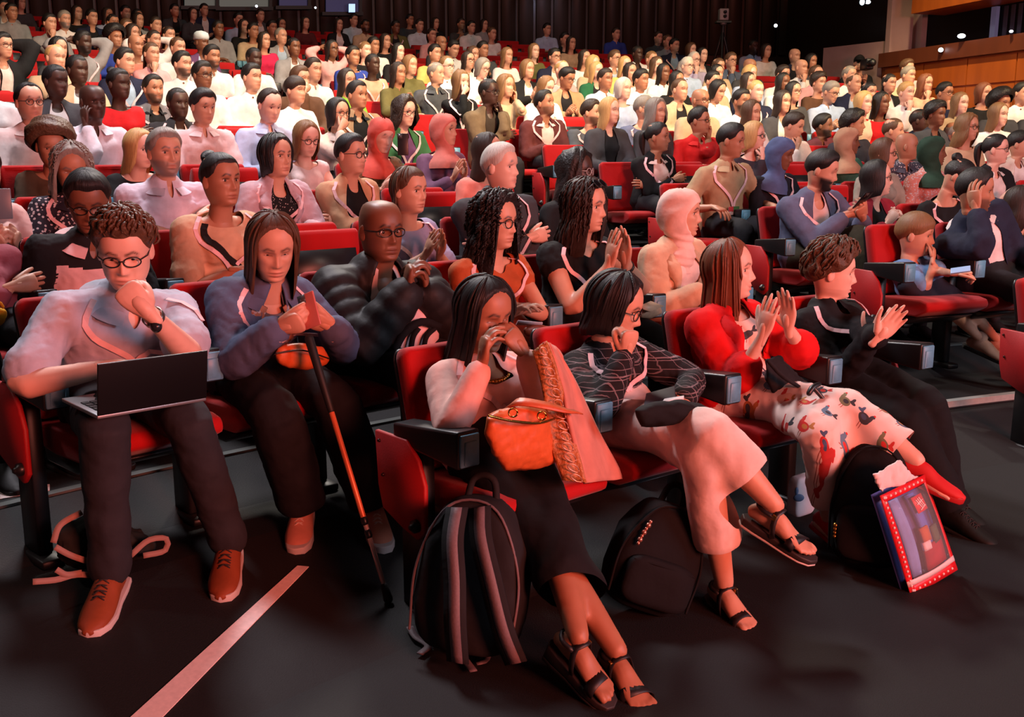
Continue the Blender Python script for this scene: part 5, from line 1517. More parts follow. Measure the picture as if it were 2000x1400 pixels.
P_BLACK = near(1, 1626, 530, 'person in black jacket clapping with raised hands, short wavy brown hair', a=78, pitch=6, lean=-.08, sex='f', sc=1.0, wide=1.0, skin='a', hc='b', hair='bush', seed=41,
     top='shirt', tc=(22, 21, 24), infl=.024, collar=False, bottom='trousers', bc=(18, 18, 20), wide_leg=.02, sc_up=(24, 26, 24), shoes='shoe', lanyard=True, badge=False,
     arms=(dict(px=(1697, 668, .26), epx=(1640, 780, .10), dirw=(.55, -.1, .8), palmw=(.2, .95, .1), pose='splay'),
           dict(px=(1714, 660, .34), epx=(1730, 770, .02), dirw=(.60, -.05, .75), palmw=(-.2, -.95, 0), pose='flat')),
     legs=(dict(apx=(1862, 995, .09), kpx=(1800, 780, .52), fdirw=(.62, -.7, -.2)), dict(apx=(1850, 960, .09), kpx=(1845, 770, .52), fdirw=(.5, -.75, -.2))))

# ================= second row, left block
P_MAN = near(2, 243, 488, 'person in grey polo shirt with a laptop on the knees, fist at mouth', a=14, pitch=20, lean=.14, sex='m', sc=1.05, wide=1.03, skin='a', hc='b', hair='curlshort', seed=51, glasses=True, ground=False, jaw=1.08, eyes=.6,
     top='polo', tc=(182, 180, 196), infl=.020, belly=.04, bottom='trousers', bc=(44, 42, 46), shoes='shoe', sc_up=(142, 70, 40), pale_sole=True, lanyard=True, tend=.50, shoe_sc=1.08,
     arms=(dict(px=(215, 716, .32), epx=(60, 650, .02), dirw=(.8, .3, -.1), palmw=(0, .1, -1), pose='relax'),
           dict(px=(290, 610, .42), epx=(400, 705, .18), dirw=(-.62, -.05, .72), palmw=(-.35, .9, 0), pose='fist')),
     legs=(dict(apx=(214, 1112, .09), kpx=(225, 800, .75), fdirw=(.05, -.95, -.15)), dict(apx=(446, 1056, .09), kpx=(400, 790, .72), fdirw=(.12, -.95, -.15))))
P_DENIM = near(2, 532, 480, 'person in blue denim jacket looking down at a phone, long brown hair', a=24, pitch=22, lean=.16, sex='f', sc=1.0, skin='b', hc='b', hair='long', hl=.22, seed=61, eyes=.35,
     top='jacket', tc=(80, 88, 114), tk='denim', ic=(96, 92, 98), open=(.30, .50), bottom='trousers', bc=(30, 28, 31), wide_leg=.035, shoes='sneaker', sc_up=(216, 140, 116), pale_sole=True, lanyard=True, badge=False,
     arms=(dict(px=(545, 640, .40), epx=(405, 700, .05), dirw=(.85, -.2, .25), palmw=(.1, .8, .3), pose='grip'),
           dict(px=(650, 640, .36), epx=(668, 690, .02), dirw=(-.7, -.4, .4), palmw=(-.2, .7, .4), pose='grip')),
     legs=(dict(apx=(590, 982, .09), kpx=(545, 745, .62), fdirw=(.06, -.95, -.22)), dict(apx=(728, 982, .09), kpx=(690, 745, .60), fdirw=(.30, -.9, -.22))))
P_PUFF = near(2, 745, 450, 'bald person in black puffer jacket and glasses with clasped hands', a=36, pitch=2, lean=.06, sex='m', sc=1.05, wide=1.05, skin='d', hc='k', hair='bald', seed=71, glasses=True, ground=False, jaw=1.06,
     top='puffer', tc=(34, 32, 33), ic=(232, 200, 196), open=(.42, .72), bottom='trousers', bc=(28, 27, 30),
     arms=(dict(px=(795, 570, .30), epx=(620, 740, .12), dirw=(.15, -.1, 1), palmw=(.9, .3, 0), pose='grip'),
           dict(px=(835, 572, .30), epx=(960, 740, .10), dirw=(-.2, -.1, 1), palmw=(-.9, -.1, 0), pose='grip')))
P_CURLY = near(2, 968, 432, 'person with long curly black hair and glasses in rust coloured top', a=58, pitch=4, lean=.03, sex='f', sc=1.02, skin='b', hc='k', hair='curly', hl=.27, seed=81, glasses=True,
     top='cap', tc=(176, 84, 44), bottom='trousers', bc=(120, 50, 30), lanyard=True,
     arms=(dict(px=(1000, 612, .24), epx=(930, 640, .06)), dict(px=(1010, 600, .26), epx=(1075, 590, .04), dirw=(-1, 0, .05), palmw=(0, .9, -.2))))
P_SUNG = near(2, 1143, 402, 'person in black sleeveless top clapping, sunglasses pushed up on dark curls', a=62, pitch=4, lean=.06, sex='f', sc=1.08, skin='b', hc='d', hair='wavy', hl=.24, seed=91, armw=1.1, gaze=.2,
     top='cap', tc=(20, 19, 21), sleeve=.12, bottom='trousers', bc=(24, 22, 25), lanyard=True, badge=False,
     arms=(dict(px=(1190, 520, .30), epx=(1110, 590, .18), dirw=(.15, -.1, 1), palmw=(.8, .5, 0), pose='flat'),
           dict(px=(1222, 515, .30), epx=(1270, 590, .10), dirw=(-.05, -.1, 1), palmw=(-.8, -.5, 0), pose='flat')))
P_HIJ = near(2, 1330, 416, 'person in cream blazer with pale pink headscarf', a=72, pitch=2, lean=.02, sex='f', sc=.98, skin='b', hc='d', seed=101, scarf=('hijab', (236, 196, 184)), noears=True,
     top='blazer', tc=(208, 168, 138), ic=(238, 204, 194), open=(.35, .55), bottom='trousers', bc=(200, 170, 150), arms=('lap2', 'lap2'), collar=False)
# second row, right block
P_BOY = near(2, 1788, 458, 'child in light blue polo shirt with hand over the mouth', a=62, pitch=6, lean=-.06, sex='c', sc=.98, zs=.44, skin='b', hc='l', hair='fringe', seed=111, hs=1.12,
     top='polo', tc=(108, 150, 196), collar=True, bottom='shorts', bc=(38, 40, 52), shoes='sneaker', sc_up=(190, 150, 130), arms=('mouth', dict(px=(1870, 535, .30), dirw=(.8, -.3, .1), pose='grip')),
     legs=(dict(apx=(1928, 672, .08), fdirw=(.7, -.6, -.3)), dict(apx=(1952, 668, .08), fdirw=(.7, -.6, -.3))))
P_EAR = near(2, 1905, 372, 'person in navy blazer with one hand raised to the ear', a=68, pitch=6, lean=.04, lat=.2, sex='m', sc=1.05, wide=1.08, skin='c', hc='k', hair='short', seed=121, beard=.3,
     top='blazer', tc=(34, 36, 56), ic=(226, 210, 208), ik='cloth', arms=(dict(px=(1906, 408, .16), epx=(1930, 500, .36), dirw=(-.15, .1, 1), palmw=(.8, .5, 0), pose='relax'), 'lap'), bottom='trousers')
near(3, 1994, 398, 'person with long dark hair in black at the right photo edge', a=70, sex='f', hc='d', hair='wavy', seed=131, top='sweater', tc=C_['black'])

# ================= third row and behind (mid distance)
P_POLO = near(3, 172, 392, 'person with short black hair and glasses in black and white polo shirt', a=22, pitch=24, lean=.14, sex='m', skin='d', hc='k', hair='short', seed=141, glasses=True, ground=False, eyes=.3, top='polo', tc=(225, 190, 192), two=(26, 24, 27), arms=('lap', 'lap'), cc=(225, 190, 192))
P_BUN = near(3, 432, 352, 'person with dark hair in a high bun and tan t-shirt', a=52, pitch=0, sex='f', sc=1.08, skin='c', hc='k', hair='bun', seed=151, top='tee', tc=(206, 166, 134), infl=.022, lanyard=True, arms=('lap2', 'lap2'))
near(3, 800, 372, 'person with straight brown hair in blue grey top, clapping', a=56, pitch=2, sex='f', sc=.98, skin='b', hc='b', hair='tucked', hl=.14, seed=161, top='tee', tc=(150, 146, 176), lanyard=True, badge=False, arms=('clap', 'clap'))
near(3, 978, 326, 'white-haired person in dark grey suit jacket, arms folded', a=62, pitch=0, sex='m', sc=1.06, wide=1.1, skin='a', hc='w', hair='short', seed=171, top='blazer', tc=(62, 62, 66), ic=(176, 172, 184), lanyard=True, arms=('cross', 'cross'))
near(3, 1126, 335, 'person with black braids and glasses behind the sunglasses wearer', a=64, sex='f', sc=1.02, skin='e', hc='k', hair='curly', hl=.22, seed=181, glasses=True, gc=(190, 180, 180), top='sweater', tc=C_['black'], arms=('lap', 'lap'))
near(3, -62, 405, 'person in mauve sweater cut off by the left photo edge', a=40, pitch=10, sex='f', skin='b', hc='d', hair='bob', seed=191, top='sweater', tc=(150, 76, 88), arms=('cross', 'cross'), lod=1)
P_BLUEJ = near(3, 1606, 332, 'bearded person in blue grey jacket looking at a phone', a=62, pitch=16, lean=.10, sex='m', sc=1.06, skin='b', hc='k', hair='quiff', seed=201, beard=1.0, eyes=.3, top='jacket', tc=(92, 96, 122), ic=(225, 210, 214), lanyard=True, badge=False, bc=(62, 54, 40),
     arms=(dict(px=(1655, 418, .34), dirw=(.9, -.2, .2), palmw=(.1, .7, .5), pose='grip'), dict(px=(1685, 425, .36), dirw=(-.3, -.5, .5), palmw=(-.3, .6, .5), pose='grip')), legs=('sit', dict(a=(.05, .62, .30), fdir=(.2, 1, -.3))))
near(3, 1712, 348, 'person in crimson jacket and glasses with hands pressed together', a=70, pitch=-2, sex='f', skin='a', hc='k', hair='long', hl=.12, seed=211, glasses=True, top='jacket', tc=(150, 38, 54), ic=(30, 30, 32), arms=('clasp', 'clasp'))
near(3, 1872, 345, 'person with black hair band looking down, black top', a=60, pitch=30, lean=.12, sex='f', skin='b', hc='k', hair='bun', seed=221, top='sweater', tc=C_['black'], lanyard=True, badge=False, eyes=.2, arms=('lap', 'lap'))
near(4, 1428, 275, 'person in tan short-sleeved shirt with one hand over the armrest', a=64, pitch=8, sex='m', sc=1.04, skin='c', hc='k', hair='short', seed=231, top='shirt', sleeve=.46, tc=(178, 150, 116), lanyard=True, arms=('rest', 'rest'))
near(4, 322, 298, 'grey-haired person in pale lavender shirt with arms crossed', a=42, pitch=0, sex='m', sc=1.07, wide=1.05, skin='b', hc='g', hair='short', seed=241, beard=.2, bdc='g', top='roll', tc=(214, 196, 210), arms=('cross', 'cross'), lod=2)
near(5, 272, 290, 'person with long blond hair in black behind the lavender shirt', a=60, pitch=8, sex='f', skin='a', hc='y', hair='long', hl=.16, seed=251, top='sweater', tc=C_['black'])
near(4, 540, 305, 'person with short black hair in pale mauve jacket over dotted black top', a=52, sex='f', sc=1.04, skin='b', hc='k', hair='bob', seed=261, top='jacket', tc=(190, 160, 168), ic=(28, 26, 28), ik='dots', lanyard=True, badge=False, arms=('lap', 'lap'), lod=2)
near(4, 686, 302, 'person with cropped black hair and glasses in beige jacket', a=58, sex='f', skin='b', hc='k', hair='short', seed=271, glasses=True, top='jacket', tc=(196, 152, 118), ic=(26, 24, 26), lanyard=True, badge=False, arms=('cross', 'cross'))
near(4, 952, 296, 'person with long dark brown hair and coral top', a=66, sex='f', skin='b', hc='d', hair='long', hl=.2, seed=281, top='sweater', tc=(222, 140, 126), arms=('lap', 'lap'))
near(4, 140, 328, 'person with long grey hair and dark patterned blouse', a=28, pitch=18, lean=.08, sex='f', skin='c', hc='g', hair='wavy', hl=.2, seed=291, top='shirt', tc=(38, 36, 48), tk='pattern', eyes=.3, arms=('lap', 'lap'), lanyard=True, badge=False)
near(4, -34, 338, 'person in pink shirt holding a tablet at the left photo edge', a=45, sex='f', skin='b', hc='d', hair='short', seed=301, top='shirt', tc=(220, 176, 170), arms=('phone', 'phone'))
near(5, 100, 286, 'person with a big brown afro and brown top', a=30, pitch=12, sex='f', skin='c', hc='b', hair='afro', seed=311, top='sweater', tc=(96, 74, 58), arms=('lap', 'lap'))
near(6, 397, 208, 'young person with black hair in white shirt with chest pocket', a=48, pitch=10, sex='m', sc=1.04, skin='b', hc='k', hair='quiff', seed=321, top='shirt', sleeve=.46, tc=(222, 196, 196), arms=('lap', 'lap'))
near(6, 527, 206, 'person with dark grey hair in pale blue shirt looking down', a=45, pitch=18, sex='m', sc=1.04, skin='a', hc='d', hair='receding', seed=331, top='shirt', tc=(180, 190, 220), arms=('lap', 'lap'))
near(5, 598, 270, 'person with light brown hair and glasses in white sleeveless top', a=40, pitch=16, sex='f', skin='a', hc='l', hair='long', hl=.16, seed=341, glasses=True, top='tank', tc=(226, 200, 196), arms=('lap', 'lap'))
P_SALM = near(5, 745, 264, 'person in salmon headscarf looking down at a phone', a=42, pitch=18, lean=.1, sex='f', skin='a', hc='d', seed=351, scarf=('hijab', (214, 96, 84)), noears=True, eyes=.2, top='sweater', tc=(120, 98, 72), tk='camo', arms=('phone', 'phone'))
near(5, 868, 254, 'person in dusty pink headscarf and purple top clapping', a=62, pitch=0, sex='f', skin='b', hc='d', seed=361, scarf=('hijab', (206, 118, 106)), noears=True, top='sweater', tc=(122, 84, 110), arms=('clap', 'clap'))
near(6, 58, 200, 'person with dark hair and glasses in white open-necked shirt', a=45, sex='m', sc=1.04, skin='b', hc='k', hair='receding', seed=371, glasses=True, top='shirt', tc=(224, 204, 200), arms=('lap', 'lap'))
near(6, 182, 200, 'bald person with hand on chin in crumpled white shirt', a=48, sex='m', sc=1.05, skin='e', hc='k', hair='bald', seed=381, top='shirt', tc=(214, 204, 212), arms=('cheek', 'lap'))
near(6, 790, 218, 'person with bushy dark curls and glasses in purple and green', a=50, pitch=8, sex='f', skin='a', hc='d', hair='curly', hl=.16, seed=391, glasses=True, top='jacket', tc=(60, 110, 70), ic=(110, 70, 110), lanyard=True, badge=False, arms=('lap', 'lap'))
near(6, 660, 222, 'person with black bob raising a hand to the glasses, pale shirt', a=48, sex='f', skin='b', hc='k', hair='bob', seed=401, glasses=True, top='shirt', tc=(226, 200, 186), arms=('mouth', 'lap'))
near(7, 698, 186, 'person with short black hair in tan blazer over black shirt', a=52, sex='m', sc=1.04, skin='c', hc='k', hair='short', seed=411, top='blazer', tc=(150, 122, 94), ic=(26, 24, 26), lanyard=True, badge=False, arms=('lap', 'lap'))
near(5, 1285, 268, 'person with pulled-back dark hair in black jacket over white blouse', a=66, sex='f', skin='c', hc='k', hair='pony', seed=421, top='blazer', tc=C_['black'], ic=(226, 200, 190), lanyard=True, badge=False, arms=('cross', 'cross'))
near(6, 1366, 236, 'person with black hair and glasses in red polo shirt, hand at cheek', a=58, sex='m', sc=1.06, skin='c', hc='k', hair='short', seed=431, glasses=True, ground=False, top='polo', tc=(206, 36, 36), arms=('lap', 'cheek'))
near(5, 1472, 266, 'person with short fair hair and glasses, dark top, hand on chin', a=58, sex='f', skin='a', hc='y', hair='bob', seed=441, glasses=True, top='sweater', tc=(52, 44, 52), arms=('chin', 'lap'))
near(4, 1525, 300, 'person in blue grey headscarf looking down', a=56, pitch=14, sex='f', skin='d', hc='k', seed=451, scarf=('hijab', (78, 92, 132)), noears=True, eyes=.3, top='sweater', tc=(28, 30, 40), lanyard=True, badge=False, arms=('lap', 'lap'))
near(5, 1656, 276, 'person in tan headscarf turned to the right', a=70, sex='f', skin='d', hc='k', seed=461, scarf=('hijab', (176, 136, 108)), noears=True, top='sweater', tc=(60, 110, 90), arms=('lap', 'lap'))
near(4, 1726, 300, 'person with shoulder-length brown hair and glasses', a=60, sex='f', skin='b', hc='b', hair='long', hl=.12, seed=471, glasses=True, top='shirt', tc=(150, 144, 132), arms=('lap', 'lap'))
near(5, 1771, 286, 'bald person in black and white checked shirt', a=72, sex='m', skin='c', hc='k', hair='bald', seed=481, top='shirt', tc=(70, 70, 84), tk='pattern', arms=('lap', 'lap'))
near(4, 1822, 296, 'person in dark green head wrap', a=76, sex='f', skin='d', hc='k', seed=491, scarf=('hijab', (34, 62, 48)), noears=True, top='shirt', tc=(196, 130, 120), tk='pattern', arms=('lap', 'lap'))
near(4, 1945, 292, 'person with black ponytail and glasses in black vest over white blouse', a=58, sex='f', skin='a', hc='k', hair='pony', seed=501, glasses=True, top='blazer', tc=(26, 26, 30), ic=(226, 214, 210), arms=('phone', 'lap'))
near(5, 1990, 282, 'person with black hair in pale jacket at the right photo edge', a=58, sex='f', skin='b', hc='k', hair='short', seed=511, top='jacket', tc=(206, 190, 180), arms=('lap', 'lap'))
near(6, 1865, 262, 'balding person with glasses in white shirt and tie', a=66, sex='m', skin='c', hc='g', hair='balding', seed=521, glasses=True, top='shirt', tc=(190, 190, 206), arms=('lap', 'lap'))
near(7, 1155, 220, 'bearded person in dark grey t-shirt clapping', a=60, sex='m', sc=1.06, skin='b', hc='d', hair='quiff', seed=531, beard=.7, top='tee', tc=(78, 80, 88), lanyard=True, badge=False, arms=('clap', 'clap'))
near(7, 1258, 212, 'bearded person with grey hair and glasses in blue grey t-shirt', a=62, sex='m', sc=1.04, skin='b', hc='g', hair='short', seed=541, beard=.7, bdc='d', glasses=True, ground=False, top='tee', tc=(98, 104, 134), lanyard=True, badge=False, arms=('clasp', 'lap'))
near(7, 1064, 202, 'person in maroon suit jacket with dark moustache leaning back', a=56, pitch=-8, sex='m', skin='c', hc='k', hair='short', seed=551, beard=.2, top='blazer', tc=(92, 44, 44), ic=(224, 204, 200), lanyard=True, badge=False, arms=('lap2', 'lap2'))
near(6, 1550, 246, 'person with dark hair in white shirt drinking, looking down', a=58, pitch=14, sex='m', skin='b', hc='d', hair='quiff', seed=561, top='shirt', tc=(224, 206, 200), arms=('chin', 'lap'))
near(7, 1608, 246, 'bearded person with black hair in dark maroon shirt', a=60, sex='m', skin='d', hc='k', hair='quiff', seed=571, beard=.9, top='shirt', tc=(92, 42, 52), arms=('lap', 'lap'))
near(6, 1668, 242, 'person with tousled dark hair behind the tan headscarf', a=64, sex='m', skin='c', hc='k', hair='bush', seed=581, top='shirt', tc=(52, 50, 60), arms=('lap', 'lap'))
near(6, 1745, 256, 'person with cropped brown hair between empty seats', a=60, sex='m', skin='b', hc='b', hair='crop', seed=591, top='tee', tc=(70, 62, 60), arms=('lap', 'lap'))
near(7, 1796, 236, 'person in navy suit with blue tie', a=62, sex='m', skin='e', hc='k', hair='crop', seed=601, top='blazer', tc=(28, 32, 50), ic=(120, 130, 190), arms=('lap', 'lap'))
near(7, 955, 180, 'person with glasses in brown hooded jacket, fist at chin', a=60, sex='m', skin='e', hc='k', hair='crop', seed=611, glasses=True, top='jacket', tc=(112, 94, 70), ic=(60, 50, 40), arms=('cross', 'chin'))
near(8, 300, 174, 'bearded person in grey blazer over black t-shirt', a=46, sex='m', skin='c', hc='k', hair='short', seed=621, beard=.6, top='blazer', tc=(112, 108, 112), ic=(26, 24, 26), lanyard=True, badge=False, arms=('lap', 'lap'))
near(7, 348, 202, 'person with cropped black hair, white lanyard and dark jacket', a=44, sex='m', skin='e', hc='k', hair='crop', seed=631, top='jacket', tc=(46, 44, 48), ic=(214, 206, 206), lanyard=True, badge=False, arms=('lap', 'lap'))
near(9, 852, 144, 'grey cropped person in charcoal rolled-sleeve shirt', a=62, sex='m', sc=1.06, skin='b', hc='g', hair='crop', seed=641, top='roll', tc=(72, 74, 80), lanyard=True, badge=False, arms=('rest', 'lap'))
near(8, 900, 160, 'person with long blond fringe covering the eyes with one hand', a=46, sex='f', skin='a', hc='l', hair='longfront', hl=.2, seed=651, top='sweater', tc=C_['black'], lanyard=True, badge=False, arms=('mouth', 'lap'))

# ================= everyone further back: x y skin hair colour sex top colour pose [flags g = glasses b = beard l = lanyard]
CROWD = """
6 100 b short k m jacket black behind g|113 108 b long k f sweater darkgrey lap|162 93 e short k m shirt grey behind bl|230 92 c afro k f sweater blue lap|272 96 c bald k m tee salmon lap
295 86 b pony d f shirt white behind|338 98 b crop b m shirt white lap|393 90 d turban k f jacket purple lap l|427 114 c quiff k m polo white lap b|480 122 e crop k m shirt white lap b
108 136 b balding y m jacket beige chin|38 150 b bob d f shirt white lap|150 152 e crop k m blazer beige lap|243 129 b short k m blazer navy lap l|295 126 b tucked b f shirt pink chin
355 136 b short k m shirt white lap b|378 153 d short k m shirt white lap g|178 166 e crop k m blazer darkgrey lap|264 162 e bun k f cap red cross|515 73 b long d f sweater hotpink lap
548 76 b receding g m blazer grey lap|526 52 c short k m tee black lap|548 50 c long k f sweater black lap|595 46 b long d f sweater maroon lap|660 49 b long d f jacket black lap|712 52 d crop k m shirt beige lap b
772 51 d short k m jacket olive lap l|819 48 b short d m shirt paleblue lap|842 69 b pony d f shirt pink lap|860 86 c bald k m tee darkgrey lap|900 48 c short d m tee darkgrey clasp|960 65 b bun b f sweater white cross
572 89 d crop k m jacket grey lap|648 97 d long k f shirt pink behind g|687 108 c short k m sweater blue lap l|712 100 a tucked l f sweater black lap l|729 90 c short k m shirt white lap|752 90 b long d f sweater black lap
775 106 a long k f sweater black lap|737 124 e crop k f tee peach lap l|777 141 c long d f shirt olive clap|800 126 b bob l f shirt olive lap|848 108 b short k m tee yellow lap|866 122 a receding l m shirt white lap g
886 108 b short k m shirt white phone|912 133 b long d f shirt white lap g|934 137 a bob g f shirt white phone g|940 108 c short k m shirt darkgrey clap|922 118 b long b f sweater white lap|988 112 b long l f sweater white lap|988 166 b wavy l f sweater beige cheek
524 170 b short k m shirt white lap|570 148 b short b m jacket brown mouth|575 200 b fringe d f shirt white lap|645 176 b long d f shirt lime lap|610 168 b short d m shirt white lap|1041 108 a long l f sweater olive lap|1045 133 b bob l f jacket black clap
1085 116 b short k m jacket navy lap g|1107 134 a balding y m tee pink lap|1140 121 b long d f sweater white lap|1162 131 a wavy y f sweater beige lap|1168 149 a long y f jacket green lap|1114 86 b long d f sweater beige lap
1195 126 b short b m jacket white lap g|1215 129 a long y f sweater yellow lap|1220 149 b long d f sweater white lap|1243 104 e crop k m blazer white lap|1270 118 b crop l m shirt white lap|1288 131 a wavy b f sweater white cheek|1266 141 d long k f shirt white lap
1335 132 a short w m shirt lightblue lap g|1354 127 a receding w m shirt lilac chin g|1316 92 b short k m blazer navy lap l|1348 101 a bob b f shirt white cheek|1370 104 a long k f jacket black lap|1398 133 b tucked b f sweater beige lap|1425 129 b short b m jacket bluegrey chin g
1460 129 c bald k m polo darkgrey lap|1478 150 a wavy y f jacket lightblue lap|1412 149 b long k f blazer white lap|1386 159 b short k m jacket beige lap b|1345 166 c long k f sweater black lap|1060 172 a long l f sweater white phone|1105 168 c quiff k m jacket tan phone g
1181 165 c short d m shirt white lap|1215 186 a bob w f sweater lightblue lap|1222 206 a long y f jacket darkgrey lap|1269 163 c quiff k m shirt white clasp|1308 210 b wavy g f sweater darkgrey lap|1365 198 c bald k m jacket beige lap gb|1398 193 b receding b m jacket beige lap
1453 200 c short k m shirt paleblue lap b|1450 170 b long d f sweater navy lap|1493 181 b bob k f shirt white phone|1482 229 b long b f sweater white lap|1520 143 b short d m shirt white lap|1512 161 d long k f jacket white lap
1550 124 b bald k m blazer navy lap|1562 150 b bald b m shirt white chin|1582 138 c bob k f sweater darkgrey lap|1590 161 b receding b m shirt pink lap g|1632 159 b crop g m shirt white lap|1648 176 b balding b m jacket navy clap|1690 171 b tucked k f sweater cream lap
1548 181 a crop y m jacket navy lap l|1515 196 b long d f jacket darkgrey lap|1575 206 b long k f sweater darkgrey lap g|1620 191 b short g m shirt lightblue phone g|1600 186 b bush d f sweater brown lap|1676 206 a bob y f sweater cream lap|1726 204 d long k f sweater red lap|1752 199 a short y m shirt white chin
1782 196 b wavy r f sweater peach chin|1745 156 b tucked k f jacket black lap|1768 160 b curlshort b m shirt pink lap|1770 172 b short g m jacket beige lap|1832 184 c short k m blazer navy chin g|1855 212 b bob r f sweater black lap|1915 191 b short k m shirt white lap|1888 200 c afro k m sweater darkgrey lap
1945 219 b fringe k m jacket darkgrey lap l|1952 205 b long d f sweater peach lap|1985 201 b wavy l f sweater brown lap|1975 229 b long k f shirt white lap g|1770 226 d bush k f jacket darkgrey lap|1885 236 b wavy l f sweater beige lap g|1905 222 a long l f shirt white lap|1868 232 a long l f jacket tan lap
97 49 b short k m shirt grey chin|125 42 b short g m shirt white lap b|155 26 b long d f sweater black lap|178 33 b short k m jacket navy lap|205 27 c long d f shirt lightblue lap|220 46 c crop k m tee black cross|244 26 b short k m shirt grey lap|266 36 c bob k f sweater darkgrey lap|270 49 b long d f jacket grey lap|303 52 b short d m tee maroon lap
247 64 b short b m tee black chin|266 73 b bob d f sweater brown lap|322 77 b tucked d f sweater maroon lap|375 28 b bob d f shirt darkgrey lap|398 20 b short k m jacket navy lap|465 36 b short k m shirt lightblue lap|478 52 b long d f sweater black cheek|494 62 c short k m sweater beige lap|508 30 b short d m jacket darkgrey lap
690 38 b short k m shirt paleblue lap|800 40 c short k m tee darkgrey lap|850 46 b long d f sweater black lap|945 52 b bob d f shirt grey lap|920 56 b short k m shirt white lap|1102 74 b short k m jacket black lap|1202 66 b short d m shirt blue lap|1285 76 b short d m shirt darkgrey lap|1303 78 b crop b m shirt grey lap
1470 92 e crop k m shirt lightblue lap|1495 100 b bob d f sweater white lap|1068 56 b short k m shirt lightblue lap|40 8 b long d f sweater darkgrey lap|6 18 b short k m jacket grey lap|22 22 c short k m shirt grey lap|340 20 b short k m jacket darkgrey lap|425 60 d short k m shirt grey lap
""".replace('\n', '|').split('|')

ents = []
placed = {r: [a for a, _ in v] for r, v in OCC.items()}
todo = []
for t in CROWD:
    f = t.split()
    if len(f) < 8: continue
    todo.append((float(f[0]), float(f[1]), f))
todo.sort(key=lambda t: -t[1])
for x, y, f in todo:
    cand = []
    for row in range(5, 22):
        P = on_radius(x, y, 9 + row); ang = math.atan2(P[0] - CC[0], P[1] - CC[1]); err = P[2] - zf(9 + row) - 1.155
        gap = min([abs(a - ang) * (9 + row) for a in placed.get(row, [])] + [9.0])
        wallp = 9.0 if (P[:2] - W0) @ nside < .15 else 0.0
        cand.append((abs(err) * 2.2 + max(.50 - gap, 0) * 1.0 + wallp, row, ang, P))
    _, row, ang, P = min(cand, key=lambda c: c[0])
    placed.setdefault(row, []).append(ang)
    ents.append(dict(row=row, ang=ang, skin=f[2], hair=f[3], hc=f[4], sex=f[5], top=f[6], col=f[7], pose=f[8] if len(f) > 8 else 'lap', fl=f[9] if len(f) > 9 else '', d=P[1], z=P[2]))
# keep neighbours in one row apart (seat pitch), respecting those placed before
for row in sorted({e['row'] for e in ents}):
    R = 9.0 + row; fixed = [a for a, _ in OCC.get(row, [])]
    es = [e for e in ents if e['row'] == row]
    for _ in range(60):
        es.sort(key=lambda e: e['ang'])
        for i in range(len(es) - 1):
            g_ = (es[i + 1]['ang'] - es[i]['ang']) * R
            if g_ < .48: dlt = (.48 - g_) / 2 / R; es[i]['ang'] -= dlt; es[i + 1]['ang'] += dlt
        for e in es:
            for a in fixed:
                g_ = (e['ang'] - a) * R
                if abs(g_) < .46: e['ang'] = a + math.copysign(.46 / R, g_)

TPL = {}
def far_person(e, label):
    R = 9.0 + e['row']; O = np.array([CC[0] + R * math.sin(e['ang']), CC[1] + R * math.cos(e['ang']), row_floor(e['row'], e['ang'])])
    yaw = seat_yaw(O); vr = int(abs(e['ang']) * 1000) % 5
    root = empty('person', O, yaw + (vr - 2) * .05); tag(root, label, 'person', 'seated audience')
    near_ = e['d'] < 11.5
    pose = e['pose']; arms = {'lap': ('lap', 'lap') if vr % 2 else ('lap2', 'lap2'), 'chin': ('chin', 'lap'), 'cheek': ('lap', 'cheek'), 'mouth': ('mouth', 'lap'), 'behind': ('behind', 'behind'), 'clap': ('clap', 'clap'), 'clasp': ('clasp', 'clasp'), 'phone': ('phone', 'phone'), 'cross': ('cross', 'cross')}[pose]
    top = e['top']; top = {'polo': 'polo', 'tee': 'tee'}.get(top, top)
    hy = .50 if vr < 3 else .28
    key = (arms, top, e['sex'], hy, 'b' in e['fl'])
    if key not in TPL:
        s = dict(lod=0, sex=e['sex'], arms=arms, legs=('sit', 'sit'), top=top, hair='bald', hyaw=hy, hpitch=.30 if pose == 'phone' else .03, sc=1.0, collar=False, shoes=None, seed=5, ic=(222, 212, 210), tc=(200, 200, 200), beard=.7 if 'b' in e['fl'] else 0)
        p = build_person(s, root); TPL[key] = (p, [(o.name.split('.')[0], o.data) for o in root.children])
    else:
        p, parts = TPL[key]
        for n_, me in parts: link(n_, me, root)
    c = COLN[e['col']]; jk = top in ('blazer', 'jacket')
    bc = [(34, 32, 38), (28, 30, 44), (60, 52, 44), (22, 22, 24)][vr % 4]
    for o in root.children:
        n_ = o.name.split('.')[0]
        if n_ == 'body': set_mat(o, skin_mat(e['skin'], e['hc']), M_EYE, M_IRIS)
        elif n_ == 'trousers': set_mat(o, cloth(bc))
        elif n_ == 'shirt' and jk: set_mat(o, cloth([(226, 214, 210), (30, 28, 32), (170, 190, 214)][vr % 3] if e['col'] != 'black' or vr % 2 else (226, 214, 210)))
        else: set_mat(o, cloth(c))
    M = head_matrix(p); st = e['hair']
    if st == 'turban':
        o = link('turban', geo_mesh('turban', scarf_geo('turban', 0), [cloth((206, 216, 220))], uv=True), root, M)
    elif st != 'bald':
        o = link('hair', hair_mesh(st, 1 if near_ else 0, 1 + vr % 3, .18, e['hc']), root, M); set_mat(o, hair_mat(e['hc'], st in ('curly', 'afro', 'bush', 'curlshort')))
    if 'g' in e['fl']: add_glasses(p, root, 0)
    if 'l' in e['fl']:
        if ('lan',) + key not in TPL:
            o = lanyard(p, root, 0, badge=False, off=.03); TPL[('lan',) + key] = o.data
        else: link('lanyard', TPL[('lan',) + key], root)
    OCC.setdefault(e['row'], []).append((e['ang'], label))

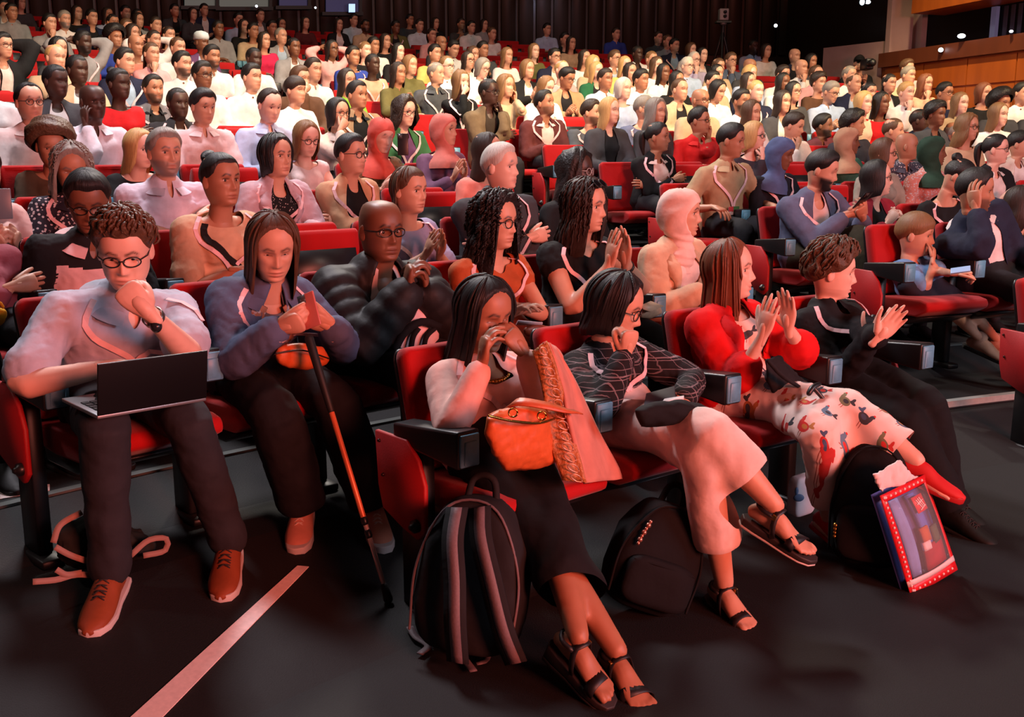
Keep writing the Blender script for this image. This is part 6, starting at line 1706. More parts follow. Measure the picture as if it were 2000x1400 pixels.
# labels: looks first, the row and the place along it where looks alone do not tell
for row in sorted({e['row'] for e in ents}):
    es = sorted([e for e in ents if e['row'] == row], key=lambda e: e['ang'])
    allr = sorted([e['ang'] for e in es] + [a for a, _ in OCC.get(row, [])])
    for e in es: e['idx'] = allr.index(e['ang'])
def look(e):
    h = 'bald' if e['hair'] == 'bald' else ('white-turbaned' if e['hair'] == 'turban' else None)
    tn = CNAME.get(e['col'], e['col']) + ' ' + TNAME[e['top']]
    if h: return '%s person in %s' % (h, tn)
    if e['hair'] == 'afro': return 'person with %s afro in %s' % (HNAME[e['hc']], tn)
    return 'person with %s %s hair in %s' % (SNAME[e['hair']].split()[-1], HNAME[e['hc']], tn)
for e in ents:
    lb = look(e) + ', %s row, %s from left' % (ORD[e['row'] - 1], ORD[min(e['idx'], 29)])
    while lb in USED: lb += ' in view'
    USED[lb] = 1
    far_person(e, lb)
# ------------------------------------------------------------------ chairs for everybody and the empty ones between
PITCHM = .575
def in_view(P, m=70):
    v = P - CAM
    if v @ FW < .5: return False
    x, y, d = project(P + np.array([0, 0, .9])); return -m < x < 2000 + m and -60 < y < 1500
A_END = math.radians(-29.6); B_START = math.radians(-23.9)
for row in range(1, 22):
    R = 9.0 + row; occ = sorted(OCC.get(row, []), key=lambda t: t[0])
    if not occ: occ = []
    lo_, hi_ = math.radians(-62), math.radians(12)
    if row >= 14: hi_ = math.radians(np.interp(row, [13, 15, 16, 21], [-5, -7, -12, -13]))
    seats = []        # (angle, label or None)
    for blk, (b0, b1) in enumerate(((lo_, A_END), (B_START, hi_))):
        pp = [o for o in occ if b0 - .02 <= o[0] <= b1 + .02] if blk == 0 else [o for o in occ if o[0] > b0 - .02]
        mid_ = (A_END + B_START) / 2
        pp = [o for o in occ if (o[0] < mid_) == (blk == 0)]
        if row == 1:
            if blk == 0: seats += [(a, l, i == 0, i == len(pp) - 1) for i, (a, l) in enumerate(pp)]
            else:
                Pe = on_radius(2030, 620, R); ae = math.atan2(Pe[0] - CC[0], Pe[1] - CC[1]) + .31 / R
                seats += [(ae + k * PITCHM / R, None, k == 0, False) for k in range(2)]
            continue
        angs = [a for a, _ in pp]; lab = dict(pp); res = list(angs)
        st = PITCHM / R
        if not angs:
            n = int((b1 - b0) / st); res = [b1 - (k + .5) * st for k in range(n)] if blk == 0 else [b0 + (k + .5) * st for k in range(n)]
        else:
            a = angs[0] - st
            left_lim = b0 if not (blk == 0 and row == 2) else angs[0] - .1 * st
            while a > left_lim + .35 * st: res.append(a); a -= st
            a = angs[-1] + st
            while a < b1 - .35 * st: res.append(a); a += st
            for p0, p1 in zip(angs[:-1], angs[1:]):
                n = int(round((p1 - p0) / st)) - 1
                for k in range(n): res.append(p0 + (p1 - p0) * (k + 1) / (n + 1))
        res.sort(); raw = list(res)
        if row > 2:
            for _ in range(40):
                for i in range(len(res) - 1):
                    g_ = (res[i + 1] - res[i]) * R
                    if g_ < .545: d_ = (.545 - g_) / 2 / R; res[i] -= d_; res[i + 1] += d_
        seats += [(a, lab.get(raw[i]), (i == 0 and (blk == 1 or row == 2)), (i == len(res) - 1 and blk == 0)) for i, a in enumerate(res)]
    ne = 0
    for a, l, le, re in seats:
        P = np.array([CC[0] + R * math.sin(a), CC[1] + R * math.cos(a), row_floor(row, a)])
        if not in_view(P, 120 if l else (260 if row == 1 else 70)): continue
        s_side = (P[:2] - W0) @ nside
        if s_side < .45 and l is None: continue
        if l is None:
            ne += 1; label = 'empty red tip-up seat, %s row from the front, %s empty one from the left' % (ORD[row - 1], ORD[min(ne - 1, 29)])
        else: label = ('red seat under ' if len(l.split()) < 14 else 'seat under ') + l
        w = label.split()
        if len(w) > 16: label = ' '.join(w[:16])
        chair(P, seat_yaw(P), label, l is not None, le, re, far=row > 8)
# ------------------------------------------------------------------ things carried, held and set down
def wp(R, x, y): return on_radius(x, y, R)
def floor_pt(x, y, h=0.0, right=False):
    z = h
    for _ in range(8):
        P = on_level(x, y, z); z = floorz(np.hypot(*(P[:2] - CC)), right) + h
    return P
def thing(name, label, cat, loc, group=None):
    o = empty(name, loc); tag(o, label, cat, group); return o
def part(name, g, mats, root, smooth=True, uv=False):
    """geometry given in world coordinates -> child of root (which is unrotated)"""
    off = np.array(root.location)
    me = geo_mesh(name, g, mats, smooth, uv=uv); me.transform(Matrix.Translation(-Vector(off)))
    o = bpy.data.objects.new(name, me); COL.objects.link(o); o.parent = root; return o
def sub(name, g, mats, par, root, smooth=True):
    off = np.array(root.location)
    me = geo_mesh(name, g, mats, smooth); me.transform(Matrix.Translation(-Vector(off)))
    o = bpy.data.objects.new(name, me); COL.objects.link(o); o.parent = par; return o
def bevpart(name, g, mats, root, w, seg=2, ang=35):
    o = part(name, g, mats, root); bevel_mesh(o.data, w, seg, ang); return o
def slab_vf(q, th, n=None):
    """thin plate from four world points (in turning order)"""
    q = [np.asarray(p, float) for p in q]; nn = unit(np.cross(q[1] - q[0], q[3] - q[0])) if n is None else unit(n)
    return hexa_vf([p - nn * th / 2 for p in q], [p + nn * th / 2 for p in q])
def onto(p, root, g, name, mats, smooth=True):
    """world geometry -> child of a person (whose Empty is rotated)"""
    me = geo_mesh(name, g, mats, smooth)
    M = Matrix.Translation(Vector(p.seat.O)) @ Matrix.Rotation(p.seat.yaw, 4, 'Z'); me.transform(M.inverted())
    return link(name, me, root)
def blob_vf(c, X, Y, Z, r, e=.55, n=24, m=16, noise=0, seed=1):
    """rounded box: superellipsoid with half sizes r along X, Y, Z"""
    V, F = ball_vf((0, 0, 0), 1.0, n, m); V = np.sign(V) * np.abs(V) ** e
    V = V * np.asarray(r)
    W = np.asarray(c) + np.outer(V[:, 0], X) + np.outer(V[:, 1], Y) + np.outer(V[:, 2], Z)
    if noise:
        d = W - np.asarray(c); d /= np.maximum(np.linalg.norm(d, axis=1), 1e-6)[:, None]; W = W + d * folds(W, noise, 40, seed)[:, None]
    return W, F

def wl(p, P):      # sitter's local point -> world
    return rotz(p.seat.yaw) @ np.asarray(P, float) + p.seat.O
def wd(p, v): return rotz(p.seat.yaw) @ np.asarray(v, float)

# ---- bird print dress of the person in the red blazer: one skirt around both legs
def bird_mat():
    m, nt, b = new_mat('bird_print_fabric')
    tc = N(nt, 'ShaderNodeTexCoord'); mp = N(nt, 'ShaderNodeMapping'); mp.inputs['Scale'].default_value = (10.5, 10.5, 1)
    nt.links.new(tc.outputs['UV'], mp.inputs[0])
    vo = N(nt, 'ShaderNodeTexVoronoi', voronoi_dimensions='2D'); vo.inputs['Scale'].default_value = 1.0; vo.inputs['Randomness'].default_value = .25
    nt.links.new(mp.outputs[0], vo.inputs['Vector'])
    sb = N(nt, 'ShaderNodeVectorMath', operation='SUBTRACT'); nt.links.new(mp.outputs[0], sb.inputs[0]); nt.links.new(vo.outputs['Position'], sb.inputs[1])
    sp = N(nt, 'ShaderNodeSeparateXYZ'); nt.links.new(sb.outputs[0], sp.inputs[0])
    sc = N(nt, 'ShaderNodeSeparateColor'); nt.links.new(vo.outputs['Color'], sc.inputs[0])
    flip = mth(nt, 'SUBTRACT', mth(nt, 'MULTIPLY', mth(nt, 'GREATER_THAN', sc.outputs[1], .5), 2.0), 1.0)
    x = mth(nt, 'MULTIPLY', sp.outputs[0], flip); y = sp.outputs[1]
    def ell(cx, cy, rx, ry):
        a = mth(nt, 'POWER', mth(nt, 'DIVIDE', mth(nt, 'SUBTRACT', x, cx), rx), 2.0)
        c = mth(nt, 'POWER', mth(nt, 'DIVIDE', mth(nt, 'SUBTRACT', y, cy), ry), 2.0)
        return mth(nt, 'LESS_THAN', mth(nt, 'ADD', a, c), 1.0)
    body = ell(0, 0, .24, .15); neck = ell(.19, .13, .075, .15); head = ell(.22, .25, .07, .06)
    tail = mth(nt, 'MAXIMUM', ell(-.28, .12, .13, .055), ell(-.24, .20, .06, .12)); wing = ell(-.04, .02, .12, .07)
    comb = ell(.22, .32, .045, .035); leg = mth(nt, 'MAXIMUM', ell(.03, -.21, .014, .09), ell(-.06, -.21, .014, .09))
    def ramp(cols, fac):
        r = N(nt, 'ShaderNodeValToRGB'); r.color_ramp.interpolation = 'CONSTANT'
        for i, c in enumerate(cols):
            e = r.color_ramp.elements[i] if i < 2 else r.color_ramp.elements.new(i / len(cols))
            e.position = i / len(cols); e.color = (*lin(c), 1)
        nt.links.new(fac, r.inputs[0]); return r.outputs[0]
    c1 = ramp([(70, 88, 112), (176, 108, 60), (62, 66, 74), (196, 52, 48), (120, 122, 90), (92, 124, 146)], sc.outputs[0])
    c2 = ramp([(200, 56, 50), (70, 90, 120), (190, 130, 70), (60, 60, 66)], sc.outputs[2])
    o = mix_rgb(nt, leg, lin((238, 208, 198)), lin((150, 70, 50)))
    o = mix_rgb(nt, tail, o, c2); o = mix_rgb(nt, mth(nt, 'MAXIMUM', body, mth(nt, 'MAXIMUM', neck, head)), o, c1)
    o = mix_rgb(nt, wing, o, c2); o = mix_rgb(nt, comb, o, lin((200, 40, 40)))
    nt.links.new(o, b.inputs['Base Color']); b.inputs['Roughness'].default_value = .85
    return m
M_BIRD = bird_mat()
def skirt(p):
    g = Geo(); l0, l1 = p.legs
    A0 = catmull(arm_path(dict(S=l0['H'], E=l0['K'], W=l0['A'])), 26); A1 = catmull(arm_path(dict(S=l1['H'], E=l1['K'], W=l1['A'])), 26)
    n0, n1 = 24, 23
    for A, n_, r in ((A0, n0, (.098, .086, .074, .078)), (A1, n1, (.098, .084, .072, .078))):
        rr = np.interp(np.linspace(0, 1, n_), [0, .3, .55, 1], r); g.add(*tube_vf(A[:n_], rr, 16, ref=(1, .1, .1)))
    for i in range(0, 22):
        a, b = A0[i], A1[i]; g.add(*tube_vf([a, (a + b) / 2, b], [.070, .068, .068], 10, ref=(0, 0, 1)))
    g.add(*tube_vf([p.low, p.pel, p.B[9], p.B[12]], [(.19, .14), (.19, .14), (.165, .125), (.155, .12)], 18, ref=(0, 1, 0), m=8))
    V, F, Nn = remesh(g, .010, 6)
    c = V[F].mean(1); keep = np.ones(len(F), bool)
    for A, n_, l in ((A0, n0, l0), (A1, n1, l1)):
        d = unit(l['A'] - l['K']); q = c - A[n_ - 1]; al = q @ d; keep &= ~((al > -.004) & (np.linalg.norm(q - np.outer(al, d), axis=1) < .13) & (al < .12))
    V, F, u = drop_loose(V, F[keep]); Nn = Nn[u]; V = smooth_rim(V, F)
    V = V + Nn * folds(V, .006, 22, 77)[:, None] + Nn * folds(V, .0025, 60, 78)[:, None]
    # the print runs along the thighs on the side that faces up and out
    toc = p.seat.L(CAM) - p.pel; nrm_ = unit(unit(toc) * .75 + np.array([0, 0, .75])); Ld = unit((l0['K'] + l1['K']) / 2 - p.pel); Ld = unit(Ld - nrm_ * (Ld @ nrm_)); Sd = np.cross(nrm_, Ld)
    uv = np.stack([V @ Ld, V @ Sd], 1)
    me = quad_mesh('skirt', V, F, uv); me.materials.append(M_BIRD); link('skirt', me, p.root)
skirt(P_RED)
# bodice front of the dress shows between the blazer edges
for o in P_RED.root.children:
    if o.name.startswith('shirt'):
        me = o.data; n = len(me.vertices); co = np.empty(n * 3, np.float32); me.vertices.foreach_get('co', co); co = co.reshape(-1, 3) @ rotz(P_RED.seat.yaw).T
        L = np.empty(len(me.loops), np.int32); me.loops.foreach_get('vertex_index', L)
        u = me.uv_layers.new(name='UVMap'); u.data.foreach_set('uv', np.stack([co[:, 0] * .94 - co[:, 1] * .34, co[:, 2]], 1)[L].astype(np.float32).ravel()); me.materials[0] = M_BIRD

M_GOLD_B = plain('brass_button', (220, 170, 90), .3, .9)
# ---- sandals and shoes of the front row
def sandal(p, l, kind, flip):
    X, Y, Z = foot_frame(l); k = p.k; A = l['A']
    f = lambda V: A + (np.outer(np.asarray(V)[:, 0] * flip, X) + np.outer(np.asarray(V)[:, 1], Y) + np.outer(np.asarray(V)[:, 2], Z)) * k
    out = [(-.030, -.062), (-.036, -.02), (-.038, .04), (-.047, .11), (-.044, .16), (-.030, .190), (-.004, .196), (.026, .182), (.042, .15), (.043, .10), (.036, .04), (.035, -.02), (.029, -.062), (0, -.078)]
    n = len(out)
    if kind == 'wedge': hz = lambda y: np.interp(y, [-.08, .06, .20], [.060, .040, .026])
    else: hz = lambda y: np.interp(y, [-.08, .06, .20], [.034, .030, .022])
    def slab(z0, z1, sc=1.0):
        V = [(x * sc, y * sc, -.083 - hz(y) * z0) for x, y in out] + [(x * sc, y * sc, -.083 - hz(y) * z1) for x, y in out]
        return f(V), [tuple(range(n)), tuple(range(n, 2 * n))[::-1]] + [(i, n + i, n + (i + 1) % n, (i + 1) % n) for i in range(n)]
    blk = plain('black_sandal_leather', (26, 22, 24), .5); g = Geo(); g.add(*slab(0, .72)); 
    o = onto_local(p, g, 'sandal', [plain('dark_brown_platform', (46, 36, 36), .6)], .004)
    g = Geo(); g.add(*slab(.74, 1.0)); onto_local(p, g, 'sole', [plain('pale_rubber_sole', (205, 190, 185), .6) if kind != 'wedge' else plain('dark_rubber_sole', (40, 32, 32), .6)], .003, o)
    def strap(pts, nrm, w):
        g = Geo(); C = catmull(np.array(pts), 12); Nn = [unit(q - np.array([0, q[1], -.06])) for q in C] if nrm is None else nrm
        V, F = ribbon_vf(C, Nn, w, .003); g.add(f(V), F); return g
    onto_local(p, strap([(-.048, .125, -.083), (-.044, .122, -.060), (-.020, .118, -.046), (.015, .112, -.047), (.040, .104, -.062), (.045, .10, -.083)], None, .034), 'strap', [blk], 0, o)
    onto_local(p, strap([(-.040, .05, -.083), (-.040, .035, -.05), (-.030, .022, -.012), (0, .030, .004), (.030, .022, -.012), (.040, .03, -.05), (.038, .045, -.083)], None, .018), 'strap', [blk], 0, o)
    onto_local(p, strap([(-.034, .02, -.02), (-.036, -.025, -.02), (0, -.052, -.022), (.036, -.025, -.02), (.034, .02, -.02)], None, .014), 'strap', [blk], 0, o)
    g = Geo(); g.add(f(box_vf(.030, .040, .012, .026, -.030, -.012)[0]), box_vf(0, 1, 0, 1, 0, 1)[1]); onto_local(p, g, 'buckle', [plain('brass_buckle', (200, 160, 90), .3, 1.0)], .001, o)
    # painted nails belong to the sandal wearer's toes
    return o
def onto_local(p, g, name, mats, bev=0, par=None):
    me = geo_mesh(name, g, mats)
    if bev: bevel_mesh(me, bev, 2, 40)
    return link(name, me, par or p.root)
for p, kind in ((P_W1, 'wedge'), (P_PLAID, 'flat')):
    for q, l in enumerate(p.legs): sandal(p, l, kind, 1 if q == 0 else -1)
for l in P_RED.legs: shoe(P_RED, l, P_RED.root, 'shoe', plain('red_suede_shoe', (196, 24, 26), .7), plain('red_sole', (170, 20, 22), .6), laces=False, sc=.94)

# brass button at the slit of the black culottes
for o in P_W1.root.children:
    if o.name.startswith('trousers'):
        from mathutils.bvhtree import BVHTree
        bt_ = BVHTree.FromPolygons([v.co[:] for v in o.data.vertices], [p_.vertices[:] for p_ in o.data.polygons]); o0 = P_W1.seat.L(CAM); dd = P_W1.seat.Rinv @ ray(1137, 983); h_ = bt_.ray_cast(Vector(o0), Vector(dd))
        if h_[0] is not None:
            g = Geo(); g.add(*ball_vf(np.array(h_[0]), .0085, 12, 8)); link('button', geo_mesh('button', g, [M_GOLD_B]), o)
        break

# ---- laptop on the knees
Rm = 11.0
TL, TR, BR, BL = wp(Rm - .60, 190, 711), wp(Rm - .60, 405, 684), wp(Rm - .55, 403, 776), wp(Rm - .55, 190, 812)
lt = thing('laptop', 'black laptop seen from behind on the knees of the grey polo sitter', 'laptop', (BL + BR) / 2)
g = Geo(); g.add(*slab_vf([BL, BR, TR, TL], .006)); bevpart('screen_lid', g, [plain('laptop_black_lid', (16, 15, 17), .4)], lt, .002)
back = wd(P_MAN, (0, -.235, .012)); nn = np.array([0, 0, .011])
g = Geo(); g.add(*hexa_vf([BL - nn, BR - nn, BR + back - nn, BL + back - nn], [BL, BR, BR + back, BL + back])); base = bevpart('keyboard_base', g, [plain('laptop_silver', (150, 148, 150), .35, .7)], lt, .003)
g = Geo()
for r in range(5):
    for c in range(12):
        a = BL + (BR - BL) * (.06 + c * .074) + back * (.12 + r * .11); e1 = (BR - BL) * .06; e2 = back * .085
        g.add(*hexa_vf([a, a + e1, a + e1 + e2, a + e2], [q + np.array([0, 0, .003]) for q in (a, a + e1, a + e1 + e2, a + e2)]))
sub('keys', g, [M_BLK], base, lt, False)

# watch of the polo sitter, bracelet, ring, earring and necklace of the person in pink
def band(p, q, u, r, w, name, mat, dial=None):
    a = p.arms[q]; d = unit(a['W'] - a['E']); c = a['W'] + d * u
    g = Geo(); n = 24
    s1 = unit(np.cross(d, (0, 0, 1))); s2 = np.cross(d, s1); V = []
    for i in range(n):
        t = 2 * math.pi * i / n; o = s1 * math.cos(t) + s2 * math.sin(t)
        V += [c + o * r - d * w / 2, c + o * r + d * w / 2, c + o * (r + .003) + d * w / 2, c + o * (r + .003) - d * w / 2]
    F = [(4 * i + j, 4 * i + (j + 1) % 4, 4 * ((i + 1) % n) + (j + 1) % 4, 4 * ((i + 1) % n) + j) for i in range(n) for j in range(4)]
    g.add(np.array(V), F); o = link(name, geo_mesh(name, g, [mat]), p.root)
    if dial:
        dv = p.seat.D(dial); dv = unit(dv - d * (dv @ d)); g = Geo(); g.add(*tube_vf([c + dv * (r - .002), c + dv * (r + .008)], [.019, .018], 18, ref=d)); link('watch_face', geo_mesh('watch_face', g, [plain('watch_dial', (40, 40, 44), .2)]), o)
    return o
M_STEEL = plain('brushed_steel', (190, 180, 175), .3, 1.0); M_GOLD = plain('gold', (220, 160, 80), .25, 1.0)
band(P_MAN, 1, -.03, .031, .018, 'wrist_watch', M_STEEL, (0, -1, .3))
for i in range(3): band(P_W1, 0, -.012 - i * .009, .0275, .005, 'bracelet', M_GOLD)
band(P_SUNG, 1, -.03, .027, .016, 'wrist_band', M_BLK)
band(P_BLACK, 0, -.01, .0255, .004, 'bracelet', M_GOLD)
def earring(p, sx, loc=(.078, -.006, -.052), big=True):
    g = Geo(); M = np.array(head_matrix(p))
    tr = lambda V: np.asarray(V) @ M[:3, :3].T + M[:3, 3]
    c = np.array(loc) * (sx, 1, 1)
    a = np.linspace(0, 2 * math.pi, 15); P = np.stack([np.full(15, c[0]), c[1] + .010 * np.sin(a), c[2] + .020 * np.cos(a)], 1) if big else np.stack([np.full(15, c[0]), c[1] + .006 * np.sin(a), c[2] + .006 * np.cos(a)], 1)
    V, F = tube_vf(P, np.full(15, .0042 if big else .002), 6, ref=(1, 0, 0), cap=False); g.add(tr(V), F); link('earring', geo_mesh('earring', g, [M_GOLD]), p.root)
earring(P_W1, 1); earring(P_DENIM, 1, big=False); earring(P_SUNG, 1, big=False)
g = Geo()
for u in np.linspace(-1, 1, 24):
    q, nn = torso_pt(P_W1, .955 - .10 * (1 - u * u), u * 1.0, .006 + .012); g.add(*ball_vf(q, .005 if abs(u) > .3 else .008, 8, 5))
link('necklace', geo_mesh('necklace', g, [M_GOLD]), P_W1.root)
# sunglasses pushed up on the head
def sunglasses(p):
    g = Geo(); gl = Geo()
    for sx in (1, -1):
        V, F = ball_vf((sx * .033, .0, 0), (.029, .006, .023), 14, 8); gl.add(V, F)
        a = np.linspace(0, 2 * math.pi, 17); g.add(*tube_vf(np.stack([sx * .033 + .031 * np.cos(a), 0 * a, .025 * np.sin(a)], 1), np.full(17, .003), 5, ref=(0, 1, 0), cap=False))
        g.add(*tube_vf([(sx * .062, -.005, .006), (sx * .09, -.06, 0), (sx * .092, -.11, -.012)], [.003] * 3, 5))
    M = head_matrix(p) @ Matrix.Translation((0, .068, .112)) @ Matrix.Rotation(math.radians(48), 4, 'X')
    o = link('sunglasses', geo_mesh('sunglasses', g, [M_BLK]), p.root, M); link('lens', geo_mesh('lens', gl, [plain('sunglass_lens', (20, 18, 20), .08, spec=.9)]), o)
sunglasses(P_SUNG)

# denim details: wide collar, pale turned cuffs, buttons, chest pockets and the patterned scarf
collar(P_DENIM, P_DENIM.root, cloth((84, 92, 118), .85, 'denim'), 2, .036, .55)
for q in (0, 1):
    a = P_DENIM.arms[q]; d = unit(a['W'] - a['E']); g = Geo(); g.add(*tube_vf([a['W'] - d * .075, a['W'] - d * .045, a['W'] - d * .012], [.045, .047, .050], 16, cap=False)); link('cuff', solid(geo_mesh('cuff', g, []), .004), P_DENIM.root).data.materials.append(cloth((196, 160, 152)))
g = Geo()
for i in range(5):
    q_, n_ = torso_pt(P_DENIM, .80 - i * .12, -.40, .036); g.add(*ball_vf(q_, .008, 8, 5))
link('button', geo_mesh('button', g, [plain('copper_button', (190, 120, 90), .3, .8)]), P_DENIM.root)
for sg in (1, -1):
    P_ = []; N_ = []
    for u in np.linspace(0, 1, 10): q_, n_ = torso_pt(P_DENIM, .97 - .50 * u, sg * (.55 - .38 * u), .030); P_.append(q_); N_.append(n_)
    g = Geo(); g.add(*ribbon_vf(P_, N_, [.05] * 10, .006)); link('scarf', geo_mesh('scarf', g, [cloth((176, 120, 96), .85, 'pattern')]), P_DENIM.root)

# crossbody strap of the person with the bun
from mathutils.bvhtree import BVHTree
bv_ = skin_of(P_BUN); P_ = []; N_ = []
for u in np.linspace(0, 1, 16):
    q_, n_ = torso_pt(P_BUN, .93 - .55 * u, .95 - 1.35 * u, .02); n_ = unit(n_ * (.3 + .7 * u) + P_BUN.T[-1] * (1 - u)); h_ = bv_.ray_cast(Vector(q_ + n_ * .14), Vector(-n_), .2)
    P_.append((np.array(h_[0]) if h_[0] is not None else q_) + n_ * .006); N_.append(n_)
g = Geo(); g.add(*ribbon_vf(P_, N_, .03, .004)); link('crossbody_strap', geo_mesh('crossbody_strap', g, [cloth((28, 24, 24))], smooth=False), P_BUN.root)

# ---- phones, cards, papers
def phone(label, c, X, Y, Z, w=.075, h=.15, name='phone', cat='phone', back=(30, 28, 30), cam_=True):
    c = np.asarray(c, float); X, Y = unit(X), unit(Y); Z = unit(np.cross(X, Y)); Y = np.cross(Z, X)
    r = thing(name, label, cat, c)
    q = [c + X * sx * w / 2 + Y * sy * h / 2 for sx, sy in ((-1, -1), (1, -1), (1, 1), (-1, 1))]
    g = Geo(); g.add(*slab_vf(q, .008)); bevpart('case', g, [plain('phone_%d_%d_%d' % back, back, .3)], r, .003)
    q2 = [c + X * sx * w * .46 + Y * sy * h * .47 - Z * .0045 for sx, sy in ((-1, -1), (1, -1), (1, 1), (-1, 1))]
    g = Geo(); g.add(*slab_vf(q2, .001)); part('screen', g, [plain('phone_screen', (20, 22, 28), .1, emit=((150, 170, 210), .12))], r)
    if cam_:
        g = Geo(); cc_ = c + X * -w * .25 + Y * h * .36 + Z * .005
        g.add(*slab_vf([cc_ + X * sx * .015 + Y * sy * .015 for sx, sy in ((-1, -1), (1, -1), (1, 1), (-1, 1))], .003)); part('camera_bump', g, [plain('phone_camera', (70, 66, 66), .2)], r)
    return r
hm = lambda p: (wl(p, p.arms[0]['W'] + p.arms[0]['dir'] * .09) + wl(p, p.arms[1]['W'] + p.arms[1]['dir'] * .09)) / 2
cD = wp(11 - .46, 604, 606)
phone('phone in pale red case held by the person in denim jacket', cD, (.80, -.3, .35), (-.30, .35, .85), 0, w=.066, h=.12, back=(206, 120, 112))
phone('phone held by the bearded person in blue grey jacket', wp(12 - .42, 1686, 390), (.8, .5, .1), (.5, -.5, .7), 0)
phone('black phone held up by the person in salmon headscarf', wp(14 - .38, 787, 282), (1, .1, 0), (.1, .1, 1), 0)
phone('pale blue card held by the child', wp(11 - .42, 1876, 527), (.8, -.4, .18), (.3, .8, .4), 0, w=.10, h=.055, name='card', cat='card', back=(150, 180, 220), cam_=False)
phone('grey tablet held up at the left photo edge', wp(13 - .3, 2, 398), (.7, .3, 0), (.0, .1, 1), 0, w=.09, h=.14, name='tablet', cat='tablet', back=(120, 124, 132), cam_=False)

# ---- walking stick of the denim sitter: copper and silver tube, black grip, rubber tip
top = wp(11 - .50, 604, 662); tipp = floor_pt(759, 1172, .012)
cn = thing('walking_stick', 'copper and silver walking stick leaning from the denim sitter to the floor', 'cane', tipp)
def seg(a, b, r0, r1): 
    g = Geo(); g.add(*tube_vf([top + (tipp - top) * a, top + (tipp - top) * b], [r0, r1], 14, ref=(0, 1, 0))); return g
part('grip', seg(0, .28, .016, .012), [plain('black_rubber_grip', (22, 20, 20), .6)], cn)
part('upper_tube', seg(.27, .70, .0095, .0095), [plain('copper_tube', (226, 120, 76), .38, .25)], cn)
part('lower_tube', seg(.70, .955, .008, .008), [plain('silver_tube', (224, 190, 178), .35, .3)], cn)
for a in (.695, .745): part('locking_ring', seg(a, a + .014, .012, .012), [M_BLK], cn)
part('rubber_tip', seg(.945, .995, .011, .016), [plain('rubber_tip', (28, 24, 24), .7)], cn)

# ---- soft bags
def pouch(name, label, cat, outline, R, depth, mat, flap=None, strap=None, noise=.006, seed=3):
    """slouchy bag from a photo outline standing at stage radius R, with real depth"""
    P = [wp(R, x, y) for x, y in outline]; c = sum(P) / len(P)
    nv = unit(CAM * (1, 1, 0) + np.array([0, 0, c[2]]) - c); nv = unit(nv + np.array([0, 0, .25])); n = len(P)
    rows = []
    for t, s_ in ((-1, .55), (-.8, .85), (-.3, 1.0), (.3, 1.0), (.75, .86), (.95, .6), (1.03, .25)):
        rows.append([c + (q - c) * s_ + nv * depth / 2 * t for q in P])
    V = np.array([q for r in rows for q in r]); K = len(rows)
    F = [(i * n + j, i * n + (j + 1) % n, (i + 1) * n + (j + 1) % n, (i + 1) * n + j) for i in range(K - 1) for j in range(n)] + [tuple(range(n))[::-1], tuple(range((K - 1) * n, K * n))]
    g0 = Geo(); g0.add(V, F); V, F, Nn = remesh(g0, .009, 8); V = V + Nn * folds(V, noise, 30, seed)[:, None] + Nn * folds(V, noise * .5, 70, seed + 1)[:, None]
    r = thing(name, label, cat, c); me = quad_mesh('body', V, F) if isinstance(F, np.ndarray) else np_mesh('body', V, F); me.materials.append(mat); me.transform(Matrix.Translation(-Vector(c)))
    o = bpy.data.objects.new('bag_body', me); COL.objects.link(o); o.parent = r
    return r, o, c, nv
def leather(name, c, rough=.45): return plain(name, c, rough, bmp=(55, .25))
M_OR = leather('orange_leather', (204, 96, 44))
hb, hbo, hc_, hn = pouch('handbag', 'slouchy orange leather handbag on the lap of the person in pink', 'handbag', [(948, 812), (975, 795), (1030, 790), (1070, 800), (1082, 850), (1090, 905), (1050, 918), (985, 925), (962, 890), (945, 850)], 9.62, .13, M_OR, noise=.005)
g = Geo(); C = catmull(np.array([wp(9.66, 985, 800), wp(9.60, 1010, 786), wp(9.55, 1060, 792), wp(9.53, 1105, 802), wp(9.56, 1130, 806)]), 18)
g.add(*ribbon_vf(C, [np.array([0, -.5, .9])] * 18, .030, .005)); part('strap', g, [leather('tan_strap', (196, 92, 52))], hb)
g = Geo(); C = catmull(np.array([wp(9.54, 955, 812), wp(9.53, 1000, 822), wp(9.53, 1050, 826), wp(9.54, 1082, 818)]), 16); g.add(*tube_vf(C, np.full(16, .004), 6)); part('zip', g, [M_GOLD], hb)
g = Geo()
for x, y in ((1002, 806), (1058, 812)): 
    q = wp(9.53, x, y); a = np.linspace(0, 6.283, 13); g.add(*tube_vf(np.stack([q[0] + .012 * np.cos(a), q[1] + 0 * a, q[2] + .012 * np.sin(a)], 1), np.full(13, .0025), 5, ref=(0, 1, 0), cap=False))
part('ring', g, [M_GOLD], hb)

